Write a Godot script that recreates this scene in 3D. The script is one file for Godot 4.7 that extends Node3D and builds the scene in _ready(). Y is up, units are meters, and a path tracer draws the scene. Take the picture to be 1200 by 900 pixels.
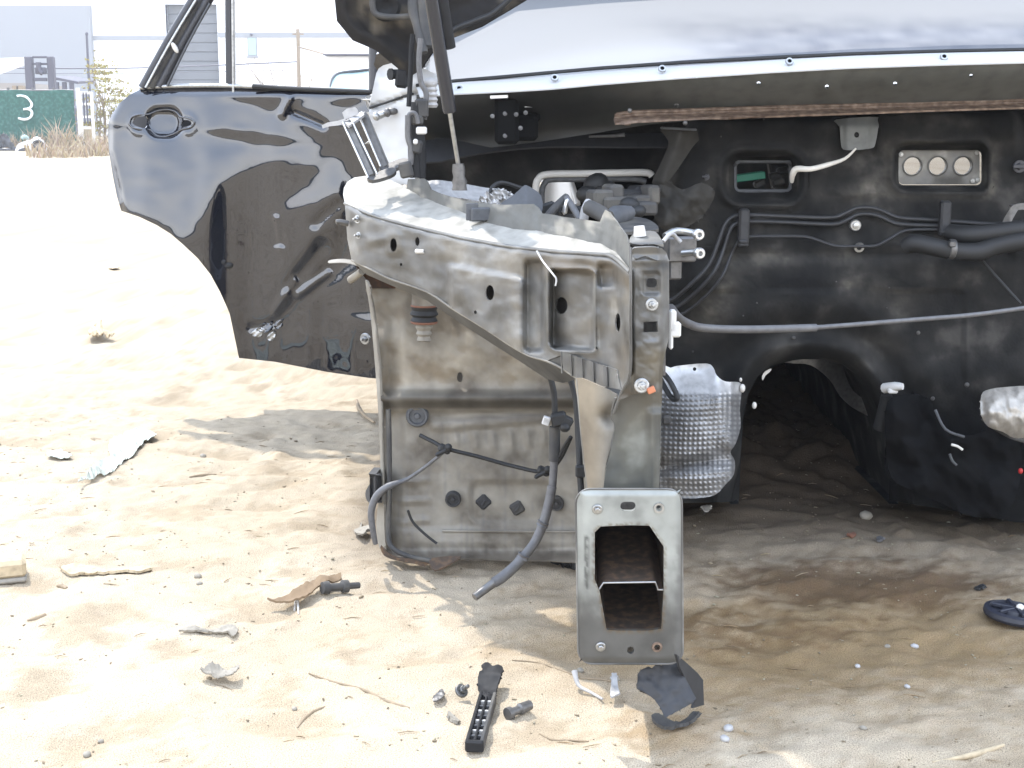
extends Node3D

# ---------------------------------------------------------------- camera frame
const FOCAL := 1600.0            # focal length in photo pixels (photo is 1200 x 900)
const PITCH := 10.8              # camera looks down by this many degrees
const EYE := Vector3(0, 0.70, 0)
var cam_basis := Basis(Vector3.RIGHT, deg_to_rad(-PITCH))
var M := {}
var no_tint: Callable
var rng := RandomNumberGenerator.new()
var n_low := FastNoiseLite.new()
var n_mid := FastNoiseLite.new()
var n_fine := FastNoiseLite.new()
var n_warp := FastNoiseLite.new()

# a direction of sight met with the upright plane at distance d ahead of the eye
func W(px: float, py: float, d: float) -> Vector3:
	var r := cam_basis * Vector3((px - 600.0) / FOCAL, (450.0 - py) / FOCAL, -1.0)
	return EYE + r * (d / -r.z)

# a direction of sight met with the level y
func G(px: float, py: float, y := 0.0) -> Vector3:
	var r := cam_basis * Vector3((px - 600.0) / FOCAL, (450.0 - py) / FOCAL, -1.0)
	return EYE + r * ((y - EYE.y) / r.y)

func on_ground(px: float, py: float) -> Vector3:
	var p := G(px, py)
	p.y = ground_height(p.x, p.z)
	return p

# ---------------------------------------------------------------- mesh builder
class MB:
	var v := PackedVector3Array()
	var n := PackedVector3Array()
	var c := PackedColorArray()
	var uv := PackedVector2Array()
	var ix := PackedInt32Array()
	var tint := Color.WHITE

	func vert(p: Vector3, nn: Vector3, t := Vector2.ZERO) -> int:
		v.append(p); n.append(nn); c.append(tint); uv.append(t)
		return v.size() - 1

	func tri(a: Vector3, b: Vector3, d: Vector3) -> void:     # clockwise seen from the front
		var nn := (d - a).cross(b - a).normalized()
		var i := vert(a, nn); vert(b, nn); vert(d, nn)
		ix.append_array([i, i + 1, i + 2])

	func quad(a: Vector3, b: Vector3, d: Vector3, e: Vector3) -> void:
		var nn := (d - a).cross(b - a).normalized()
		if nn.length() < 0.5: nn = (e - a).cross(d - a).normalized()
		var i := vert(a, nn); vert(b, nn); vert(d, nn); vert(e, nn)
		ix.append_array([i, i + 1, i + 2, i, i + 2, i + 3])

	# box with chamfered edges
	func box(x: Transform3D, s: Vector3, b := 0.0) -> void:
		var h := s * 0.5
		b = minf(b, minf(h.x, minf(h.y, h.z)) * 0.9)
		var first := v.size()
		for ax in 3:
			var a1 := (ax + 1) % 3
			var a2 := (ax + 2) % 3
			for sg in [-1.0, 1.0]:
				var q := []
				for k in [[-1, -1], [1, -1], [1, 1], [-1, 1]]:
					var p := Vector3.ZERO
					p[ax] = sg * h[ax]
					p[a1] = k[0] * (h[a1] - b)
					p[a2] = k[1] * (h[a2] - b)
					q.append(x * p)
				if sg > 0: quad(q[3], q[2], q[1], q[0])
				else: quad(q[0], q[1], q[2], q[3])
		if b > 0.0:
			for ax in 3:
				var a1 := (ax + 1) % 3
				var a2 := (ax + 2) % 3
				for s1 in [-1.0, 1.0]:
					for s2 in [-1.0, 1.0]:
						var p := []
						for e in [[-1, 0], [1, 0], [1, 1], [-1, 1]]:
							var w := Vector3.ZERO
							w[ax] = e[0] * (h[ax] - b)
							w[a1] = s1 * (h[a1] - (b if e[1] else 0.0))
							w[a2] = s2 * (h[a2] - (0.0 if e[1] else b))
							p.append(x * w)
						if s1 * s2 > 0: quad(p[0], p[1], p[2], p[3])
						else: quad(p[3], p[2], p[1], p[0])
			for s1 in [-1.0, 1.0]:
				for s2 in [-1.0, 1.0]:
					for s3 in [-1.0, 1.0]:
						var a := x * Vector3(s1 * h.x, s2 * (h.y - b), s3 * (h.z - b))
						var d := x * Vector3(s1 * (h.x - b), s2 * h.y, s3 * (h.z - b))
						var e := x * Vector3(s1 * (h.x - b), s2 * (h.y - b), s3 * h.z)
						if s1 * s2 * s3 > 0: tri(a, e, d)
						else: tri(a, d, e)
		var ctr := x.origin
		for i in range(first, v.size()):                       # normals outward whatever the turn of the box
			if n[i].dot(v[i] - ctr) < 0: n[i] = -n[i]

	# swept tube through points, smoothed; r is one radius or one per point
	func tube(pts: Array, r, sides := 8, sub := 4, caps := true, ripple := 0.0) -> void:
		var P := PackedVector3Array()
		var R := PackedFloat32Array()
		var m := pts.size()
		for i in m - 1:
			var p0: Vector3 = pts[maxi(i - 1, 0)]
			var p1: Vector3 = pts[i]
			var p2: Vector3 = pts[i + 1]
			var p3: Vector3 = pts[mini(i + 2, m - 1)]
			for k in sub:
				var t := float(k) / sub
				P.append(p1.cubic_interpolate(p2, p0, p3, t) if sub > 1 else p1)
				R.append(lerpf(r[i], r[i + 1], t) if r is Array else r)
		P.append(pts[m - 1])
		R.append(r[m - 1] if r is Array else r)
		var t0 := (P[1] - P[0]).normalized()
		var up := Vector3.UP if absf(t0.y) < 0.9 else Vector3.RIGHT
		var u := t0.cross(up).normalized()
		var first := v.size()
		for i in P.size():
			var t := (P[mini(i + 1, P.size() - 1)] - P[maxi(i - 1, 0)]).normalized()
			u = (u - t * u.dot(t)).normalized()
			var w := t.cross(u)
			var rr := R[i] * (1.0 + (ripple if i % 2 else -ripple))
			for k in sides:
				var a := TAU * k / sides
				var d := u * cos(a) + w * sin(a)
				vert(P[i] + d * rr, d, Vector2(float(k) / sides, i * 0.2))
		for i in P.size() - 1:
			for k in sides:
				var a := first + i * sides + k
				var b := first + i * sides + (k + 1) % sides
				ix.append_array([a, a + sides, b, b, a + sides, b + sides])
		if caps:
			for e in [0, P.size() - 1]:
				var t := (P[1] - P[0]).normalized() * -1.0 if e == 0 else (P[e] - P[e - 1]).normalized()
				var o := vert(P[e], t)
				for k in sides:
					vert(v[first + e * sides + k], t)
				for k in sides:
					if e == 0: ix.append_array([o, o + 1 + k, o + 1 + (k + 1) % sides])
					else: ix.append_array([o, o + 1 + (k + 1) % sides, o + 1 + k])

	# profile of (radius, height) turned about the y axis of x
	func lathe(x: Transform3D, prof: Array, sides := 16, flat_sides := false) -> void:
		for i in prof.size() - 1:
			var a: Vector2 = prof[i]
			var b: Vector2 = prof[i + 1]
			var sl := Vector2(b.y - a.y, a.x - b.x).normalized()
			for k in sides:
				var t0 := TAU * k / sides
				var t1 := TAU * (k + 1) / sides
				var tm := (t0 + t1) * 0.5
				var f := v.size()
				for e in [[a, t0], [b, t0], [b, t1], [a, t1]]:
					var tn: float = tm if flat_sides else e[1]
					vert(x * Vector3(e[0].x * cos(e[1]), e[0].y, e[0].x * sin(e[1])), (x.basis * Vector3(sl.x * cos(tn), sl.y, sl.x * sin(tn))).normalized())
				ix.append_array([f, f + 1, f + 2, f, f + 2, f + 3])

	func ball(x: Transform3D, r: Vector3, sides := 12, rings := 8) -> void:
		var first := v.size()
		for j in rings + 1:
			var b := PI * j / rings - PI / 2
			for k in sides + 1:
				var a := TAU * k / sides
				var d := Vector3(cos(b) * cos(a), sin(b), cos(b) * sin(a))
				vert(x * (d * r), (x.basis * (d / r)).normalized())
		for j in rings:
			for k in sides:
				var a := first + j * (sides + 1) + k
				ix.append_array([a, a + sides + 1, a + 1, a + 1, a + sides + 1, a + sides + 2])

	func mesh() -> ArrayMesh:
		for k in range(0, ix.size(), 3):                       # every face turned the way its normals point
			var a := ix[k]
			var b := ix[k + 1]
			var d := ix[k + 2]
			if (v[d] - v[a]).cross(v[b] - v[a]).dot(n[a] + n[b] + n[d]) < 0:
				ix[k + 1] = d
				ix[k + 2] = b
		var arr := []
		arr.resize(Mesh.ARRAY_MAX)
		arr[Mesh.ARRAY_VERTEX] = v
		arr[Mesh.ARRAY_NORMAL] = n
		arr[Mesh.ARRAY_COLOR] = c
		arr[Mesh.ARRAY_TEX_UV] = uv
		arr[Mesh.ARRAY_INDEX] = ix
		var m := ArrayMesh.new()
		m.add_surface_from_arrays(Mesh.PRIMITIVE_TRIANGLES, arr)
		return m

# sheet metal, felt or cloth: an outline with holes, laid on a fine grid, each grid point put in space by pos, with real thickness
func sheet(poly: PackedVector2Array, holes: Array, step: float, pos: Callable, thick: float, col: Callable = no_tint, mb: MB = null) -> MB:
	if mb == null: mb = MB.new()
	var lo := poly[0]
	var hi := poly[0]
	for p in poly:
		lo = lo.min(p); hi = hi.max(p)
	lo -= Vector2(0.0137, 0.0119) * step
	var nx := int(ceil((hi.x - lo.x) / step)) + 1
	var ny := int(ceil((hi.y - lo.y) / step)) + 1
	var mark := PackedByteArray()
	mark.resize(nx * ny)
	for ring in [poly] + holes:
		for i in ring.size():
			var a: Vector2 = ring[i]
			var b: Vector2 = ring[(i + 1) % ring.size()]
			var k := int(ceil(a.distance_to(b) / step * 12.0)) + 1
			for j in k + 1:
				var p := (a.lerp(b, float(j) / k) - lo) / step
				mark[clampi(int(p.y), 0, ny - 1) * nx + clampi(int(p.x), 0, nx - 1)] = 1
	var keys := {}
	var P2 := PackedVector2Array()
	var tris := PackedInt32Array()
	for j in ny:
		var state := -1
		for i in nx:
			var o := lo + Vector2(i, j) * step
			var cell := PackedVector2Array([o, o + Vector2(step, 0), o + Vector2(step, step), o + Vector2(0, step)])
			var bits: Array = []
			if mark[j * nx + i]:
				state = -1
				bits = Geometry2D.intersect_polygons(cell, poly)
				for h in holes:
					var left: Array = []
					for q in bits:
						for w in Geometry2D.clip_polygons(q, h):
							if not Geometry2D.is_polygon_clockwise(w): left.append(w)
					bits = left
			else:
				if state < 0:
					var ctr := o + Vector2(step, step) * 0.5
					state = 1 if Geometry2D.is_point_in_polygon(ctr, poly) else 0
					if state:
						for h in holes:
							if Geometry2D.is_point_in_polygon(ctr, h): state = 0
				if state: bits = [cell]
			for q in bits:
				var t: PackedInt32Array = PackedInt32Array([0, 1, 2, 0, 2, 3]) if q.size() == 4 and not mark[j * nx + i] else Geometry2D.triangulate_polygon(q)
				var ids := PackedInt32Array()
				for p in q:
					var key := Vector2i(roundi(p.x * 97.0), roundi(p.y * 97.0)) if step > 0.4 else Vector2i(roundi(p.x * 20000.0), roundi(p.y * 20000.0))
					if not keys.has(key):
						keys[key] = P2.size()
						P2.append(p)
					ids.append(keys[key])
				for k in range(0, t.size(), 3):
					var a := ids[t[k]]
					var b := ids[t[k + 1]]
					var d := ids[t[k + 2]]
					if a == b or b == d or a == d: continue
					if (P2[b] - P2[a]).cross(P2[d] - P2[a]) < 0:
						tris.append_array([a, d, b])
					else:
						tris.append_array([a, b, d])
	var P3 := PackedVector3Array()
	var N3 := PackedVector3Array()
	P3.resize(P2.size())
	N3.resize(P2.size())
	for i in P2.size(): P3[i] = pos.call(P2[i].x, P2[i].y)
	var edges := {}
	for k in range(0, tris.size(), 3):
		var a := tris[k]
		var b := tris[k + 1]
		var d := tris[k + 2]
		var nn := (P3[d] - P3[a]).cross(P3[b] - P3[a])
		N3[a] += nn; N3[b] += nn; N3[d] += nn
		for e in [[a, b], [b, d], [d, a]]:
			if edges.has(Vector2i(e[1], e[0])): edges.erase(Vector2i(e[1], e[0]))
			else: edges[Vector2i(e[0], e[1])] = true
	var f := mb.v.size()
	var own := mb.tint
	for i in P2.size():
		N3[i] = N3[i].normalized()
		if col.is_valid(): mb.tint = col.call(P2[i].x, P2[i].y)
		mb.vert(P3[i], N3[i], P2[i] / 100.0)
	for t in tris: mb.ix.append(f + t)
	if thick > 0.0:
		var g := mb.v.size()
		for i in P2.size():
			mb.tint = mb.c[f + i]
			mb.vert(P3[i] - N3[i] * thick, -N3[i], P2[i] / 100.0)
		for k in range(0, tris.size(), 3):
			mb.ix.append_array([g + tris[k], g + tris[k + 2], g + tris[k + 1]])
		for e in edges:
			mb.tint = mb.c[f + e.x]
			mb.quad(mb.v[g + e.x], mb.v[g + e.y], mb.v[f + e.y], mb.v[f + e.x])
	mb.tint = own
	return mb

# ---------------------------------------------------------------- outline and relief helpers (photo pixel or metre units)
func pv(a: Array) -> PackedVector2Array:
	var o := PackedVector2Array()
	for i in range(0, a.size(), 2): o.append(Vector2(a[i], a[i + 1]))
	return o

func smooth_poly(a: Array, sub := 4) -> PackedVector2Array:
	var q := pv(a)
	var o := PackedVector2Array()
	var m := q.size()
	for i in m:
		for k in sub:
			o.append(q[i].cubic_interpolate(q[(i + 1) % m], q[(i + m - 1) % m], q[(i + 2) % m], float(k) / sub))
	return o

func ellipse(x: float, y: float, rx: float, ry: float, k := 14) -> PackedVector2Array:
	var o := PackedVector2Array()
	for i in k: o.append(Vector2(x + rx * cos(TAU * i / k), y + ry * sin(TAU * i / k)))
	return o

func round_rect(x0: float, y0: float, x1: float, y1: float, r: float, k := 5) -> PackedVector2Array:
	var o := PackedVector2Array()
	for q in [[x1 - r, y1 - r, 0.0], [x0 + r, y1 - r, PI / 2], [x0 + r, y0 + r, PI], [x1 - r, y0 + r, PI * 1.5]]:
		for i in k + 1:
			var a: float = q[2] + PI / 2 * i / k
			o.append(Vector2(q[0] + r * cos(a), q[1] + r * sin(a)))
	return o

func curve(x: float, k: Array) -> float:      # smooth line through (x, y) pairs
	var m := k.size() / 2
	if x <= k[0]: return k[1]
	if x >= k[2 * m - 2]: return k[2 * m - 1]
	for i in m - 1:
		if x < k[2 * i + 2]:
			var h: float = k[2 * i + 2] - k[2 * i]
			var s: float = (k[2 * i + 3] - k[2 * i + 1]) / h
			var s0: float = s if i == 0 else 0.5 * (s + (k[2 * i + 1] - k[2 * i - 1]) / (k[2 * i] - k[2 * i - 2]))
			var s1: float = s if i == m - 2 else 0.5 * (s + (k[2 * i + 5] - k[2 * i + 3]) / (k[2 * i + 4] - k[2 * i + 2]))
			var t: float = (x - k[2 * i]) / h
			var a := t * t * t - 2 * t * t + t
			var b := t * t * t - t * t
			return (2 * t * t * t - 3 * t * t + 1) * k[2 * i + 1] + a * h * s0 + (3 * t * t - 2 * t * t * t) * k[2 * i + 3] + b * h * s1
	return 0.0

func line_at(x: float, k: Array) -> float:    # straight runs through (x, y) pairs
	var m := k.size() / 2
	if x <= k[0]: return k[1]
	for i in m - 1:
		if x < k[2 * i + 2]:
			return lerpf(k[2 * i + 1], k[2 * i + 3], (x - k[2 * i]) / (k[2 * i + 2] - k[2 * i]))
	return k[2 * m - 1]

func sd_rect(x: float, y: float, x0: float, y0: float, x1: float, y1: float, r: float) -> float:
	var qx := absf(x - (x0 + x1) * 0.5) - (x1 - x0) * 0.5 + r
	var qy := absf(y - (y0 + y1) * 0.5) - (y1 - y0) * 0.5 + r
	return minf(maxf(qx, qy), 0.0) + Vector2(maxf(qx, 0), maxf(qy, 0)).length() - r

func sd_seg(x: float, y: float, ax: float, ay: float, bx: float, by: float) -> float:
	var d := Vector2(bx - ax, by - ay)
	var p := Vector2(x - ax, y - ay)
	return (p - d * clampf(p.dot(d) / d.length_squared(), 0, 1)).length()

func sd_poly(p: Vector2, q: PackedVector2Array) -> float:
	var best := 1e9
	var m := q.size()
	for i in m:
		var a := q[i]
		var b := q[(i + 1) % m]
		var d := b - a
		best = minf(best, (p - a - d * clampf((p - a).dot(d) / d.length_squared(), 0, 1)).length_squared())
	return -sqrt(best) if Geometry2D.is_point_in_polygon(p, q) else sqrt(best)

func inside(sd: float, w: float) -> float:    # 1 inside, 0 outside, a soft wall w wide
	return smoothstep(w * 0.5, -w * 0.5, sd)

func bump(d: float, w: float) -> float:
	return exp(-d * d / (w * w))

# ---------------------------------------------------------------- materials
func lin(r: float, g: float, b: float) -> Color:
	return Color(r, g, b).linear_to_srgb()

func noise(freq: float, sd: int, oct := 4, kind := FastNoiseLite.TYPE_SIMPLEX_SMOOTH) -> FastNoiseLite:
	var f := FastNoiseLite.new()
	f.noise_type = kind
	f.seed = sd
	f.frequency = freq
	f.fractal_octaves = oct
	return f

func ramp_tex(f: FastNoiseLite, stops: Array, size := 512) -> NoiseTexture2D:
	var t := NoiseTexture2D.new()
	t.width = size
	t.height = size
	t.seamless = true
	t.noise = f
	var g := Gradient.new()
	g.offsets = PackedFloat32Array()
	g.colors = PackedColorArray()
	var o := PackedFloat32Array()
	var c := PackedColorArray()
	for s in stops:
		o.append(s[0]); c.append(s[1])
	g.offsets = o
	g.colors = c
	t.color_ramp = g
	return t

func mat(name: String, albedo: Color, rough: float, metal := 0.0, tex: Texture2D = null, scale := 4.0) -> StandardMaterial3D:
	var m := StandardMaterial3D.new()
	m.resource_name = name
	m.albedo_color = albedo
	m.roughness = rough
	m.metallic = metal
	m.vertex_color_use_as_albedo = true
	if tex:
		m.albedo_texture = tex
		m.uv1_triplanar = true
		m.uv1_world_triplanar = true
		m.uv1_scale = Vector3.ONE * scale
	M[name] = m
	return m

func relief(m: StandardMaterial3D, f: FastNoiseLite, cm: float, size := 512) -> void:
	m.heightmap_enabled = true
	m.heightmap_texture = ramp_tex(f, [[0.0, Color.BLACK], [1.0, Color.WHITE]], size)
	m.heightmap_scale = cm
	m.uv1_triplanar = true
	m.uv1_world_triplanar = true

func make_materials() -> void:
	var g := func(v: float) -> Color: return Color(v, v, v)
	var soft := ramp_tex(noise(0.012, 3), [[0.0, g.call(0.72)], [0.45, g.call(0.9)], [1.0, g.call(1.0)]])
	# dusty e-coat: grey-green primer with tan dust patches
	var ecoat := ramp_tex(noise(0.012, 11, 8), [[0.14, lin(0.032, 0.030, 0.026)], [0.3, lin(0.075, 0.072, 0.065)], [0.48, lin(0.115, 0.113, 0.108)], [0.66, lin(0.145, 0.138, 0.122)], [0.86, lin(0.25, 0.245, 0.23)]])
	var m := mat("ecoat", Color.WHITE, 0.42, 0.15, ecoat, 1.6)
	relief(m, noise(0.05, 5, 4), 0.02)
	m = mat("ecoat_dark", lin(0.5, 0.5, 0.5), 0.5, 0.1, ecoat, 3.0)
	m = mat("plate", lin(0.335, 0.333, 0.318), 0.4, 0.1, soft, 3.0)
	var rust := ramp_tex(noise(0.02, 21, 5), [[0.25, lin(0.05, 0.036, 0.026)], [0.55, lin(0.08, 0.052, 0.034)], [0.8, lin(0.13, 0.08, 0.045)]])
	mat("rust", Color.WHITE, 0.85, 0.0, rust, 6.0)
	var tan := ramp_tex(noise(0.012, 31, 8), [[0.12, lin(0.075, 0.062, 0.047)], [0.32, lin(0.14, 0.125, 0.102)], [0.55, lin(0.20, 0.182, 0.15)], [0.85, lin(0.27, 0.25, 0.21)]])
	m = mat("dusty_panel", Color.WHITE, 0.7, 0.0, tan, 1.7)
	relief(m, noise(0.05, 33, 4), 0.03)
	var felt := ramp_tex(noise(0.012, 41, 8), [[0.15, lin(0.012, 0.012, 0.0122)], [0.42, lin(0.019, 0.0188, 0.0185)], [0.62, lin(0.030, 0.029, 0.0275)], [0.85, lin(0.07, 0.066, 0.060)]])
	m = mat("felt", Color.WHITE, 0.95, 0.0, felt, 1.5)
	m.metallic_specular = 0.25
	relief(m, noise(0.2, 43, 3), 0.05)
	var felt_dusty := ramp_tex(noise(0.012, 41, 8), [[0.15, lin(0.027, 0.027, 0.0275)], [0.42, lin(0.040, 0.0395, 0.0385)], [0.62, lin(0.060, 0.058, 0.055)], [0.85, lin(0.14, 0.132, 0.12)]])
	m = mat("felt_dusty", Color.WHITE, 0.95, 0.0, felt_dusty, 1.5)
	m.metallic_specular = 0.25
	relief(m, noise(0.2, 43, 3), 0.05)
	mat("dust_coat", lin(0.36, 0.345, 0.305), 0.75, 0.0, soft, 4.0)
	m = mat("bonnet_lining", lin(0.17, 0.14, 0.10), 0.7, 0.0, soft, 5.0)
	m.metallic_specular = 0.3
	m = mat("black_plastic", lin(0.022, 0.022, 0.023), 0.62, 0.0, soft, 6.0)
	m.metallic_specular = 0.3
	mat("rubber", lin(0.011, 0.011, 0.0112), 0.65)
	mat("white_metal", lin(0.46, 0.46, 0.455), 0.5)
	mat("dark_void", lin(0.008, 0.008, 0.008), 0.9).metallic_specular = 0.1
	var dusty := ramp_tex(noise(0.008, 51, 6), [[0.2, lin(0.026, 0.026, 0.027)], [0.5, lin(0.045, 0.043, 0.041)], [0.85, lin(0.095, 0.087, 0.074)]])
	m = mat("dusty_plastic", Color.WHITE, 0.75, 0.0, dusty, 3.0)
	mat("dusty_felt", lin(0.055, 0.052, 0.047), 0.95, 0.0, soft, 5.0).metallic_specular = 0.15
	mat("grey_plastic", lin(0.085, 0.088, 0.094), 0.65, 0.0, soft, 8.0)
	m = mat("paint", lin(0.010, 0.011, 0.016), 0.03)
	m.metallic_specular = 0.55
	m.clearcoat_enabled = true
	m.clearcoat = 1.0
	m.clearcoat_roughness = 0.02
	mat("trim", lin(0.035, 0.035, 0.04), 0.45)
	mat("steel", lin(0.45, 0.45, 0.44), 0.35, 0.85, soft, 14.0)
	mat("bright_steel", lin(0.6, 0.6, 0.6), 0.3, 0.9)
	mat("dark_steel", lin(0.16, 0.155, 0.15), 0.45, 0.6, soft, 14.0)
	mat("white_plastic", lin(0.5, 0.49, 0.47), 0.5)
	mat("primer", lin(0.42, 0.41, 0.40), 0.55, 0.0, soft, 5.0)
	mat("cable", lin(0.115, 0.113, 0.115), 0.5, 0.0, soft, 11.0)
	mat("foil", lin(0.56, 0.555, 0.55), 0.38, 0.3, soft, 9.0)
	mat("olive", lin(0.125, 0.128, 0.12), 0.55, 0.0, soft, 4.0)
	m = mat("windscreen", lin(0.24, 0.24, 0.24), 0.7)
	M.windscreen.metallic_specular = 0.2
	var rustbrown := ramp_tex(noise(0.03, 71, 5), [[0.3, lin(0.07, 0.045, 0.03)], [0.55, lin(0.14, 0.095, 0.066)], [0.8, lin(0.22, 0.16, 0.12)]])
	mat("brown_rail", Color.WHITE, 0.6, 0.0, rustbrown, 4.0)
	# sand
	var grain := ramp_tex(noise(0.2, 81, 5), [[0.2, g.call(0.62)], [0.45, g.call(0.9)], [0.8, g.call(1.0)]], 1024)
	m = mat("sand", Color.WHITE, 0.95, 0.0, grain, 2.3)
	m.metallic_specular = 0.2
	relief(m, noise(0.11, 83, 5), 0.12, 1024)
	mat("rock", lin(0.3, 0.27, 0.22), 0.9, 0.0, soft, 9.0)
	mat("dry_wood", lin(0.30, 0.23, 0.15), 0.9, 0.0, soft, 12.0)
	mat("card", lin(0.5, 0.40, 0.26), 0.9, 0.0, soft, 10.0)
	mat("wall_white", lin(0.80, 0.80, 0.80), 0.8)
	mat("wall_grey", lin(0.27, 0.275, 0.285), 0.8)
	mat("shutter", lin(0.12, 0.123, 0.127), 0.6)
	mat("pale_glass", lin(0.30, 0.40, 0.40), 0.15)
	mat("fence_green", Color.WHITE, 0.85, 0.0, ramp_tex(noise(0.02, 91, 4), [[0.3, lin(0.012, 0.07, 0.05)], [0.6, lin(0.02, 0.10, 0.072)], [0.85, lin(0.06, 0.14, 0.11)]]), 0.8)
	mat("post_white", lin(0.6, 0.57, 0.52), 0.7)
	mat("mast", lin(0.06, 0.055, 0.07), 0.6)
	mat("shed_wall", lin(0.28, 0.25, 0.22), 0.85)
	mat("shed_roof", lin(0.62, 0.60, 0.56), 0.8)
	mat("spray_paint", lin(0.75, 0.8, 0.78), 0.8)
	mat("leaf_yellow", lin(0.30, 0.27, 0.07), 0.8)
	M.leaf_yellow.backlight_enabled = true
	M.leaf_yellow.backlight = Color(0.5, 0.45, 0.1)
	mat("weed", lin(0.36, 0.29, 0.20), 0.9)
	mat("dark_rise", lin(0.035, 0.04, 0.03), 0.95)
	mat("dark_lining", lin(0.008, 0.008, 0.0083), 0.95).metallic_specular = 0.1
	mat("orange", lin(0.42, 0.15, 0.07), 0.6)
	mat("rust_ring", lin(0.17, 0.075, 0.045), 0.8)
	mat("green_board", lin(0.02, 0.22, 0.14), 0.5)
	mat("navy", lin(0.022, 0.024, 0.036), 0.5, 0.0, soft, 9.0)
	mat("strut_black", lin(0.02, 0.021, 0.026), 0.22)
	mat("charcoal", lin(0.026, 0.026, 0.028), 0.6, 0.0, soft, 9.0)

# ---------------------------------------------------------------- object helpers
func thing(called: String, label: String, category: String, at := Vector3.ZERO, group := "") -> Node3D:
	var o := Node3D.new()
	o.name = called
	add_child(o, true)
	o.position = at
	describe(o, label, category, group)
	return o

func describe(o: Node, label: String, category: String, group := "") -> void:
	o.set_meta("label", label)
	o.set_meta("category", category)
	if group: o.set_meta("group", group)

# a mesh in world coordinates as a part of a thing (or sub-part of a part)
func part(parent: Node3D, called: String, mb, m, label := "") -> MeshInstance3D:
	var o := MeshInstance3D.new()
	o.name = called
	o.mesh = mb.mesh() if mb is MB else mb
	o.material_override = M[m] if m is String else m
	parent.add_child(o, true)
	if parent.get_parent() == self and not parent is MeshInstance3D: o.position = -parent.position
	if label: o.set_meta("label", label)
	return o

func solo(called: String, mb, m, label: String, category: String, at := Vector3.ZERO, group := "") -> MeshInstance3D:
	var o := MeshInstance3D.new()
	o.name = called
	o.mesh = mb.mesh() if mb is MB else mb
	o.material_override = M[m] if m is String else m
	add_child(o, true)
	o.position = at
	describe(o, label, category, group)
	return o

func struct(called: String, mb, m) -> MeshInstance3D:
	var o := MeshInstance3D.new()
	o.name = called
	o.mesh = mb.mesh() if mb is MB else mb
	o.material_override = M[m] if m is String else m
	add_child(o, true)
	o.set_meta("kind", "structure")
	return o

# frame whose y axis points along dir
func aim(at: Vector3, dir: Vector3, spin := 0.0) -> Transform3D:
	var y := dir.normalized()
	var x := y.cross(Vector3.UP if absf(y.y) < 0.95 else Vector3.RIGHT).normalized()
	var z := x.cross(y)
	return Transform3D(Basis(x, y, z).rotated(y, spin), at)

func bolt_mesh(at: Vector3, dir: Vector3, r: float, stud := 0.0) -> MB:
	var mb := MB.new()
	var x := aim(at, dir, 0.3)
	mb.lathe(x, [Vector2(0, -r * 0.3), Vector2(r * 1.7, -r * 0.3), Vector2(r * 1.7, r * 0.12), Vector2(r * 1.5, r * 0.3), Vector2(r, r * 0.3)], 16)
	mb.lathe(x, [Vector2(r, r * 0.3), Vector2(r, r * 1.0), Vector2(r * 0.82, r * 1.2), Vector2(0.0, r * 1.2)], 6, true)
	if stud > 0.0:
		mb.lathe(x, [Vector2(r * 0.5, r), Vector2(r * 0.5, r + stud), Vector2(r * 0.35, r * 1.2 + stud), Vector2(0, r * 1.2 + stud)], 10)
	return mb

func toward_eye(p: Vector3) -> Vector3:
	return (EYE - p).normalized()

# points given as px, py, distance triples
func path(a: Array) -> Array:
	var o := []
	for i in range(0, a.size(), 3): o.append(W(a[i], a[i + 1], a[i + 2]))
	return o

func tube_part(parent: Node3D, called: String, a: Array, r, m, sides := 8, label := "", sub := 4) -> MeshInstance3D:
	var mb := MB.new()
	mb.tube(path(a), r, sides, sub)
	return part(parent, called, mb, m, label)

# ---------------------------------------------------------------- ground
func ground_height(x: float, z: float) -> float:
	var wx := x + 0.12 * n_warp.get_noise_2d(x, z)
	var h := 0.016 * n_low.get_noise_2d(wx, z)
	var near := clampf(1.0 - (-z - 6.0) / 6.0, 0.0, 1.0)
	if near > 0.0:
		var r := n_mid.get_noise_2d(wx * 0.9, z * 1.05)
		h += near * (0.010 * (1.0 - absf(r) * 2.0) + 0.006 * absf(n_fine.get_noise_2d(x * 0.7, z * 0.8)) + 0.0022 * n_fine.get_noise_2d(x * 2.2 + 5.0, z * 2.4))
	# heap of earth under the floor, seen through the tunnel
	var under := smoothstep(2.42, 2.75, -z) * smoothstep(0.1, 0.35, x) * smoothstep(2.4, 1.9, x)
	h += under * (0.06 + 0.025 * n_mid.get_noise_2d(x * 2.0 + 7.0, z * 2.0) + 0.012 * n_fine.get_noise_2d(x, z))
	# scooped hollow in front of the firewall
	h -= 0.018 * bump(Vector2(x - 0.55, (-z - 1.75) * 1.4).length(), 0.35)
	return h

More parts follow.
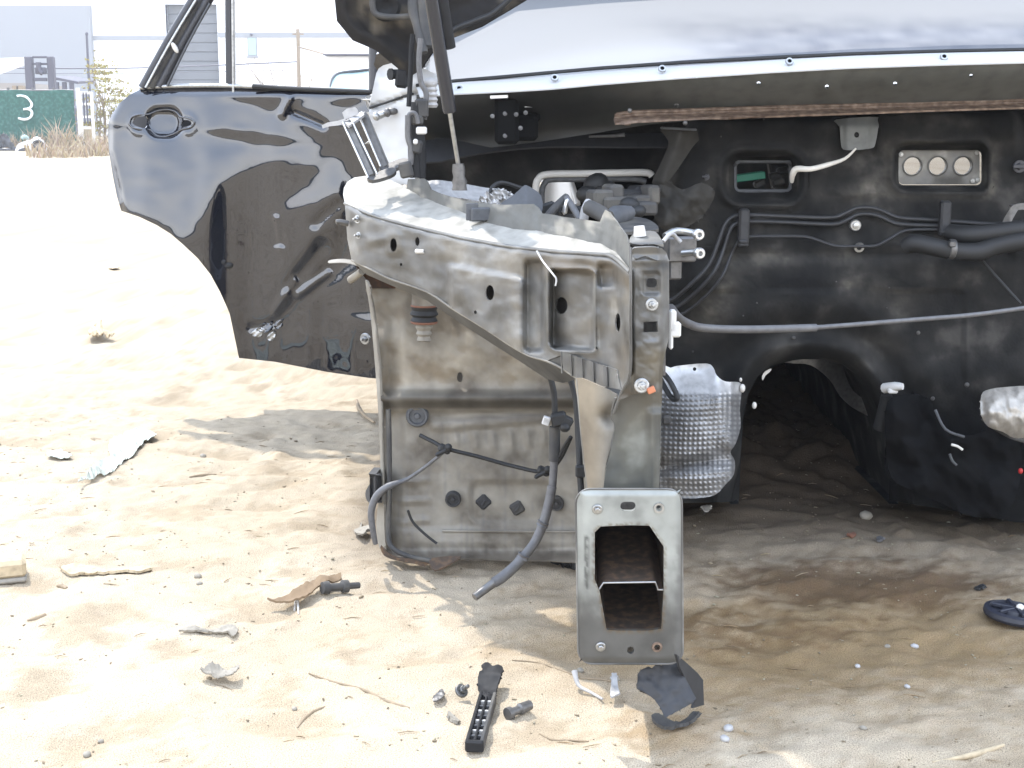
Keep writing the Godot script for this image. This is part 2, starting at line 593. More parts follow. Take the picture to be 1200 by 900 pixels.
func ground_color(x: float, z: float) -> Color:
	var a := n_low.get_noise_2d(x * 1.7 + 30.0, z * 1.7)
	var b := n_fine.get_noise_2d(x * 0.6, z * 0.9)
	var sand := Color(0.51, 0.43, 0.32).lerp(Color(0.43, 0.35, 0.245), clampf(0.5 + a + 0.5 * b, 0, 1) * 0.6)
	# coarser, darker grains gather in the hollows
	var hollow := n_mid.get_noise_2d(x * 0.9, z * 1.05)
	var grit := n_fine.get_noise_2d(x * 3.1, z * 3.6)
	sand = sand.lerp(Color(0.34, 0.265, 0.175), 0.6 * smoothstep(0.14, 0.42, absf(hollow) + 0.35 * grit - 0.1))
	# oil and coolant stains
	var w1 := n_mid.get_noise_2d(x * 0.55, z * 0.9)
	var w2 := n_fine.get_noise_2d(x * 0.9 + 4.0, z * 1.6)
	var w3 := n_fine.get_noise_2d(x * 2.4, z * 3.4)
	var d1 := Vector2((x - 0.56), (-z - 2.03) * 2.3).length() + 0.10 * w1 + 0.09 * w2 + 0.1 * a + 0.09 * w3
	var d2 := Vector2((x - 0.34), (-z - 1.84) * 2.0).length() + 0.10 * w1 + 0.12 * w2 + 0.12 * w3
	var d3 := Vector2((x - 0.46), (-z - 1.80) * 1.5).length() + 0.12 * w1 + 0.08 * w2 + 0.08 * w3
	var d4 := Vector2((x - 0.19), (-z - 1.50) * 1.4).length() + 0.05 * w1 + 0.03 * w2
	sand = sand.lerp(Color(0.25, 0.17, 0.085), smoothstep(0.62, 0.12, d3) * 0.9)
	sand = sand.lerp(Color(0.16, 0.10, 0.05), smoothstep(0.22, 0.08, d2) * 0.7)
	sand = sand.lerp(Color(0.13, 0.08, 0.042), smoothstep(0.32, 0.1, d1) * 0.9)
	sand = sand.lerp(Color(0.30, 0.20, 0.10), smoothstep(0.10, 0.02, d4 + 0.05 * w3) * 0.6)
	# dark earth under the car, with the shade there painted in
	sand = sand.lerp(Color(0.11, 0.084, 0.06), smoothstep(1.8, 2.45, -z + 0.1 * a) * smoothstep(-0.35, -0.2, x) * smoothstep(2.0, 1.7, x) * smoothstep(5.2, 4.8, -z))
	return sand

func spread(lo: float, hi: float, fine: float, reach: float, grow: float) -> PackedFloat32Array:
	var o := PackedFloat32Array()
	var neg := []
	var p := lo
	var s := fine
	while p > -reach:
		s *= grow
		p -= s
		neg.push_front(p)
	for q in neg: o.append(q)
	var k := int((hi - lo) / fine)
	for i in k + 1: o.append(lo + fine * i)
	p = lo + fine * k
	s = fine
	while p < reach:
		s *= grow
		p += s
		o.append(p)
	return o

func build_ground() -> void:
	var xs := spread(-1.35, 1.25, 0.0085, 500.0, 1.09)
	var zs := spread(-3.3, -1.1, 0.0085, 500.0, 1.09)
	var mb := MB.new()
	var nx := xs.size()
	for z in zs:
		for x in xs:
			mb.v.append(Vector3(x, ground_height(x, z), z))
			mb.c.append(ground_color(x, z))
			mb.uv.append(Vector2(x, z))
	mb.n.resize(mb.v.size())
	for j in zs.size():
		for i in nx:
			var l := mb.v[j * nx + maxi(i - 1, 0)]
			var r := mb.v[j * nx + mini(i + 1, nx - 1)]
			var u := mb.v[maxi(j - 1, 0) * nx + i]
			var d := mb.v[mini(j + 1, zs.size() - 1) * nx + i]
			mb.n[j * nx + i] = (d - u).cross(r - l).normalized()
	for j in zs.size() - 1:
		for i in nx - 1:
			var a := j * nx + i
			mb.ix.append_array([a, a + 1, a + nx, a + 1, a + nx + 1, a + nx])
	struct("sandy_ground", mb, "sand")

# unseen dark strip added behind the eye for dark bands mirrored in the door
func build_added_rise() -> void:
	var mb := MB.new()
	sheet(pv([-160, 0, 160, 0, 160, 1, -160, 1]), [], 4.0, func(x, y): return Vector3(x, (2.6 + 0.8 * n_low.get_noise_2d(x * 0.06, 3.0) + 0.6 * n_mid.get_noise_2d(x * 0.03, 1.0)) * (1.0 if y > 0.5 else 0.0), 58.0 + 6.0 * y + 0.004 * x * x * -0.5), 0.0, no_tint, mb)
	struct("added_dark_rise", mb, "dark_rise")

# ---------------------------------------------------------------- the yard behind
func upright_box(mb: MB, x0: float, x1: float, y0: float, y1: float, z0: float, z1: float, b := 0.0) -> void:
	mb.box(Transform3D(Basis(), Vector3((x0 + x1) / 2, (y0 + y1) / 2, (z0 + z1) / 2)), Vector3(absf(x1 - x0), absf(y1 - y0), absf(z1 - z0)), b)

func build_warehouse() -> void:
	var D := 80.0
	var z := -D
	var o := thing("warehouse", "huge white warehouse with a grey roll-up door behind the yard", "building", Vector3(W(300, 140, D).x, 0, z))
	var px := func(p: float) -> float: return W(p, 60.0, D).x
	var y := func(p: float) -> float: return W(300.0, p, D).y
	var mb := MB.new()
	# walls round the door and window openings
	var dx0: float = px.call(196.0)
	var dx1: float = px.call(256.0)
	var dtop: float = y.call(5.0)
	upright_box(mb, px.call(110.0), dx0, 0, 16, z, z - 8)
	upright_box(mb, dx0, dx1, dtop, 16, z, z - 8)
	upright_box(mb, dx1, px.call(1500.0), 0, 16, z, z - 8)
	part(o, "wall", mb, "wall_white")
	mb = MB.new()
	upright_box(mb, px.call(-700.0), px.call(110.0) - 0.003, 0, y.call(7.0), z + 0.4, z - 8)
	part(o, "grey_wall", mb, "wall_grey", "pale grey wing of the warehouse")
	mb = MB.new()
	upright_box(mb, px.call(-700.0), px.call(110.0) - 0.003, y.call(7.0), 16.0, z - 1.0, z - 8)
	part(o, "upper_wall", mb, "wall_white")
	mb = MB.new()
	upright_box(mb, px.call(110.0), dx0 - 0.02, y.call(47.0), y.call(42.0), z + 0.06, z)
	upright_box(mb, dx1 + 0.02, px.call(700.0), y.call(44.0), y.call(38.0), z + 0.06, z)
	part(o, "wall_band", mb, "wall_grey", "grey band along the white wall")
	var door := MB.new()
	upright_box(door, dx0, dx1, 0.0, dtop, z - 0.5, z - 0.6)
	var rd := part(o, "roll_up_door", door, "shutter", "grey roll-up door")
	var n := 14
	for i in n:
		var s := MB.new()
		upright_box(s, dx0 + 0.02, dx1 - 0.02, dtop * i / n + 0.02, dtop * (i + 1) / n - 0.02, z - 0.42, z - 0.5, 0.03)
		part(rd, "slat", s, "shutter")
	mb = MB.new()
	var t := 0.12
	upright_box(mb, dx0 - t, dx0, 0, dtop + t, z + 0.05, z - 0.4)
	upright_box(mb, dx1, dx1 + t, 0, dtop + t, z + 0.05, z - 0.4)
	part(o, "door_frame", mb, "wall_white")
	mb = MB.new()
	upright_box(mb, px.call(290.5), px.call(301.5), y.call(66.0), y.call(43.0), z + 0.05, z)
	var win := part(o, "window", mb, "wall_grey")
	mb = MB.new()
	upright_box(mb, px.call(291.5), px.call(300.5), y.call(64.5), y.call(44.5), z + 0.08, z + 0.05)
	part(win, "pane", mb, "pale_glass")
	mb = MB.new()
	upright_box(mb, px.call(289.0), px.call(303.0), y.call(67.5), y.call(66.0), z + 0.2, z + 0.05)
	part(win, "sill", mb, "wall_grey")
	mb = MB.new()
	upright_box(mb, px.call(295.0), px.call(297.0), y.call(42.0), y.call(40.0), z + 0.4, z + 0.06)
	part(o, "wall_lamp", mb, "mast")

func build_yard() -> void:
	# --- fence with green screening, a white 3 sprayed on one panel
	var D := 38.0
	var px := func(p: float) -> float: return W(p, 140.0, D).x
	var top: float = W(40.0, 106.0, D).y
	var o := thing("yard_fence", "fence covered in green screening with a white 3 sprayed on it", "fence", Vector3(W(40, 140, D).x, 0, -D))
	var posts := [-150.0, -100.0, -60.0, -24.0, 11.0, 40.0, 64.0, 88.0]
	for i in posts.size() - 1:
		var a: float = px.call(posts[i])
		var b: float = px.call(posts[i + 1])
		var mb := sheet(pv([a, 0.05, b, 0.05, b, top, a, top]), [], 0.12, func(x, y): return Vector3(x, y + 0.02 * sin(x * 5.0) * (1.0 if y > 1.0 else 0.0), -D + 0.05 * sin((x - a) / (b - a) * PI) + 0.03 * n_fine.get_noise_2d(x * 0.6, y * 0.25)), 0.01)
		var p := part(o, "screen_panel", mb, "fence_green")
		if i == 4:
			var pts := []
			for q in [[19.5, 112.5], [24, 112], [30, 113.5], [34, 117], [37, 122], [35.5, 126], [31, 127.5], [27, 128], [32, 128], [36.5, 130], [37, 134.5], [34, 138.5], [28, 140], [21, 138.5]]:
				pts.append(W(q[0], q[1], D - 0.10))
			var s := MB.new()
			s.tube(pts, [0.035, 0.03, 0.038, 0.03, 0.04, 0.036, 0.03, 0.034, 0.03, 0.04, 0.042, 0.036, 0.042, 0.03], 6, 3)
			for k in s.v.size():                                # a thin coat of paint on the cloth
				s.v[k].z = -D + 0.085 + (s.v[k].z + D - 0.10) * 0.12
			part(p, "sprayed_number", s, "spray_paint")
		var mbp := MB.new()
		mbp.tube([Vector3(a, 0, -D - 0.06), Vector3(a, top + 0.08, -D - 0.06)], 0.04, 8, 1)
		part(o, "post", mbp, "dark_steel")
	var rail := MB.new()
	rail.tube([Vector3(px.call(-150.0), top, -D - 0.02), Vector3(px.call(88.0), top, -D - 0.02)], 0.025, 8, 1)
	part(o, "top_rail", rail, "dark_steel")
	# --- white gate beside the fence
	o = thing("white_gate", "narrow white frame gate between the green fence and yellow bush", "gate", W(97, 176, D - 0.3) * Vector3(1, 0, 1))
	for q in [[91, 103, 175, 0.06], [93.5, 108, 172, 0.05], [107, 108, 172, 0.05]]:
		var a := W(q[0], q[1], D - 0.3)
		var m2 := MB.new()
		m2.box(Transform3D(Basis(), Vector3(a.x, a.y / 2, a.z)), Vector3(q[3] * 1.6, a.y, q[3]), 0.008)
		part(o, "post", m2, "post_white")
	for q in [97.5, 101.0]:
		var a := W(q, 108, D - 0.3)
		var m2 := MB.new()
		m2.tube([Vector3(q * 0 + a.x, 0.7, a.z), Vector3(a.x, a.y, a.z)], 0.025, 6, 1)
		part(o, "bar", m2, "mast")
	for q in [109.0, 122.0, 137.0, 150.0]:
		var a := W(93, q, D - 0.3)
		var b := W(107, q, D - 0.3)
		var m2 := MB.new()
		m2.box(Transform3D(Basis(), (a + b) / 2), Vector3(b.x - a.x, 0.07, 0.03), 0.006)
		part(o, "rail", m2, "post_white")
	# --- forklift mast
	D = 46.0
	o = thing("forklift", "dark forklift mast rising above the green fence", "forklift", Vector3(W(46, 140, D).x, 0, -D))
	for q in [[27.5, 37.0], [54.0, 62.0]]:
		var a := W(q[0], 66, D)
		var b := W(q[1], 66, D)
		var m2 := MB.new()
		upright_box(m2, a.x, b.x, 0.1, a.y, -D, -D - 0.22, 0.03)
		part(o, "mast_column", m2, "mast")
	for q in [[65.5, 68.0], [73.5, 76.0], [91.0, 95.0]]:
		var a := W(37, q[0], D)
		var b := W(54, q[1], D)
		var m2 := MB.new()
		upright_box(m2, a.x, b.x, b.y, a.y, -D - 0.05, -D - 0.15, 0.01)
		part(o, "cross_member", m2, "mast")
	var hb := MB.new()
	hb.tube([W(45, 73, D), W(46, 82, D), W(50, 86, D)], 0.09, 8, 3)
	hb.box(Transform3D(Basis(), W(48, 83, D + 0.1)), Vector3(0.35, 0.22, 0.2), 0.03)
	part(o, "hose_reel", hb, "mast")
	var body := MB.new()
	upright_box(body, W(24, 66, D).x, W(66, 66, D).x, 0.35, 1.3, -D - 0.4, -D - 2.2, 0.08)
	part(o, "body", body, "mast")
	for s in [26.0, 62.0]:
		var wm := MB.new()
		wm.lathe(aim(Vector3(W(s, 100, D).x, 0.35, -D - 0.6), Vector3.RIGHT), [Vector2(0, -0.12), Vector2(0.3, -0.12), Vector2(0.35, -0.08), Vector2(0.35, 0.08), Vector2(0.3, 0.12), Vector2(0, 0.12)], 16)
		part(o, "wheel", wm, "rubber")
	# --- shed with a pale roof
	D = 55.0
	var sx0 := W(-90, 100, D).x
	var sx1 := W(29, 100, D).x
	var ya := W(0, 97, D).y
	o = thing("shed", "tan shed with a pale sloping roof left of the forklift mast", "shed", Vector3((sx0 + sx1) / 2, 0, -D))
	var w := MB.new()
	upright_box(w, sx0, sx1, 0, ya, -D - 0.3, -D - 5)
	part(o, "wall", w, "shed_wall")
	w = MB.new()
	sheet(pv([0, 0, 1, 0, 1, 1, 0, 1]), [], 0.2, func(x, y): return W(lerpf(-70, 29, x), lerpf(lerpf(113, 76.5, x), lerpf(73, 71, x), y), lerpf(D, D + 5.0, y)), 0.12, no_tint, w)
	part(o, "roof", w, "shed_roof")
	w = MB.new()
	upright_box(w, sx0 + 0.4, sx0 + 1.6, ya - 1.7, ya - 0.5, -D - 0.22, -D - 0.3)
	part(o, "window", w, "pale_glass")
	for q in [[12.0, 17.0], [19.0, 26.0]]:
		w = MB.new()
		upright_box(w, W(q[0], 90, D).x, W(q[1], 90, D).x, 0.1, ya - 0.1, -D - 0.1, -D - 0.3, 0.02)
		part(o, "wall_panel", w, "dry_wood")
	# --- low open shelter
	D = 50.0
	o = thing("open_shelter", "low open shelter with a thin dark roof right of the forklift mast", "shelter", Vector3(W(76, 140, D).x, 0, -D))
	w = MB.new()
	var ra := W(62, 93, D)
	var rb := W(91, 98.5, D)
	sheet(pv([0, 0, 1, 0, 1, 1, 0, 1]), [], 0.25, func(x, y): return Vector3(lerpf(ra.x, rb.x, x), lerpf(ra.y, rb.y, x) + 0.1 * y, -D - 2.0 * y), 0.09, no_tint, w)
	part(o, "roof", w, "mast")
	for q in [64.0, 73.0, 81.5]:
		var a := W(q, 96, D - 0.1)
		w = MB.new()
		upright_box(w, a.x - 0.07, a.x + 0.07, 0, a.y, -D - 0.05, -D - 0.19, 0.01)
		part(o, "post", w, "mast")
	# --- poles and wires
	o = thing("utility_pole", "thin tall pole leaning slightly beside the yellow bush", "pole", W(105, 150, 60.0) * Vector3(1, 0, 1))
	w = MB.new()
	var pt := W(101.5, 40, 60.0)
	w.tube([Vector3(W(107, 150, 60.0).x, 0, pt.z), pt], [0.075, 0.05], 8, 1)
	part(o, "shaft", w, "mast")
	w = MB.new()
	w.ball(Transform3D(Basis(), pt), Vector3(0.07, 0.09, 0.07), 8, 5)
	part(o, "cap", w, "mast")
	var pt2 := W(349, 34, 62.0)
	o = thing("wooden_pole", "brown wooden pole seen through the car's rear door window", "pole", Vector3(pt2.x, 0, pt2.z))
	w = MB.new()
	w.tube([Vector3(W(352, 150, 62.0).x, 0, pt2.z), pt2], [0.11, 0.085], 8, 1)
	part(o, "shaft", w, "dry_wood")
	w = MB.new()
	w.box(Transform3D(Basis(), W(349.3, 40, 62.0)), Vector3(0.5, 0.07, 0.07), 0.01)
	part(o, "crossarm", w, "dry_wood")
	var spans := [[[-60, 79, 150, 79.8, 380, 71, 500, 66], 0.045], [[-60, 85.5, 150, 86, 420, 80, 520, 76], 0.02]]
	for i in 2:
		var pts := []
		for k in 4: pts.append(W(spans[i][0][2 * k], spans[i][0][2 * k + 1], 72.0))
		w = MB.new()
		w.tube(pts, spans[i][1] * 0.8, 5, 6)
		solo("overhead_wire", w, "mast", ["thick upper wire stretched across the white warehouse wall", "thin lower wire stretched across the white warehouse wall"][i], "wire")
	w = MB.new()
	w.tube([W(349.5, 55, 62.0), W(365, 59, 61.0), W(382, 64, 60.0)], 0.04, 5, 4)
	solo("guy_wire", w, "dry_wood", "short wire running from the wooden pole to the low roof", "wire")
	# --- low pale building seen through the door window
	D = 60.0
	var a0 := W(356, 62, D + 2)
	o = thing("low_building", "low pale building with a dark eave seen past the car door", "building", Vector3(W(410, 140, D).x, 0, -D))
	w = MB.new()
	upright_box(w, W(352, 70, D).x, W(560, 70, D).x, 0, W(400, 66, D).y, -D, -D - 5)
	part(o, "wall", w, "wall_white")
	w = MB.new()
	upright_box(w, W(380, 70, D).x, W(565, 70, D).x, W(400, 65.2, D).y, W(400, 63.5, D).y, -D + 0.5, -D - 5.2, 0.02)
	part(o, "eave", w, "mast")
	# --- wreck with a greenish windscreen behind the door
	D = 24.0
	o = thing("wrecked_van", "pale wrecked van with a greenish windscreen behind the open door", "van", Vector3(W(415, 150, D).x, 0, -D))
	var vq := func(a, b, dd): return W(a, b, dd)
	w = MB.new()
	w.quad(vq.call(388, 107, D), vq.call(394, 88, D + 0.5), vq.call(444, 81, D + 0.5), vq.call(446, 107, D))
	var rev: MB = sheet(smooth_poly([388, 108, 388, 96, 396, 87, 420, 83.5, 444, 81, 447, 95, 446, 108], 4), [], 3.0, func(x, y): return W(x, y, D + (108 - y) * 0.03 - 0.0004 * (x - 415) * (x - 415) * 0.4), 0.012)
	part(o, "windscreen", rev, "pale_glass")
	w = MB.new()
	sheet(smooth_poly([376, 150, 378, 110, 389, 107, 420, 105, 460, 108, 470, 150, 420, 152], 4), [], 4.0, func(x, y): return W(x, y, D - 0.1 - 0.4 * sin(clampf((y - 105) / 45.0, 0, 1) * PI) + 0.0003 * (x - 420) * (x - 420)), 0.02, no_tint, w)
	part(o, "bonnet", w, "wall_white")
	w = MB.new()
	w.tube([W(386, 108, D - 0.03), W(388, 94, D + 0.25), W(397, 86, D + 0.6), W(422, 82.5, D + 0.7), W(446, 80, D + 0.7)], 0.025, 6, 4)
	part(o, "windscreen_frame", w, "trim")
	w = MB.new()
	sheet(smooth_poly([392, 88, 420, 80, 460, 76, 465, 90, 446, 82, 420, 84.5], 3), [], 3.0, func(x, y): return W(x, y, D + 0.75 + (95 - y) * 0.08), 0.02, no_tint, w)
	part(o, "roof", w, "wall_white")

# tufts of dry stalks as one mass
func tuft(mb: MB, at: Vector3, h: float, spread_r: float, count: int, w: float) -> void:
	for i in count:
		var a := rng.randf() * TAU
		var r := spread_r * sqrt(rng.randf())
		var p := at + Vector3(cos(a) * r, 0, sin(a) * r)
		var lean := Vector3(rng.randf_range(-0.5, 0.5), 1.0, rng.randf_range(-0.4, 0.4))
		var hh := h * rng.randf_range(0.35, 1.0)
		var side := Vector3(cos(a * 3.0), 0, sin(a * 3.0)) * w
		var m := p + lean * hh * 0.55
		var e := p + lean * hh + Vector3(rng.randf_range(-0.3, 0.3), -0.12, 0) * hh
		var sh := rng.randf_range(0.6, 1.25)
		mb.tint = Color(sh, sh * rng.randf_range(0.85, 1.0), sh * rng.randf_range(0.7, 1.0))
		mb.quad(p - side, m - side, m + side, p + side)
		mb.tri(m - side, e, m + side)
	mb.tint = Color.WHITE

func leaf_cloud(mb: MB, at: Vector3, r: Vector3, count: int, s: float) -> void:
	for i in count:
		var d := Vector3(rng.randfn(0, 0.45), rng.randfn(0, 0.45), rng.randfn(0, 0.45))
		var clump := Vector3(roundf(d.x * 2.2) / 2.2, roundf(d.y * 2.2) / 2.2, roundf(d.z * 2.2) / 2.2)
		d = d.lerp(clump, 0.45)
		var p := at + d * r
		var u := Vector3(rng.randfn(), rng.randfn(), rng.randfn()).normalized() * s
		var q := u.cross(Vector3(rng.randfn(), rng.randfn(), rng.randfn())).normalized() * s * 0.45
		var sh := rng.randf_range(0.55, 1.3)
		mb.tint = Color(sh, sh * rng.randf_range(0.8, 1.05), sh)
		mb.quad(p - u, p + q, p + u, p - q)
	mb.tint = Color.WHITE

func build_plants() -> void:
	# yellowing bush by the gate
	var at := W(120, 172, 39.0) * Vector3(1, 0, 1)
	var o := thing("yellow_bush", "tall sparse yellowing bush between the gate and the car door", "bush", at)
	var mb := MB.new()
	for q in [[0.0, 1.0, 0.7, 0.8], [0.3, 1.6, 0.6, 0.6], [-0.3, 0.7, 0.5, 0.5], [0.5, 0.9, 0.6, 0.7], [0.05, 2.1, 0.35, 0.4], [0.7, 1.3, 0.4, 0.4]]:
		leaf_cloud(mb, at + Vector3(q[0], q[1], 0), Vector3(q[2], q[3], 0.5), 260, 0.055)
	part(o, "foliage", mb, "leaf_yellow").set_meta("kind", "stuff")
	mb = MB.new()
	for i in 9:
		var b := at + Vector3(rng.randf_range(-0.15, 0.15), 0, rng.randf_range(-0.1, 0.1))
		mb.tube([b, b + Vector3(rng.randf_range(-0.3, 0.3), 0.9, 0), b + Vector3(rng.randf_range(-0.6, 0.8), rng.randf_range(1.5, 2.3), 0)], [0.025, 0.016, 0.006], 5, 3)
	part(o, "stem", mb, "dry_wood")
	# bare shrub with a few yellow leaves, in the door window
	at = W(343, 150, 40.0) * Vector3(1, 0, 1)
	o = thing("bare_shrub", "bare twiggy shrub with a few yellow leaves beside the wooden pole", "shrub", at)
	mb = MB.new()
	for i in 26:
		var b := at + Vector3(rng.randf_range(-0.3, 0.3), 0, rng.randf_range(-0.2, 0.2))
		var e := at + Vector3(rng.randf_range(-1.6, 0.9), rng.randf_range(1.6, 2.9), rng.randf_range(-0.4, 0.4))
		mb.tube([b, b.lerp(e, 0.5) + Vector3(rng.randf_range(-0.15, 0.15), 0.2, 0), e], [0.018, 0.011, 0.004], 4, 3)
	part(o, "twigs", mb, "dry_wood").set_meta("kind", "stuff")
	mb = MB.new()
	leaf_cloud(mb, at + Vector3(-0.1, 1.35, 0), Vector3(0.35, 0.35, 0.3), 170, 0.05)
	part(o, "foliage", mb, "leaf_yellow").set_meta("kind", "stuff")
	# dry weeds: one mass by the fence, one behind the door
	mb = MB.new()
	for q in [[44, 168, 0.8, 0.3, 60], [53, 170, 0.5, 0.4, 50], [64, 170, 0.85, 0.25, 45], [72, 172, 1.1, 0.2, 40], [80, 172, 0.7, 0.35, 45], [88, 178, 0.35, 0.6, 140], [100, 178, 0.3, 0.7, 160], [112, 174, 0.5, 0.5, 120], [70, 180, 0.3, 0.6, 130], [58, 178, 0.45, 0.5, 120], [26, 165, 0.5, 0.5, 60], [10, 160, 0.6, 0.4, 70], [95, 168, 0.75, 0.3, 70], [120, 172, 0.6, 0.4, 70]]:
		tuft(mb, G(q[0], q[1] + 5) * Vector3(1, 0, 1) if q[1] + 5 > 176 else W(q[0], 170, 37.4) * Vector3(1, 0, 1), q[2], q[3], q[4], 0.013)
	var s := struct_stuff("dry_weeds", mb, "weed", "tangle of dry brown weeds along the foot of the green fence", "weeds")
	mb = MB.new()
	for i in 16:
		tuft(mb, W(350 + i * 5.5, 150, rng.randf_range(34.0, 36.0)) * Vector3(1, 0, 1), rng.randf_range(1.2, 1.75), 0.5, 70, 0.014)
	struct_stuff("dry_brush", mb, "weed", "heap of dry brown brush seen through the rear door window", "brush")

func struct_stuff(called: String, mb: MB, m: String, label: String, category: String) -> MeshInstance3D:
	var s := solo(called, mb, m, label, category)
	s.set_meta("kind", "stuff")
	return s

func build_far_junk() -> void:
	# crumpled white bumper and other car scrap by the fence
	var D := 36.0
	var o := thing("bumper_cover", "crumpled white bumper cover lying in front of the green fence", "bumper", W(38, 182, D) * Vector3(1, 0, 1))
	var mb := sheet(smooth_poly([18, 181, 20, 170, 28, 166, 36, 164, 44, 160, 53, 168, 60, 178, 56, 183, 52, 176, 45, 172, 40, 178, 38, 182, 28, 182], 3), [], 2.0, func(x, y): return W(x, y, D - 0.25 * sin((x - 18) / 42.0 * PI) + 0.14 * n_fine.get_noise_2d(x * 0.02, y * 0.03)), 0.02)
	part(o, "shell", mb, "wall_white")
	mb = MB.new()
	mb.box(Transform3D(Basis(Vector3.BACK, 0.3), W(26, 176, D - 0.35)), Vector3(0.2, 0.1, 0.05), 0.02)
	part(o, "grille", mb, "trim")
	o = thing("discarded_tyre", "dark tyre on its rim standing against the crumpled white bumper cover", "tyre", W(45, 180, D - 0.4) * Vector3(1, 0, 1))
	mb = MB.new()
	var c := W(45, 177.5, D - 0.4)
	c.y = 0.14
	mb.lathe(aim(c, Vector3(0.1, 0.1, 1)), [Vector2(0.06, -0.06), Vector2(0.13, -0.06), Vector2(0.15, -0.03), Vector2(0.15, 0.03), Vector2(0.13, 0.06), Vector2(0.08, 0.055)], 18)
	part(o, "tyre", mb, "rubber")
	mb = MB.new()
	mb.lathe(aim(c, Vector3(0.1, 0.1, 1)), [Vector2(0.0, -0.02), Vector2(0.08, -0.02), Vector2(0.085, 0.05), Vector2(0.07, 0.03), Vector2(0.0, 0.02)], 12)
	part(o, "rim", mb, "dark_steel")
	o = thing("grey_fender", "bent grey car fender leaning at the far left by the fence", "fender", W(8, 182, D) * Vector3(1, 0, 1))
	mb = sheet(smooth_poly([-14, 183, -10, 168, 0, 158, 8, 158, 13, 166, 20, 176, 18, 183, 14, 176, 6, 172, -2, 176, -6, 184], 3), [], 2.0, func(x, y): return W(x, y, D + 0.2 * sin((x + 14) / 34.0 * PI) + 0.12 * n_fine.get_noise_2d(x * 0.02 + 3, y * 0.03)), 0.02)
	part(o, "shell", mb, "grey_plastic")
	mb = MB.new()
	mb.ball(Transform3D(Basis(), W(6, 178, D + 0.3)), Vector3(0.2, 0.11, 0.1), 10, 6)
	part(o, "lamp_housing", mb, "trim")
	o = thing("scrap_pipe", "short bluish scrap pipe end lying on top of the car scrap", "pipe", W(28, 160, D) * Vector3(1, 0, 1))
	mb = MB.new()
	mb.tube([W(26, 162, D), W(29, 160, D), W(32, 162, D + 0.1)], 0.055, 8, 3)
	part(o, "bend", mb, "pale_glass")
	var at := W(110, 172, D + 2)
	mb = MB.new()
	sheet(smooth_poly([100, 150, 106, 148, 109, 158, 108, 171, 101, 172, 97, 160], 3), [], 2.0, func(x, y): return W(x, y, D + 2.2 + 0.1 * sin(x * 0.4)), 0.02, no_tint, mb)
	solo("yellow_sheet", mb, "card", "torn yellow plastic sheet hanging low beside the white gate", "plastic sheet")

# ---------------------------------------------------------------- the wrecked car
var car: Node3D

# plan line of the upper rail: distance of its outer face by photo column
const RAIL := [396.0, 2.22, 403.0, 2.16, 412.0, 2.11, 430.0, 2.065, 500.0, 1.95, 600.0, 1.775, 660.0, 1.67, 700.0, 1.605, 716.0, 1.575, 727.0, 1.54, 740.0, 1.485]
const FOLD := [396.0, 236.0, 405.0, 237.0, 425.0, 246.0, 450.0, 255.0, 500.0, 268.0, 550.0, 279.0, 600.0, 287.5, 650.0, 293.0, 700.0, 296.5, 715.0, 298.0, 740.0, 318.0]
const UPSTAND_FOOT := [400.0, 210.0, 440.0, 214.0, 480.0, 222.0, 495.0, 232.0, 545.0, 250.0, 570.0, 261.0, 600.0, 268.0, 628.0, 271.0, 680.0, 281.0, 705.0, 286.0, 722.0, 296.0, 740.0, 316.0]

func rail_d(x: float) -> float:
	return curve(x, RAIL)

func apron_face_d(x: float, y: float) -> float:
	var d := rail_d(x)
	var yf := line_at(x, FOLD)
	# rolled top edge
	d += 0.012 * smoothstep(7.0, 0.0, y - yf)
	# stamped pads, channels and beads (positive is away from the eye)
	d -= 0.010 * inside(sd_rect(x, y - (x - 527) * 0.19, 527, 310, 612, 430, 5), 5.0)
	d += 0.016 * inside(sd_rect(x, y, 616, 306, 637, 411, 5), 5.0)
	d += 0.020 * inside(sd_rect(x, y - (x - 645) * 0.06, 646, 316, 696, 408, 6), 6.0)
	d -= 0.012 * smoothstep(7, 0, sd_rect(x, y - (x - 645) * 0.06, 646, 316, 696, 408, 6)) * inside(-sd_rect(x, y - (x - 645) * 0.06, 646, 316, 696, 408, 6), 3.0)
	d += 0.012 * inside(sd_rect(x, y, 702, 310, 721, 336, 4), 5.0)
	d -= 0.008 * bump(sd_seg(x, y, 434, 283, 448, 281), 5.0)
	d -= 0.004 * inside(sd_rect(x, y, 452, 270, 470, 300, 8), 5.0)
	d += 0.004 * bump(sd_seg(x, y, 715, 345, 700, 440), 6.0)
	# bottom return
	d += 0.0025 * n_mid.get_noise_2d(x * 0.0072, y * 0.0072) + 0.0025 * n_fine.get_noise_2d(x * 0.00216, y * 0.00288)
	return d

# a part of the car that has pieces of its own
func assembly(called: String) -> Node3D:
	var o := Node3D.new()
	o.name = called
	car.add_child(o, true)
	o.position = -car.position
	return o

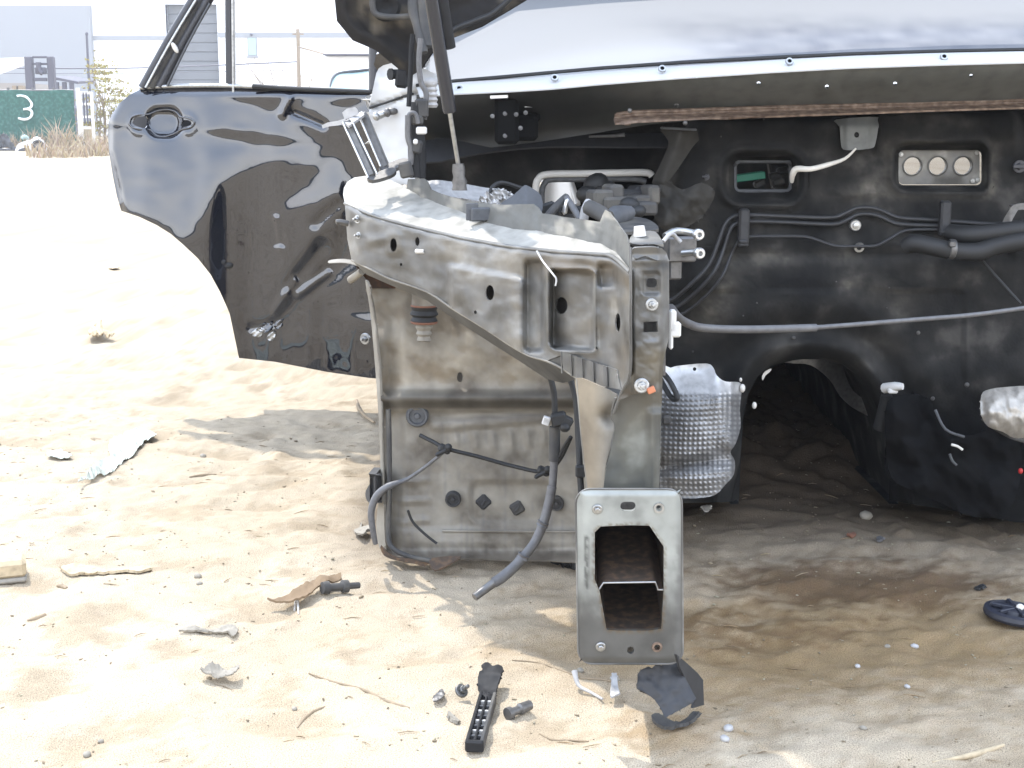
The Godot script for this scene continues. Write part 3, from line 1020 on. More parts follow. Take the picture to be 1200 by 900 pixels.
func build_upper_rail() -> void:
	# outer face
	var face := pv([404, 238, 425, 246.5, 450, 255.5, 500, 268.5, 550, 279.5, 600, 288, 650, 293.5, 700, 297, 715, 298.5, 738.5, 318, 738.5, 436, 729, 458, 721, 434, 700, 428, 660, 415, 640, 423, 620, 417, 600, 406, 580, 393, 560, 380, 529, 361, 500, 342, 470, 331.5, 457, 327, 435, 316, 412, 305, 407, 280])
	var holes := [ellipse(461, 287, 4, 8), ellipse(489, 283, 2.7, 5.2), ellipse(574, 343, 5, 9), ellipse(658, 358, 7, 10), ellipse(724, 378, 3, 11), ellipse(470, 310, 1.5, 2, 8), ellipse(557, 366, 1.8, 2.4, 8)]
	var face_col := func(x, y):
		var dirt := smoothstep(0.0, 0.5, n_mid.get_noise_2d(x * 0.00432, y * 0.0072) + 0.15)
		var c := Color(1, 1, 1).lerp(Color(0.86, 0.78, 0.66), dirt * 0.6)
		c = c.lerp(Color(0.62, 0.47, 0.28), 0.75 * smoothstep(16.0, 2.0, absf(y - line_at(x, FOLD) - 16.0)) * smoothstep(590, 660, x))
		c = c.lerp(Color(0.6, 0.46, 0.3), 0.5 * smoothstep(12.0, 2.0, sd_seg(x, y, 726, 440, 734, 400)))
		return c
	var up := part(car, "upper_rail", sheet(face, holes, 3.0, func(x, y): return W(x, y, apron_face_d(x, y)), 0.0015, face_col), "ecoat")
	# dark inner shell closes the box behind the holes
	var inner := MB.new()
	sheet(pv([412, 250, 500, 276, 600, 296, 700, 304, 730, 320, 730, 428, 700, 420, 640, 414, 560, 372, 500, 336, 415, 300]), [], 9.0, func(x, y): return W(x, y, rail_d(x) + 0.055), 0.001, no_tint, inner)
	part(up, "inner_shell", inner, "dark_steel")
	# sunlit top
	var top := pv([404, 238, 402, 228, 403, 220, 407, 213, 415, 208, 428, 206, 440, 208, 458, 211, 480, 221, 495, 231, 545, 249, 570, 260, 600, 267, 628, 270, 680, 280, 705, 285, 722, 295, 738.5, 316, 738.5, 318, 715, 298.5, 700, 297, 650, 293.5, 600, 288, 550, 279.5, 500, 268.5, 450, 255.5, 425, 246.5])
	var top_d := func(x: float, y: float) -> float:
		var yf := line_at(x, FOLD)
		var yu := line_at(x, UPSTAND_FOOT)
		var t := clampf((yf - y) / maxf(yf - yu, 4.0), -0.05, 1.3)
		var wide := curve(x, [400, 0.18, 440, 0.175, 478, 0.165, 500, 0.147, 540, 0.11, 570, 0.083, 600, 0.076, 628, 0.07, 680, 0.06, 705, 0.05, 722, 0.035, 740, 0.0])
		var d := rail_d(x) + 0.012 + wide * t
		d += 0.012 * bump(sd_seg(x, y, 462, 231, 495, 231), 6.0)
		d += 0.003 * n_fine.get_noise_2d(x * 0.00288, y * 0.0072)
		return d
	part(up, "top_flange", sheet(top, [], 2.5, func(x, y): return W(x, y, top_d.call(x, y)), 0.0015, func(x, y): return Color(1, 1, 1).lerp(Color(0.8, 0.79, 0.77), smoothstep(0.0, 0.5, n_mid.get_noise_2d(x * 0.006, y * 0.012)))), "dust_coat", "sunlit dusty top flange")
	# upstand with notched edge
	var ups := pv([476, 223, 478, 210, 497, 209, 501, 213, 505, 222, 516, 226.5, 530, 231, 545, 234.5, 560, 237, 591, 240, 606, 239.5, 625, 239, 631, 243, 635, 250, 648, 251.5, 660, 254, 682, 257, 703, 260, 706, 252, 709, 246, 714, 249, 722, 259, 734, 276, 737, 288, 738.5, 316, 722, 297, 705, 287, 680, 282, 628, 272, 600, 269, 570, 262, 545, 251, 495, 233])
	var ups_d := func(x: float, y: float) -> float:
		return top_d.call(x, line_at(x, UPSTAND_FOOT)) + 0.0006 * maxf(line_at(x, UPSTAND_FOOT) - y, 0) + 0.006 * smoothstep(8, 0, absf(x - 503)) + 0.006 * smoothstep(8, 0, absf(x - 632)) + 0.003 * n_fine.get_noise_2d(x * 0.0036, y * 0.0036)
	part(up, "upstand_flange", sheet(ups, [], 2.5, func(x, y): return W(x, y, ups_d.call(x, y)), 0.0015, func(x, y): return Color(0.36, 0.37, 0.38).lerp(Color(0.8, 0.78, 0.74), smoothstep(0.1, 0.5, n_mid.get_noise_2d(x * 0.0072, y * 0.0072)))), "dust_coat")
	# rolled seams that catch the light
	var seam := MB.new()
	var pts := []
	for x in [404, 425, 450, 500, 550, 600, 650, 700, 715]: pts.append(W(x, line_at(x, FOLD) + 1.5, rail_d(x) + 0.008))
	pts.append(W(727, 308, rail_d(727)))
	pts.append(W(738, 319, rail_d(738)))
	seam.tube(pts, 0.0026, 6, 4)
	part(up, "seam", seam, "ecoat")
	seam = MB.new()
	seam.tube([W(738.5, 290, 1.487), W(739, 320, 1.483), W(739, 380, 1.483), W(738.5, 437, 1.485), W(729, 458, 1.50), W(719, 484, 1.515)], 0.0018, 6, 3)
	part(up, "seam", seam, "ecoat")
	# underside return, darker, below the face
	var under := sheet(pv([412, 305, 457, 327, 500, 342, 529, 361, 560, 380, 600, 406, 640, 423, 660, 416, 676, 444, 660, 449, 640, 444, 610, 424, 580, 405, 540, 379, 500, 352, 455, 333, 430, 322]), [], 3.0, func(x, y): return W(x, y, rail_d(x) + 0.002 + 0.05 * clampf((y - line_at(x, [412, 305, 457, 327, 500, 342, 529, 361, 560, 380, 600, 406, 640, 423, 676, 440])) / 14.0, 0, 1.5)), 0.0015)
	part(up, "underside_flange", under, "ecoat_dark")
	seam = MB.new()
	pts = []
	for q in [[412, 305], [435, 316], [457, 327], [500, 342], [529, 361], [560, 380], [580, 393], [600, 406], [620, 417], [640, 423], [657, 431], [677, 444]]: pts.append(W(q[0], q[1], rail_d(q[0]) - 0.001))
	seam.tube(pts, 0.0016, 6, 3)
	part(up, "seam", seam, "dusty_panel", "tan dusty lower seam")
	# crimped lower flange at the front end
	var crimp := sheet(pv([656, 411, 700, 426, 722, 433, 728, 457, 700, 451, 677, 444, 660, 432]), [], 2.5, func(x, y): return W(x, y, rail_d(x) - 0.004 - 0.004 * pow(absf(sin((x - 652) * 0.2)), 6.0)), 0.002)
	part(up, "crimped_flange", crimp, "ecoat")
	for x in [657.5, 669, 682, 695, 711]:
		var m2 := MB.new()
		m2.tube([W(x, 412 + (x - 657) * 0.33, rail_d(x) - 0.008), W(x + 1, 437 + (x - 657) * 0.3, rail_d(x) - 0.008)], 0.0012, 5, 1)
		part(up, "crimp_bead", m2, "ecoat")
	# leg down to the lower rail
	var leg := sheet(smooth_poly([675, 443, 700, 451, 722, 462, 720, 474, 716, 488, 721, 498, 717, 520, 710, 545, 705, 578, 690, 580, 686, 550, 682, 515, 677, 470], 3), [], 3.0, func(x, y): return W(x, y, 1.545 - 0.0014 * (x - 690) + 0.016 * smoothstep(706, 722, x) + 0.02 * bump(Vector2(x - 712, y - 488).length(), 9.0)), 0.002, func(x, y): return Color(1, 0.9, 0.76).lerp(Color(0.75, 0.75, 0.75), smoothstep(690, 715, x)))
	part(up, "rail_leg", leg, "dusty_panel")
	seam = MB.new()
	seam.tube([W(676, 444, 1.565), W(678, 470, 1.563), W(682, 515, 1.558), W(686, 550, 1.552), W(690, 580, 1.547)], 0.0015, 6, 3)
	part(up, "seam", seam, "dusty_panel")
	seam = MB.new()
	seam.tube([W(721, 466, 1.51), W(716.5, 488, 1.52), W(721, 498, 1.52), W(717, 520, 1.52), W(710, 546, 1.525), W(705, 576, 1.53)], 0.0014, 6, 3)
	part(up, "seam", seam, "ecoat")
	# fittings
	for q in [[419, 257, 3.2], [420, 276, 2.6]]:
		var p := W(q[0], q[1], rail_d(q[0]) - 0.002)
		part(up, "bolt", bolt_mesh(p, Vector3(-0.55, 0.05, 0.8), q[2] * 0.0012, 0.006), "steel")
	var stud := MB.new()
	var sp := W(408, 262, rail_d(410))
	stud.tube([sp, sp + Vector3(-0.012, 0.003, 0.004), sp + Vector3(-0.018, 0.003, 0.006)], [0.005, 0.004, 0.0035], 8, 2)
	part(up, "stud", stud, "dark_steel")
	var pin := MB.new()
	var pp := W(488, 294.5, rail_d(490))
	pin.tube([pp, pp + Vector3(0.012, 0.001, 0.012)], [0.0035, 0.003], 8, 1)
	part(up, "clip_pin", pin, "white_plastic")
	# small bracket on the upstand
	var br := MB.new()
	var c := W(566, 251, top_d.call(566, 255) - 0.02)
	br.box(Transform3D(Basis(Vector3.UP, 0.35), c), Vector3(0.040, 0.019, 0.016), 0.002)
	br.box(Transform3D(Basis(Vector3.UP, 0.35), c + Vector3(-0.015, 0.004, 0.008)), Vector3(0.018, 0.024, 0.003), 0.001)
	part(up, "bracket", br, "grey_plastic")
	# white scratch-like string hanging from the fold
	tube_part(up, "string", [629, 294, 1.715, 636, 306, 1.705, 647, 320, 1.68, 652, 327, 1.675, 651, 335, 1.675], 0.0013, "white_plastic", 5)
	# ledge and torn corner under the rear end
	var ledge := sheet(smooth_poly([385, 305.5, 395, 303.5, 412, 304.5, 428, 314, 412, 309, 400, 307.5, 386, 308], 2), [], 2.0, func(x, y): return W(x, y, 2.12 + (310 - y) * 0.006), 0.001)
	part(up, "torn_ledge", ledge, "dusty_panel")
	var corner := sheet(pv([412, 306, 437, 318, 470, 334, 481, 344, 481, 338, 436, 338, 428, 326]), [], 3.0, func(x, y): return W(x, y, 2.15), 0.002, func(x, y): return Color(0.35, 0.2, 0.08))
	part(up, "torn_corner", corner, "rust")
	var tb := MB.new()
	tb.tube([W(411, 328, 2.16), W(419, 322, 2.14), W(424, 318, 2.13)], [0.0065, 0.006, 0.006], 10, 1)
	part(up, "bolt_end", tb, "dusty_panel")

func build_front_post() -> void:
	# upright at the front of the rail, with slots
	var d0 := 1.495
	var dd := func(x: float, y: float) -> float:
		var d := d0 + 0.03 * smoothstep(766, 785, x) * smoothstep(766, 785, x)
		d += 0.006 * smoothstep(744, 739, x)
		d += 0.006 * inside(sd_rect(x, y, 753, 319, 773, 345, 3), 3.0)
		d -= 0.005 * bump(absf(y - 306.0), 4.0)
		d -= 0.003 * bump(sd_seg(x, y, 758, 402, 770, 401), 2.5)
		d += 0.003 * smoothstep(416, 440, y) * smoothstep(770, 784, x) * 6.0
		d += 0.002 * n_fine.get_noise_2d(x * 0.0036, y * 0.0036)
		return d
	var poly := pv([741, 291, 760, 289, 776, 291, 781, 296, 784, 305, 784.5, 394, 780, 412, 777, 425, 776, 459, 760, 461, 742, 462, 724, 470, 730, 458, 740, 437])
	var holes := [round_rect(757, 326, 770, 337, 4.5), pv([754, 377, 771, 376.5, 771, 389, 754, 389.5])]
	var col := func(x, y):
		var c := Color(1, 1, 1)
		c = c.lerp(Color(0.72, 0.62, 0.44), 0.85 * smoothstep(398, 416, y + 5.0 * n_fine.get_noise_2d(x * 0.0072, y * 0.0072)) * smoothstep(460, 445, y))
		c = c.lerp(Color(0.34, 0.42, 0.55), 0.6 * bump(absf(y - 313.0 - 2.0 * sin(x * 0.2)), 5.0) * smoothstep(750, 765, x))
		c = c.lerp(Color(0.5, 0.33, 0.12), 0.6 * smoothstep(450, 460, y))
		return c
	var post := part(car, "front_post", sheet(poly, holes, 2.2, func(x, y): return W(x, y, dd.call(x, y)), 0.002, col), "ecoat")
	var mb := MB.new()
	sheet(pv([744, 296, 780, 296, 780, 440, 744, 440]), [], 12.0, func(x, y): return W(x, y, d0 + 0.045), 0.001, no_tint, mb)
	part(post, "back_wall", mb, "dark_steel")
	part(post, "bolt", bolt_mesh(W(764, 357, d0), Vector3(0.1, 0.05, 1), 0.0042, 0.006), "steel")
	# folded cap above the gap
	mb = sheet(smooth_poly([738, 284, 741, 275, 752, 271, 766, 271, 773, 277, 778, 289, 766, 286, 752, 287], 3), [], 2.0, func(x, y): return W(x, y, d0 + 0.004 + 0.0035 * maxf(284 - y, 0)), 0.002)
	part(post, "cap", mb, "ecoat")
	mb = MB.new()
	mb.tube([W(750, 277, d0 + 0.03), W(749, 265, d0 + 0.03)], [0.0075, 0.006], 10, 1)
	part(post, "cap_stud", mb, "white_plastic")
	mb = sheet(smooth_poly([741, 292, 752, 290, 768, 290, 778, 294, 782, 303, 770, 305, 756, 300, 744, 303], 3), [], 2.0, func(x, y): return W(x, y, d0 - 0.004 - 0.0006 * absf(y - 298) + 0.02 * smoothstep(770, 783, x)), 0.002)
	part(post, "folded_band", mb, "ecoat")
	mb = MB.new()
	mb.tube([W(741, 287.5, d0 + 0.01), W(758, 286.5, d0 + 0.006), W(777, 290.5, d0 + 0.014)], 0.0025, 6, 3)
	part(post, "seal_strip", mb, "rubber")
	# white retainer at its right side
	mb = MB.new()
	for q in [[788, 376, 0.010, 0.03], [791, 386, 0.016, 0.02], [786, 396, 0.006, 0.03]]:
		mb.box(Transform3D(Basis(), W(q[0], q[1], d0 + 0.035)), Vector3(q[2] * 0.8, q[3] * 0.85, 0.012), 0.002)
	part(post, "retainer", mb, "white_plastic")
	# bolt, little orange and blue tags at the joint
	part(post, "bolt", bolt_mesh(W(752, 452, d0 - 0.003), Vector3(0, 0.1, 1), 0.005, 0.004), "steel")
	mb = MB.new()
	mb.box(Transform3D(Basis(Vector3.BACK, 0.4), W(763, 457, d0 - 0.006)), Vector3(0.009, 0.007, 0.006), 0.001)
	part(post, "orange_tag", mb, "orange", "small orange plastic tag")
	# lower sheet, flat and greenish grey
	var low := pv([742, 461, 760, 460.5, 776, 459, 774.5, 500, 773.5, 540, 772, 580, 706, 580, 710.5, 548, 717, 522, 721, 499, 716.5, 488, 719, 480, 724, 470])
	part(car, "lower_post", sheet(low, [], 4.0, func(x, y): return W(x, y, 1.515 + 0.010 * smoothstep(760, 776, x) - 0.008 * inside(sd_rect(x, y, 762, 480, 790, 600, 5), 6.0) + 0.002 * n_mid.get_noise_2d(x * 0.0036, y * 0.0036)), 0.002, func(x, y): return Color(0.64, 0.66, 0.62).lerp(Color(0.55, 0.5, 0.4), smoothstep(520, 460, y))), "ecoat")

func build_front_rail() -> void:
	var d0 := 1.45
	var c := W(738, 675, d0)
	# end plate: rounded, with a six-sided opening and bolt holes
	var outline := PackedVector2Array()
	for p in round_rect(676, 573, 799, 778, 17, 6):
		var t := (p.y - 573) / 205.0
		outline.append(Vector2(p.x + (1.5 * t if p.x > 737 else 3.0 * t - 1.5), p.y))
	var opening := pv([697, 624, 704, 617, 740, 615.5, 761, 616, 778, 641, 778, 690, 775, 737, 760, 739, 724, 739, 711, 738, 705, 706, 703, 694, 697, 680])
	var holes := [opening, round_rect(727, 588, 745, 599, 5), ellipse(772, 595, 3, 3, 10), ellipse(739, 762, 4.2, 4.4, 12), ellipse(770, 758, 4, 4, 12)]
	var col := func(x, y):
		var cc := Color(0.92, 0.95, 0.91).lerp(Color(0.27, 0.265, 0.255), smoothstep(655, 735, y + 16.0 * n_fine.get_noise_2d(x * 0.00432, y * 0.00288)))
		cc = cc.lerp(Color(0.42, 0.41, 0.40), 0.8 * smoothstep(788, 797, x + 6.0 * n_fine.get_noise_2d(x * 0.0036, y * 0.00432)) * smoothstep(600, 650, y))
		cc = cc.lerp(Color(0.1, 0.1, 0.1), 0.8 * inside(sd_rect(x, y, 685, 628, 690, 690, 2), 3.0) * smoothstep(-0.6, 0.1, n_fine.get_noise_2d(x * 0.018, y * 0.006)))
		cc = cc.lerp(Color(0.30, 0.19, 0.09), 0.75 * smoothstep(5.0, 0.5, absf(sd_poly(Vector2(x, y), opening))) * smoothstep(-0.35, 0.35, n_fine.get_noise_2d(x * 0.0108, y * 0.0108)))
		return cc
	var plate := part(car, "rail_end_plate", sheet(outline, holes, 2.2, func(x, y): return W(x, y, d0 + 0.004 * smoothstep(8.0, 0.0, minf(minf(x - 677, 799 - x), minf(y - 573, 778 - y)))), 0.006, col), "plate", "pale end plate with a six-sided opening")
	var backing := MB.new()  # dark sheets added behind the plate so its holes look dark
	sheet(pv([684, 580, 790, 580, 790, 612, 684, 612]), [], 20.0, func(x, y): return W(x, y, d0 + 0.03), 0.002, no_tint, backing)
	part(plate, "added_dark_backing", backing, "dark_steel")
	backing = MB.new()
	sheet(pv([684, 743, 790, 743, 790, 770, 684, 770]), [], 20.0, func(x, y): return W(x, y, d0 + 0.03), 0.002, no_tint, backing)
	part(plate, "added_dark_backing", backing, "dark_steel")
	var rim := MB.new()
	var ring := []
	for p in outline: ring.append(W(p.x, p.y, d0 + 0.004))
	ring.append(ring[0])
	rim.tube(ring, 0.0012, 6, 1, false)
	part(plate, "rim", rim, "ecoat")
	for q in [[700, 597], [704, 758]]:
		part(plate, "bolt", bolt_mesh(W(q[0], q[1], d0 - 0.001), Vector3(0, -0.19, 1), 0.0034), "steel")
	for q in [[772, 595], [770, 758]]:
		var m2 := MB.new()
		m2.lathe(aim(W(q[0], q[1], d0), Vector3(0, 0, 1)), [Vector2(0.0035, -0.006), Vector2(0.0035, 0.002), Vector2(0.0058, 0.002), Vector2(0.0062, 0.0)], 14)
		part(plate, "nut_ring", m2, "steel" if q[1] < 700 else "brown_rail")
	# hollow rail behind the plate, rusty inside, with a shelf
	var r := MB.new()
	var ends := [PackedVector3Array(), PackedVector3Array(), PackedVector3Array(), PackedVector3Array()]
	for p in opening:
		var a := W(p.x, p.y, d0 + 0.006)
		var q := Vector2(737 + (p.x - 737) * 1.04, 677 + (p.y - 677) * 1.03)
		ends[0].append(a)
		var b := W(q.x, q.y, d0 + 0.02)
		ends[1].append(b)
		ends[2].append(b + Vector3(0.012, 0.018, -0.30))
		ends[3].append(b + Vector3(0.03, 0.06, -0.75))
	for k in 3:
		for i in opening.size():
			var j := (i + 1) % opening.size()
			r.quad(ends[k][i], ends[k][j], ends[k + 1][j], ends[k + 1][i])
	var rail := part(car, "front_rail", r, "rust", "rust inside the hollow front rail")
	var skin := MB.new()
	for k in range(1, 3):
		var mid := Vector3.ZERO
		for p in ends[k]: mid += p / ends[k].size()
		var mid2 := Vector3.ZERO
		for p in ends[k + 1]: mid2 += p / ends[k + 1].size()
		for i in opening.size():
			var j := (i + 1) % opening.size()
			skin.quad(mid + (ends[k][i] - mid) * 1.06, mid2 + (ends[k + 1][i] - mid2) * 1.06, mid2 + (ends[k + 1][j] - mid2) * 1.06, mid + (ends[k][j] - mid) * 1.06)
	part(rail, "outer_skin", skin, "ecoat")
	var sh := sheet(pv([702, 0, 776, 0, 776, 30, 702, 30]), [], 4.0, func(x, y): return W(x, line_at(x, [702, 691, 707, 682, 768, 681, 771, 690, 777, 690]), d0 + 0.012) + Vector3(0.0006 * y, 0.0012 * y - 0.002, -0.012 * y), 0.002)
	part(car, "rail_shelf", sh, "rust")
	var edge := MB.new()
	edge.tube([W(701, 692, d0 + 0.008), W(707, 683, d0 + 0.008), W(768, 682, d0 + 0.008), W(771, 691, d0 + 0.008), W(777, 691, d0 + 0.008)], 0.0013, 5, 1)
	part(car, "shelf_edge", edge, "steel")
	for q in [[736, 671, 0.08], [737, 706, 0.12]]:
		var m2 := MB.new()
		m2.lathe(aim(W(q[0], q[1], d0 + q[2]), Vector3(0, 0.6, 1)), [Vector2(0.0, 0.0), Vector2(0.008, 0.001), Vector2(0.011, -0.002)], 14)
		part(car, "weld_nut", m2, "rust")
	# torn black plastic hanging below
	var flap := MB.new()
	sheet(pv([747, 790, 751, 785, 760, 781, 764, 783, 770, 777, 775, 780, 781, 773, 786, 776, 792, 769, 796, 770, 798, 784, 807, 802, 816, 819, 811, 824, 797, 832, 779, 841, 774, 830, 767, 820, 757, 812, 747, 807]), [], 2.5, func(x, y): return W(x, y, 1.475 - 0.0006 * (y - 780) - 0.006 * bump(x - 780, 14.0) + 0.003 * n_fine.get_noise_2d(x * 0.00432, y * 0.00432)), 0.003, no_tint, flap)
	sheet(pv([793, 767, 806, 778, 818, 789, 824, 797, 825, 826, 812, 830, 815, 818, 806, 800, 797, 783]), [], 2.5, func(x, y): return W(x, y, 1.455 + 0.0022 * (x - 797)), 0.003, no_tint, flap)
	part(car, "torn_splash_shield", flap, "charcoal", "torn dark plastic splash shield")

func build_wheel_panel() -> void:
	# closing panel in the wheel arch, facing forward
	var d := func(x: float, y: float) -> float:
		var dd := 2.085
		dd += 0.05 * smoothstep(455, 330, y) + 0.02 * bump(y - 400, 40) * -1.0
		dd -= 0.02 * smoothstep(640, 690, x)
		dd -= 0.03 * bump(y - 467.0, 10.0)                               # round cross beam
		dd += 0.012 * smoothstep(478, 486, y)
		dd -= 0.010 * inside(sd_rect(x, y, 470, 484, 700, 640, 16), 10.0) * 0.6
		dd -= 0.007 * inside(sd_rect(x, y, 552, 565, 646, 612, 10), 6.0) * -1.0
		dd -= 0.008 * inside(sd_seg(x, y, 510, 499, 645, 488) - 6.0, 4.0)
		dd -= 0.006 * smoothstep(616, 624, y)
		for q in [[533, 512], [556, 516], [577, 516], [598, 514], [617, 512], [636, 510]]:
			dd -= 0.004 * bump(sd_seg(x, y, q[0], q[1] - 6, q[0] + 2, q[1] + 8), 3.5)
		for q in [565, 588, 612]:
			dd -= 0.006 * inside(sd_seg(x, y, 470, q, 500, q - 2) - 3.0, 4.0)
		dd += 0.022 * smoothstep(474, 456, x)                            # edge turns back
		dd -= 0.035 * smoothstep(642, 660, y)
		dd += 0.008 * bump(sd_seg(x, y, 470, 345, 455, 460), 6.0)
		dd += 0.006 * n_mid.get_noise_2d(x * 0.00432, y * 0.00432) * smoothstep(460, 430, y)
		dd += 0.002 * n_fine.get_noise_2d(x * 0.0036, y * 0.0036)
		return dd
	var col := func(x, y):
		var c := Color(1, 1, 1)
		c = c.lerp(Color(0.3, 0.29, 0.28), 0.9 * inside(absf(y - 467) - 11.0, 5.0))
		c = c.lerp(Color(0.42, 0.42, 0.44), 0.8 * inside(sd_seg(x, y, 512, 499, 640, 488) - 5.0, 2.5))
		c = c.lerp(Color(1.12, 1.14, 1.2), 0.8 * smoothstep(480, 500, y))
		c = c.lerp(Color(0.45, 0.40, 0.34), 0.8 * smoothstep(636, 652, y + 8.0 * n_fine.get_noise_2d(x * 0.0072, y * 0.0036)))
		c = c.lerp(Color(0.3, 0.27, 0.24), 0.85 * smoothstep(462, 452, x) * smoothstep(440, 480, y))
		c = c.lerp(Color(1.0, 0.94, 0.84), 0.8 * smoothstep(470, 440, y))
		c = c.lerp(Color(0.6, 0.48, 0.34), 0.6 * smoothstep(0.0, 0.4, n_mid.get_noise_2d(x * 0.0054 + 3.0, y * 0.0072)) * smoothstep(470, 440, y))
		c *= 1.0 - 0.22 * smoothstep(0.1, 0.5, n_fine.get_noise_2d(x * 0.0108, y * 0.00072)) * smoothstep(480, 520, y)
		c.a = 1.0
		return c
	var poly := smooth_poly([430, 330, 470, 330, 540, 345, 620, 400, 670, 430, 700, 450, 702, 560, 695, 655, 672, 659, 640, 657, 600, 657, 560, 655, 530, 655, 505, 661, 480, 660, 458, 652, 449, 640, 448, 600, 449, 550, 447, 480, 443, 420, 437, 370], 3)
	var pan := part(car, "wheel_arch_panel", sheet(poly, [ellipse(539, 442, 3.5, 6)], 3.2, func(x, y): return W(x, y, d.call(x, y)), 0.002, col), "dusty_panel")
	var back := MB.new()
	sheet(pv([445, 345, 690, 345, 690, 640, 460, 640]), [], 40.0, func(x, y): return W(x, y, 2.2), 0.002, no_tint, back)
	part(pan, "backing", back, "dusty_panel")
	# sunlit turned-back edge on the outer side
	var edge := sheet(smooth_poly([428, 328, 436, 345, 442, 380, 447, 430, 450, 500, 451, 560, 450, 600, 452, 640, 458, 653, 451, 650, 444, 640, 441, 612, 446, 560, 443, 480, 438, 410, 433, 360], 3), [], 2.2, func(x, y): return W(x, y, 2.075 + 0.004 * absf(x - line_at(y, [330, 432, 380, 440, 430, 445, 500, 448, 560, 449, 650, 452]))), 0.003)
	part(pan, "edge_flange", edge, "dusty_panel")
	var seal := MB.new()
	seal.tube([W(455, 480, 2.075), W(456, 520, 2.075), W(456, 580, 2.075), W(455, 625, 2.07), W(460, 642, 2.06), W(480, 652, 2.05), W(505, 657, 2.045)], 0.0042, 7, 4)
	part(pan, "sealant_bead", seal, "dusty_plastic")
	var foam := MB.new()
	sheet(smooth_poly([428, 578, 434, 566, 447, 548, 452, 556, 450, 575, 443, 588, 432, 589], 3), [], 2.0, func(x, y): return W(x, y, 2.06 + 0.005 * absf(x - 440)), 0.012, no_tint, foam)
	part(pan, "foam_corner", foam, "dusty_plastic")
	var flap := MB.new()
	sheet(smooth_poly([446, 640, 460, 652, 480, 655, 502, 656, 498, 664, 484, 660, 465, 657, 450, 651], 3), [], 2.5, func(x, y): return W(x, y, 2.045), 0.006, no_tint, flap)
	sheet(smooth_poly([503, 656, 520, 652, 540, 652, 528, 660, 510, 668], 3), [], 2.5, func(x, y): return W(x, y, 2.05 - 0.002 * (y - 652)), 0.003, no_tint, flap)
	part(pan, "torn_bottom_edge", flap, "rust")
	# rubber plugs
	for q in [[489, 487, 13.5], [531, 585, 9.5], [652, 590, 9.0]]:
		var p := W(q[0], q[1], d.call(q[0], q[1]) - 0.006)
		var r: float = q[2] * 0.00132
		var m2 := MB.new()
		m2.lathe(aim(p, Vector3(0, -0.05, 1)), [Vector2(r, -0.006), Vector2(r, 0.003), Vector2(r * 0.88, 0.006), Vector2(r * 0.72, 0.006), Vector2(r * 0.66, 0.002), Vector2(r * 0.3, 0.002), Vector2(r * 0.22, 0.005), Vector2(0, 0.0055)], 22)
		part(pan, "rubber_plug", m2, "grey_plastic" if q[2] > 12 else "dusty_plastic")
	for q in [[566.5, 588, 0.75], [606, 595, 0.55]]:
		var p := W(q[0], q[1], d.call(q[0], q[1]))
		var m2 := MB.new()
		m2.box(Transform3D(Basis(Vector3.BACK, q[2]), p), Vector3(0.0205, 0.0205, 0.01), 0.003)
		m2.box(Transform3D(Basis(Vector3.BACK, q[2] + 0.3), p + Vector3(0, 0, 0.006)), Vector3(0.011, 0.004, 0.005), 0.001)
		part(pan, "square_plug", m2, "dusty_plastic")
	var lip := MB.new()
	lip.tube([W(518, 622, d.call(518, 622) - 0.003), W(600, 623, d.call(600, 623) - 0.003), W(690, 623, d.call(690, 623) - 0.003)], 0.0022, 6, 3)
	part(pan, "pressed_bead", lip, "dusty_panel")
	# thin wiring across the panel, with clips
	tube_part(pan, "wire", [492, 510, 2.05, 508, 518, 2.04, 524, 526, 2.03, 560, 535, 2.035, 600, 546, 2.035, 638, 553, 2.02, 655, 540, 2.01, 669, 512, 1.99], 0.0032, "rubber", 7)
	tube_part(pan, "wire", [524, 526, 2.03, 505, 542, 2.04, 478, 561, 2.045, 455, 570, 2.03, 441, 582, 2.03, 435, 600, 2.03, 437, 622, 2.03, 440, 637, 2.035], [0.0028, 0.0026, 0.003, 0.0055, 0.006, 0.0055, 0.005, 0.004], "cable", 8)
	tube_part(pan, "wire", [478, 598, 2.06, 484, 612, 2.06, 498, 626, 2.055, 512, 637, 2.05], 0.0022, "rubber", 6)
	for q in [[521, 526, 2.025], [637, 552, 2.01]]:
		var m2 := MB.new()
		var p := W(q[0], q[1], q[2])
		m2.box(Transform3D(Basis(Vector3.BACK, -0.4), p), Vector3(0.02, 0.012, 0.012), 0.003)
		m2.box(Transform3D(Basis(Vector3.BACK, 0.5), p + Vector3(-0.004, -0.004, 0.004)), Vector3(0.022, 0.006, 0.008), 0.002)
		m2.ball(Transform3D(Basis(), p + Vector3(0.006, 0.004, 0.006)), Vector3(0.006, 0.006, 0.005), 8, 5)
		part(pan, "wire_clip", m2, "rubber")
	# strut boot under the rail
	var mb := MB.new()
	var x := aim(W(497, 368, 2.06), Vector3(0.02, 1, 0.0))
	mb.lathe(x, [Vector2(0.019, 0.012), Vector2(0.0195, 0.045), Vector2(0.019, 0.06)], 18)
	var boot := part(pan, "brake_hose_boot", mb, "dusty_panel")
	mb = MB.new()
	mb.lathe(x, [Vector2(0.014, -0.014), Vector2(0.021, -0.010), Vector2(0.0175, -0.004), Vector2(0.022, 0.0), Vector2(0.0185, 0.006), Vector2(0.021, 0.011), Vector2(0.019, 0.013)], 18)
	part(boot, "rubber_bellows", mb, "rubber")
	for hh in [-0.0125, 0.0125]:
		mb = MB.new()
		mb.lathe(x, [Vector2(0.0195, hh - 0.0018), Vector2(0.0212, hh), Vector2(0.0195, hh + 0.0018)], 18)
		part(boot, "rusty_ring", mb, "rust_ring")
	mb = MB.new()
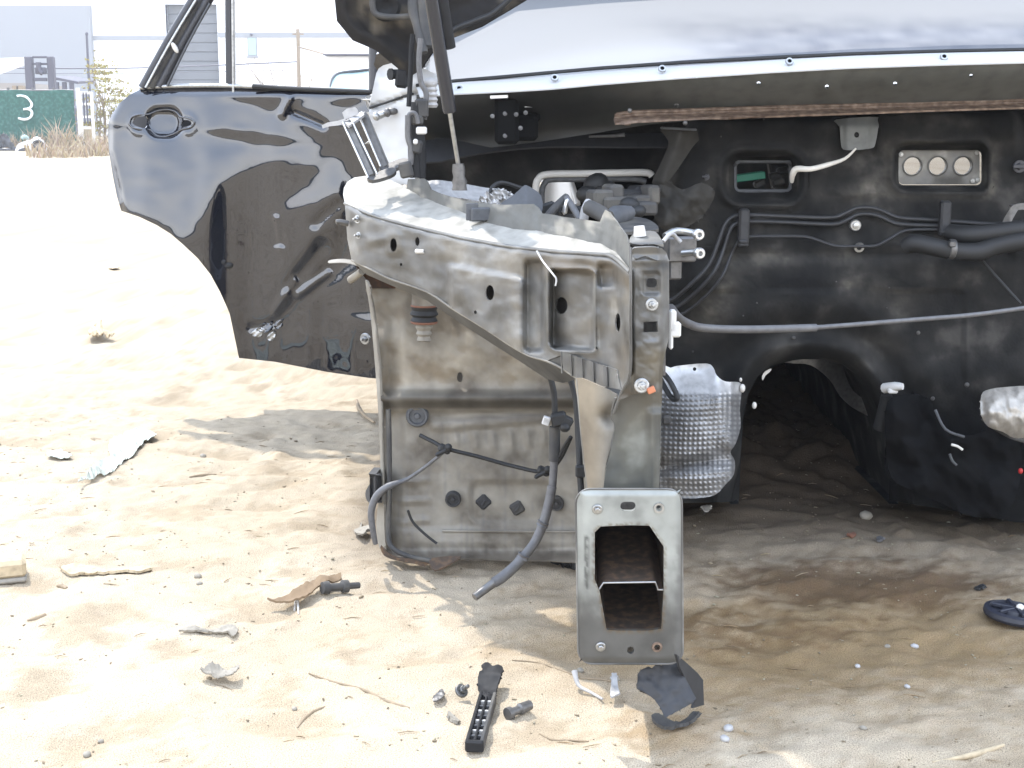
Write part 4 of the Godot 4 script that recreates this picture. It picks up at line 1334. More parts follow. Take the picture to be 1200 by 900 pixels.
	mb.lathe(x, [Vector2(0.008, -0.042), Vector2(0.011, -0.04), Vector2(0.009, -0.034), Vector2(0.0125, -0.03), Vector2(0.010, -0.025), Vector2(0.013, -0.02), Vector2(0.011, -0.014)], 14)
	part(boot, "threaded_end", mb, "dusty_panel")

func build_hanging_hose() -> void:
	var o := assembly("hanging_hose")
	tube_part(o, "upper_cable", [636, 425, 1.86, 644, 440, 1.86, 649, 460, 1.86, 650, 480, 1.86, 650, 500, 1.86], 0.0042, "rubber", 9)
	tube_part(o, "sleeve", [650, 500, 1.86, 650, 515, 1.86, 649.5, 540, 1.86], 0.0078, "dusty_plastic", 12)
	tube_part(o, "middle_cable", [649.5, 538, 1.86, 648.5, 555, 1.86, 647, 574, 1.858], 0.0058, "cable", 10)
	tube_part(o, "corrugated_sleeve", [647, 570, 1.858, 643, 590, 1.855, 637, 612, 1.85, 627, 635, 1.845, 613, 653, 1.835], [0.0068, 0.0068, 0.007, 0.0068, 0.0066], "cable", 12, "", 12)
	tube_part(o, "hose_end", [614, 650, 1.835, 605, 662, 1.83, 588, 677, 1.82, 578, 683, 1.815], [0.0066, 0.0074, 0.0078, 0.0074], "cable", 12)
	tube_part(o, "tip", [580, 682, 1.815, 568, 691, 1.81, 556, 700, 1.80], [0.0062, 0.006, 0.0056], "dark_steel", 12)
	for q in [[636, 614, 1.85], [613, 652, 1.834]]:
		var mb := MB.new()
		mb.lathe(aim(W(q[0], q[1], q[2]), Vector3(0.45, 1, 0)), [Vector2(0.007, -0.004), Vector2(0.009, -0.003), Vector2(0.0075, 0.0), Vector2(0.009, 0.003), Vector2(0.007, 0.004)], 12)
		part(o, "clamp_ring", mb, "cable")
	var mb := MB.new()
	var p := W(655, 491, 1.85)
	mb.box(Transform3D(Basis(Vector3.BACK, 0.2), p), Vector3(0.022, 0.018, 0.02), 0.003)
	mb.box(Transform3D(Basis(Vector3.BACK, -0.5), p + Vector3(0.012, -0.002, 0.004)), Vector3(0.014, 0.012, 0.014), 0.002)
	mb.ball(Transform3D(Basis(), p + Vector3(0.008, -0.01, 0.008)), Vector3(0.008, 0.007, 0.007), 8, 6)
	part(o, "connector", mb, "rubber")
	mb = MB.new()
	mb.box(Transform3D(Basis(Vector3.BACK, -0.3), W(640, 493, 1.845)), Vector3(0.010, 0.012, 0.008), 0.001)
	part(o, "connector_tag", mb, "foil")
	# flat black strip beside it with a clip
	tube_part(o, "flat_strip", [667, 440, 1.80, 675, 470, 1.79, 678, 520, 1.78, 680, 560, 1.77, 683, 604, 1.76], 0.0048, "rubber", 6)
	mb = MB.new()
	mb.box(Transform3D(Basis(), W(680, 552, 1.765)), Vector3(0.013, 0.016, 0.012), 0.002)
	part(o, "strip_clip", mb, "rubber")
	tube_part(o, "thin_wire", [668, 512, 1.84, 660, 525, 1.85, 655, 536, 1.855], 0.002, "rubber", 6)

# ---------------------------------------------------------------- firewall and what hangs on it
func firewall_d(x: float, y: float) -> float:
	var d := 2.24
	# deep corner left of the slanted brace
	var brace := line_at(y, [140, 800, 215, 775, 270, 790, 600, 790])
	d += 0.14 * smoothstep(brace + 22.0, brace - 22.0, x) * smoothstep(420, 250, y)
	# toe board slopes away below
	d += 0.05 * smoothstep(330, 430, y) * smoothstep(1130, 1000, x)
	d -= 0.03 * smoothstep(240, 330, y) * bump(x - 980.0, 220.0)
	# pads along the top with rounded corners
	d -= 0.022 * inside(sd_rect(x, y, 818, 138, 985, 300, 14) , 10.0) * smoothstep(190, 150, y)
	d -= 0.026 * inside(sd_rect(x, y, 1026, 129, 1195, 300, 16), 10.0) * smoothstep(190, 150, y)
	# rounded wells for the two openings
	var s1 := sd_rect(x, y, 847, 177, 941, 239, 22)
	d -= 0.014 * bump(s1 - 2.0, 5.0)
	d += 0.034 * inside(s1 + 5.0, 6.0) + 0.016 * inside(s1 + 12.0, 3.0)
	var s2 := sd_rect(x, y, 1047, 167, 1159, 225, 14)
	d -= 0.008 * bump(s2, 6.0)
	d += 0.028 * inside(s2 + 3.0, 6.0)
	# arch of the tunnel: a rounded lip
	var r := arch_sd(x, y)
	d -= 0.035 * bump(r - 16.0, 14.0)
	d += 0.05 * smoothstep(6.0, -10.0, r)
	d -= 0.02 * bump(r - 62.0, 26.0) * smoothstep(470, 430, y)
	# soft quilting of the felt
	d += 0.006 * n_mid.get_noise_2d(x * 0.00216, y * 0.00216) + 0.0015 * n_fine.get_noise_2d(x * 0.00288, y * 0.00288)
	d -= 0.006 * bump(sd_seg(x, y, 985, 228, 1035, 224), 5.0)
	d -= 0.012 * bump(sd_seg(x, y, 800, 250, 835, 190), 12.0)
	d += 0.010 * bump(sd_seg(x, y, 830, 300, 1180, 298), 8.0)
	return d

const ARCH := [866, 640, 868, 540, 871, 490, 877, 462, 888, 441, 905, 428, 935, 421, 965, 421, 990, 428, 1008, 442, 1024, 470, 1036, 500, 1041, 540, 1042, 640]
var arch_poly: PackedVector2Array
func arch_sd(x: float, y: float) -> float:
	if x < 780.0 or x > 1130.0 or y < 340.0: return 90.0
	return sd_poly(Vector2(x, y), arch_poly)

# dust on the felt's bulges and fittings; shade by the tunnel is painted in
func firewall_dust_and_shade(x: float, y: float) -> Color:
	var k := 0.9 * bump(sd_seg(x, y, 815, 262, 838, 205), 16.0)
	k += 0.8 * bump(sd_seg(x, y, 960, 226, 1040, 222), 9.0)
	k += 0.9 * bump(sd_seg(x, y, 850, 306, 1010, 303), 8.0)
	k += 0.5 * bump(sd_seg(x, y, 835, 320, 815, 350), 14.0)
	k += 0.5 * bump(sd_rect(x, y, 1040, 162, 1164, 232, 14), 5.0)
	k += 0.6 * bump(sd_seg(x, y, 800, 400, 870, 330), 18.0)
	k += 0.5 * bump(sd_seg(x, y, 1000, 335, 1060, 350), 14.0)
	k *= 0.5 + 1.0 * clampf(0.5 + n_mid.get_noise_2d(x * 0.008, y * 0.012) + 0.6 * n_fine.get_noise_2d(x * 0.01, y * 0.01), 0.0, 1.0)
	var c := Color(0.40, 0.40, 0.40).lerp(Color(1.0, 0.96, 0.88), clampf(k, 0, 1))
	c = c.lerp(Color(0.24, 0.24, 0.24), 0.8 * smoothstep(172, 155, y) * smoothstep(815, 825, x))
	c = c.lerp(Color(0.12, 0.12, 0.12), smoothstep(430, 480, y) * smoothstep(860, 900, x))  # deep shadow round the tunnel mouth, painted into the tint
	return c

func build_firewall() -> void:
	arch_poly = smooth_poly(ARCH, 2)
	var poly := pv([560, 105, 720, 128, 800, 132, 1000, 120, 1200, 112, 1400, 108, 1400, 620, 1190, 612, 1150, 604, 1100, 596, 1042, 586, 1042, 540, 1036, 500, 1024, 470, 1008, 442, 990, 428, 965, 421, 935, 421, 905, 428, 888, 441, 877, 462, 871, 490, 868, 540, 866, 588, 780, 590, 690, 560, 640, 500, 560, 380, 480, 300, 480, 120])
	var hole1 := round_rect(862, 190, 926, 223, 5)
	var hole2 := round_rect(632, 204, 768, 262, 12)
	var hole3 := round_rect(1053, 176, 1150, 217, 6)
	var fw := part(car, "firewall", sheet(poly, [hole1, hole2, hole3], 3.6, func(x, y): return W(x, y, firewall_d(x, y)), 0.012, firewall_dust_and_shade), "felt_dusty", "black felt covered firewall")
	# grey rim of the left opening, dark box and green board behind it
	var mb := MB.new()
	var pts := []
	for p in round_rect(861, 189, 927, 224, 6): pts.append(W(p.x, p.y, firewall_d(p.x, p.y) - 0.002))
	pts.append(pts[0])
	mb.tube(pts, 0.0038, 7, 1, false)
	part(fw, "opening_rim", mb, "grey_plastic")
	mb = MB.new()
	upright_box(mb, W(850, 200, 2.42).x, W(935, 200, 2.42).x, 0.5, 0.72, -2.44, -2.46)
	mb.box(Transform3D(Basis(Vector3.BACK, 0.2), W(903, 205, 2.38)), Vector3(0.004, 0.05, 0.02), 0.001)
	for q in [[890, 215, 0.05], [908, 206, 0.02], [917, 200, 0.016], [912, 213, 0.03]]:
		mb.box(Transform3D(Basis(Vector3.BACK, q[2] * 9.0), W(q[0], q[1], 2.36)), Vector3(0.02, 0.012, 0.02), 0.003)
	part(fw, "wiring_box", mb, "dusty_plastic")
	mb = MB.new()
	mb.box(Transform3D(Basis(Vector3.BACK, 0.13), W(878, 207, 2.35)), Vector3(0.05, 0.012, 0.03), 0.001)
	part(fw, "circuit_board", mb, "green_board", "green board inside the opening")
	# strip of pale sealant running to the opening
	tube_part(fw, "sealant_strip", [1003, 174, 2.195, 990, 186, 2.205, 970, 193, 2.212, 950, 198, 2.20, 934, 198, 2.212, 929, 204, 2.22, 928, 213, 2.235], [0.0015, 0.0026, 0.004, 0.0045, 0.0055, 0.005, 0.003], "post_white", 8)
	# metal plate with three round holes
	var plate := sheet(round_rect(1053, 176, 1148, 216, 6), [ellipse(1069.5, 195, 10.5, 10.5, 22), ellipse(1099, 194.5, 10.5, 10.5, 22), ellipse(1128.5, 194, 10.5, 10.5, 22)], 3.0, func(x, y): return W(x, y, 2.262), 0.003)
	var hp := part(fw, "perforated_plate", plate, "ecoat", "grey plate with three round holes")
	for q in [1069.5, 1099, 1128.5]:
		mb = MB.new()
		var c := W(q, 194.5, 2.261)
		mb.lathe(aim(c, Vector3(0, 0, 1)), [Vector2(0.0148, -0.010), Vector2(0.0142, 0.0), Vector2(0.0152, 0.002), Vector2(0.0165, 0.001), Vector2(0.0165, -0.001)], 22)
		part(hp, "hole_lip", mb, "ecoat")
	for q in [[1056, 181], [1145, 179], [1146, 211], [1140, 212]]:
		part(hp, "screw", bolt_mesh(W(q[0], q[1], 2.259), Vector3(0, 0, 1), 0.0022), "steel")
	# pressed metal tab between the pads
	mb = sheet(smooth_poly([980, 140, 1034, 137, 1030, 146, 1026, 168, 1020, 174, 992, 176, 986, 170, 984, 148], 3), [ellipse(1004, 158, 3, 3.4, 10)], 2.5, func(x, y): return W(x, y, 2.205 + 0.008 * smoothstep(150, 138, y) + 0.006 * smoothstep(12.0, 18.0, absf(x - 1005))), 0.002)
	part(fw, "metal_tab", mb, "olive")
	mb = MB.new()
	mb.ball(Transform3D(Basis(), W(1004, 158, 2.212)), Vector3(0.005, 0.005, 0.002), 8, 5)
	part(fw, "tab_screw", mb, "rubber")
	# brake pipes
	var lift := func(a: Array, dy: float, r: float) -> MB:
		var m2 := MB.new()
		var q := []
		for i in range(0, a.size(), 2): q.append(W(a[i], a[i + 1] + dy, minf(firewall_d(a[i], a[i + 1]), 2.24) - 0.014))
		m2.tube(q, r, 8, 3)
		return m2
	var A := [772, 356, 790, 350, 812, 331, 831, 310, 842, 283, 850, 262, 862, 253, 880, 252, 930, 254, 975, 255, 990, 250, 1004, 244, 1020, 243.5, 1034, 247, 1052, 255, 1080, 257, 1110, 259, 1165, 263, 1215, 266]
	part(fw, "brake_pipe", lift.call(A, 0.0, 0.0034), "charcoal")
	var B := [775, 366, 796, 358, 818, 340, 837, 318, 848, 292, 856, 268, 866, 261, 885, 259.5, 930, 261, 976, 263, 992, 258, 1005, 251.5, 1020, 251, 1032, 254, 1050, 262, 1080, 264, 1110, 265, 1165, 268, 1215, 270]
	part(fw, "brake_pipe", lift.call(B, 0.0, 0.0034), "charcoal")
	var C := [782, 374, 803, 366, 826, 348, 846, 324, 856, 300, 864, 285, 875, 278, 905, 277, 943, 277.5, 962, 283, 980, 288.5, 1003, 288.5, 1026, 288, 1042, 280, 1062, 270, 1100, 269, 1140, 270]
	part(fw, "brake_pipe", lift.call(C, 0.0, 0.0026), "charcoal")
	for q in [[871.5, 267, 9, 44], [1107, 256, 9, 40]]:
		mb = MB.new()
		mb.box(Transform3D(Basis(), W(q[0], q[1], 2.205)), Vector3(q[2] * 0.00185, q[3] * 0.0014, 0.016), 0.003)
		mb.ball(Transform3D(Basis(), W(q[0], q[1] + 16, 2.20)), Vector3(0.009, 0.005, 0.006), 8, 5)
		part(fw, "pipe_clip", mb, "charcoal")
	# nut and ring on the felt
	mb = MB.new()
	mb.lathe(aim(W(1002.5, 264, 2.21), Vector3(0, 0, 1)), [Vector2(0.0, -0.004), Vector2(0.0095, -0.004), Vector2(0.0095, 0.001), Vector2(0.008, 0.003), Vector2(0.005, 0.003), Vector2(0.005, 0.008), Vector2(0, 0.009)], 14)
	part(fw, "nut", mb, "steel")
	mb = MB.new()
	mb.lathe(aim(W(1007, 290, 2.215), Vector3(0, -0.2, 1)), [Vector2(0.0045, -0.002), Vector2(0.0045, 0.001), Vector2(0.008, 0.001), Vector2(0.0085, -0.001)], 14)
	part(fw, "washer", mb, "steel")
	# heater hoses leaving to the right
	tube_part(fw, "heater_hose", [1062, 289, 2.17, 1072, 285, 2.16, 1092, 289, 2.15, 1118, 294, 2.15, 1145, 295, 2.15, 1165, 289, 2.15, 1200, 282, 2.14, 1260, 276, 2.13], [0.0135, 0.015, 0.0145, 0.0135, 0.0145, 0.0145, 0.015, 0.015], "rubber", 14)
	tube_part(fw, "heater_hose", [1112, 272, 2.19, 1130, 275, 2.17, 1160, 273, 2.16, 1200, 268, 2.15, 1260, 262, 2.14], [0.012, 0.0145, 0.0145, 0.0145, 0.0145], "rubber", 14)
	mb = MB.new()
	mb.lathe(aim(W(1115, 292, 2.15), Vector3(1, -0.1, 0)), [Vector2(0.0145, -0.005), Vector2(0.0158, -0.004), Vector2(0.0158, 0.004), Vector2(0.0145, 0.005)], 16)
	mb.box(Transform3D(Basis(), W(1116, 286, 2.135)), Vector3(0.010, 0.008, 0.008), 0.001)
	part(fw, "hose_clamp", mb, "dark_steel")
	tube_part(fw, "thin_rod", [1145, 299, 2.18, 1170, 327, 2.16, 1196, 356, 2.14], 0.0026, "rubber", 7)
	mb = sheet(smooth_poly([1174, 262, 1182, 247, 1188, 240, 1206, 238, 1206, 246, 1193, 246, 1184, 262], 2), [], 2.0, func(x, y): return W(x, y, 2.15 + 0.001 * absf(x - 1185)), 0.006)
	part(fw, "hose_bracket", mb, "dark_steel")
	for q in [[1194, 195, 0.010], [827, 207, 0.006]]:
		mb = MB.new()
		mb.lathe(aim(W(q[0], q[1], 2.225), Vector3(0, 0, 1)), [Vector2(0, 0), Vector2(q[2], 0), Vector2(q[2], 0.004), Vector2(q[2] * 0.6, 0.004), Vector2(q[2] * 0.5, 0.009), Vector2(0, 0.009)], 14)
		mb.box(Transform3D(Basis(), W(q[0], q[1], 2.212)), Vector3(q[2] * 1.8, q[2] * 0.6, 0.004), 0.001)
		part(fw, "round_clip", mb, "trim")
	# little fasteners scattered on the felt
	for q in [[930, 396, 0.005], [991, 382, 0.0025], [1076, 390, 0.005], [1039, 361, 0.002], [887, 355, 0.0022], [812, 412, 0.0025], [1133, 451, 0.006], [1093, 467, 0.005], [871, 370, 0.002], [980, 330, 0.0018], [895, 140, 0.002], [845, 160, 0.002], [1042, 337, 0.0018]]:
		mb = MB.new()
		mb.ball(Transform3D(Basis(), W(q[0], q[1], firewall_d(q[0], q[1]) - 0.002)), Vector3(q[2], q[2], q[2] * 0.7) * 0.72, 8, 5)
		part(fw, "push_pin", mb, "dusty_plastic")
	# slanted brace: a dusty folded duct
	mb = sheet(smooth_poly([774, 150, 800, 151, 815, 153, 822, 160, 812, 172, 800, 190, 784, 212, 772, 220, 764, 214, 772, 196, 780, 178, 783, 165], 3), [], 2.5, func(x, y): return W(x, y, 2.20 - 0.02 * bump(sd_seg(x, y, 798, 156, 776, 212), 9.0) + 0.0009 * absf(x - 795)), 0.004)
	part(fw, "slanted_brace", mb, "dusty_felt")
	mb = MB.new()
	mb.box(Transform3D(Basis(Vector3.BACK, -0.05), W(795, 151, 2.185)), Vector3(0.055, 0.004, 0.03), 0.0015)
	part(fw, "brace_ledge", mb, "grey_plastic")
	mb = MB.new()
	sheet(smooth_poly([768, 226, 780, 212, 800, 222, 822, 214, 838, 226, 826, 250, 812, 262, 795, 270, 776, 268, 766, 250], 3), [], 3.0, func(x, y): return W(x, y, 2.20 - 0.035 * bump(sd_seg(x, y, 780, 262, 812, 230), 16.0) + 0.008 * n_fine.get_noise_2d(x * 0.0054, y * 0.0054)), 0.004, no_tint, mb)
	part(fw, "dusty_fold", mb, "dusty_felt")
	# white rimmed opening at left
	mb = MB.new()
	pts = []
	for q in [[629, 262], [628, 222], [631, 210], [641, 204.5], [680, 203.5], [730, 202.5], [758, 202.5], [764, 206]]: pts.append(W(q[0], q[1], 2.335))
	mb.tube(pts, 0.0062, 9, 4)
	part(fw, "white_seal", mb, "white_plastic", "white edge seal of the left opening")
	mb = MB.new()
	pts = []
	for q in [[636, 262], [635, 226], [639, 214], [648, 210.5], [690, 210], [740, 210], [757, 213]]: pts.append(W(q[0], q[1], 2.34))
	mb.tube(pts, 0.005, 9, 4)
	part(fw, "inner_seal", mb, "grey_plastic")

func build_tunnel() -> void:
	var mb := MB.new()
	var prev := PackedVector3Array()
	for k in 9:
		var row := PackedVector3Array()
		for p in arch_poly.slice(0, arch_poly.size() - 1):
			var a := W(p.x, minf(p.y, 590.0), 2.27)
			row.append(Vector3(a.x + 0.01 * k, maxf(a.y, 0.02) - 0.010 * k + 0.004 * n_mid.get_noise_2d(k * 2.0, p.x * 0.02), a.z - 0.16 * k))
		if k > 0:
			for i in row.size() - 1: mb.quad(prev[i], prev[i + 1], row[i + 1], row[i])
		prev = row
	var tn := part(car, "tunnel", mb, "felt")
	mb = MB.new()
	upright_box(mb, -0.20, 0.40, 0.12, 0.16, -2.32, -5.2)
	upright_box(mb, 0.70, 1.55, 0.12, 0.16, -2.32, -5.2)
	upright_box(mb, 0.40, 0.70, 0.30, 0.33, -3.50, -5.2)
	upright_box(mb, -0.2, 1.40, -0.06, 0.32, -3.6, -3.75)  # unseen wall added to keep light from behind out of the tunnel
	part(car, "floor_pan_and_added_wall", mb, "felt")
	# grey bent heat shield strip inside
	mb = sheet(smooth_poly([917, 424, 940, 421, 965, 420, 985, 425, 991, 440, 1000, 458, 1020, 474, 1029, 490, 1030, 496, 1018, 488, 1000, 478, 985, 464, 972, 444, 950, 428, 930, 426], 3), [], 2.5, func(x, y): return W(x, y, 2.36 + 0.0006 * (x - 930) - 0.01 * sin(x * 0.08)), 0.002)
	part(tn, "heat_shield_strip", mb, "dark_steel")
	mb = sheet(smooth_poly([893, 441, 897, 435, 904, 432, 902, 436, 897, 440, 894, 446], 2), [], 1.5, func(x, y): return W(x, y, 2.27), 0.002)
	part(tn, "torn_liner_edge", mb, "post_white")
	# white sensor plug
	mb = MB.new()
	mb.tube([W(1037, 455, 2.21), W(1048, 453, 2.19), W(1058, 453, 2.18)], [0.009, 0.008, 0.0055], 10, 2)
	mb.box(Transform3D(Basis(), W(1046, 458, 2.19)), Vector3(0.016, 0.008, 0.01), 0.002)
	part(car, "sensor_plug", mb, "white_plastic")
	mb = MB.new()
	mb.tube([W(1040, 462, 2.21), W(1037, 480, 2.22), W(1032, 502, 2.23)], [0.010, 0.012, 0.013], 10, 3)
	part(car, "sensor_lead", mb, "rubber")
	# bundle of torn black lining hanging right of the tunnel
	mb = MB.new()
	sheet(smooth_poly([1040, 470, 1070, 462, 1090, 470, 1100, 490, 1112, 505, 1140, 510, 1175, 498, 1195, 520, 1196, 560, 1180, 600, 1140, 606, 1100, 588, 1070, 575, 1045, 560, 1038, 520], 3), [], 4.0, func(x, y): return W(x, y, 2.20 - 0.03 * bump(sd_seg(x, y, 1055, 480, 1080, 570), 18.0) - 0.035 * bump(sd_seg(x, y, 1120, 520, 1170, 590), 22.0) + 0.03 * n_mid.get_noise_2d(x * 0.00432, y * 0.00432)), 0.006, no_tint, mb)
	part(car, "torn_lining", mb, "dark_lining")
	for a in [[1096, 480, 2.16, 1108, 503, 2.15, 1130, 512, 2.15], [1113, 532, 2.15, 1116, 540, 2.15, 1121, 545, 2.15], [1115, 521, 2.14, 1122, 523, 2.14, 1128, 527, 2.14]]:
		tube_part(car, "torn_strand", a, 0.0022, "grey_plastic" if a[0] < 1100 or a[0] == 1113 else "post_white", 6)
	mb = MB.new()
	mb.ball(Transform3D(Basis(), W(1196, 552, 2.15)), Vector3(0.004, 0.005, 0.004), 8, 6)
	part(car, "red_reflector", mb, mat("red_plastic", lin(0.4, 0.02, 0.02), 0.4))

func weave(x: float, y: float) -> float:
	var a := sin(x * PI / 5.8)
	var b := sin(y * PI / 5.8)
	return a * a * b * b

func build_heat_shields() -> void:
	var col := func(x, y):
		var w := weave(x, y) * smoothstep(452, 464, y + 2.0 * n_fine.get_noise_2d(x * 0.0072, y * 0.0072))
		return Color(1, 1, 1).lerp(Color(0.62, 0.6, 0.57), 0.5 * smoothstep(0.0, 0.4, n_mid.get_noise_2d(x * 0.0072, y * 0.0072))) * Color(0.45 + 0.55 * w, 0.45 + 0.55 * w, 0.45 + 0.55 * w) if y > 462.0 else Color.WHITE
	var d := func(x: float, y: float) -> float:
		var dd := 2.16 - 0.06 * sin(clampf((x - 770) / 100.0, 0, 1) * PI) * smoothstep(430, 480, y)
		dd += 0.05 * smoothstep(856, 870, x) + 0.018 * bump(y - 535.0 - 0.25 * (x - 800) * -1.0 - 10.0, 7.0) + 0.015 * bump(sd_seg(x, y, 775, 545, 862, 540), 6.0)
		dd -= 0.015 * bump(sd_seg(x, y, 790, 560, 850, 558), 12.0)
		dd -= 0.012 * bump(sd_seg(x, y, 840, 440, 852, 520), 10.0)
		dd += 0.016 * n_mid.get_noise_2d(x * 0.00144, y * 0.0018)
		dd -= 0.0055 * weave(x + 1.5 * sin(y * 0.05), y + 1.5 * sin(x * 0.06)) * smoothstep(454, 466, y + 3.0 * n_fine.get_noise_2d(x * 0.0072, y * 0.0072))
		return dd
	var poly := smooth_poly([770, 440, 786, 431, 800, 428, 828, 426, 836, 431, 840, 440, 850, 447, 866, 448, 869, 456, 867, 480, 868, 500, 862, 520, 856, 530, 861, 540, 860, 556, 850, 568, 838, 580, 815, 584, 790, 583, 772, 578], 3)
	var hs := part(car, "heat_shield", sheet(poly, [ellipse(814, 432.5, 2.2, 2.2, 8)], 1.4, func(x, y): return W(x, y, d.call(x, y)), 0.0, col), "foil", "silver dimpled heat shield")
	for q in [[870, 455, 0.006], [868, 445, 0.003], [884, 475, 0.005]]:
		var mb := MB.new()
		mb.ball(Transform3D(Basis(), W(q[0], q[1], 2.2)), Vector3(q[2] * 0.8, q[2] * 1.2, q[2]), 8, 6)
		part(hs, "fastener", mb, "post_white")
	tube_part(hs, "wire_loop", [776, 436, 2.06, 785, 447, 2.03, 793, 463, 2.02, 792, 468, 2.02, 786, 465, 2.03, 778, 452, 2.05, 774, 444, 2.06], 0.0042, "rubber", 8)
	var mb := MB.new()
	mb.box(Transform3D(Basis(), W(781, 492, 2.06)), Vector3(0.014, 0.014, 0.012), 0.003)
	part(hs, "clip", mb, "dusty_plastic")
	# second shield at the right border
	var d2 := func(x: float, y: float) -> float:
		return 2.12 - 0.05 * sin(clampf((y - 450) / 75.0, 0, 1) * PI) + 0.02 * smoothstep(1165, 1150, x) + 0.004 * absf(fmod(x + 3.0 * sin(y * 0.1), 14.0) - 7.0) / 7.0 + 0.006 * n_fine.get_noise_2d(x * 0.00432, y * 0.00432)
	mb = sheet(smooth_poly([1150, 463, 1160, 456, 1185, 453, 1215, 452, 1260, 455, 1262, 520, 1215, 518, 1190, 514, 1175, 506, 1158, 500, 1150, 486], 3), [], 2.5, func(x, y): return W(x, y, d2.call(x, y)), 0.002, func(x, y): return Color(0.75, 0.7, 0.62))
	part(car, "heat_shield", mb, "foil", "dull silver heat shield at the right edge")
	# torn nozzle edge
	tube_part(car, "shield_bead", [1151, 490, 2.12, 1168, 503, 2.11, 1190, 514, 2.10, 1215, 519, 2.10], 0.0035, "dusty_plastic", 7)

func build_bonnet_cable() -> void:
	var o := assembly("bonnet_release_cable")
	tube_part(o, "sleeve", [786, 361, 1.56, 794, 371, 1.60, 806, 379, 1.64, 826, 384.5, 1.68, 880, 386, 1.72, 956, 384, 1.76], 0.0052, "cable", 10)
	tube_part(o, "cable", [954, 384, 1.76, 1000, 380.5, 1.78, 1080, 374, 1.82, 1140, 369, 1.86, 1200, 361, 1.90, 1260, 352, 1.95], 0.0032, "cable", 8)

# ---------------------------------------------------------------- scuttle, windscreen
const FLANGE := [480.0, 103.0, 530.0, 97.0, 600.0, 91.0, 700.0, 82.0, 800.0, 75.0, 900.0, 69.5, 1000.0, 65.0, 1100.0, 62.0, 1200.0, 60.0, 1400.0, 60.0]
func cowl_d(x: float) -> float:
	return curve(x, [480, 2.2, 600, 2.14, 800, 2.08, 1000, 2.05, 1200, 2.05, 1400, 2.10])

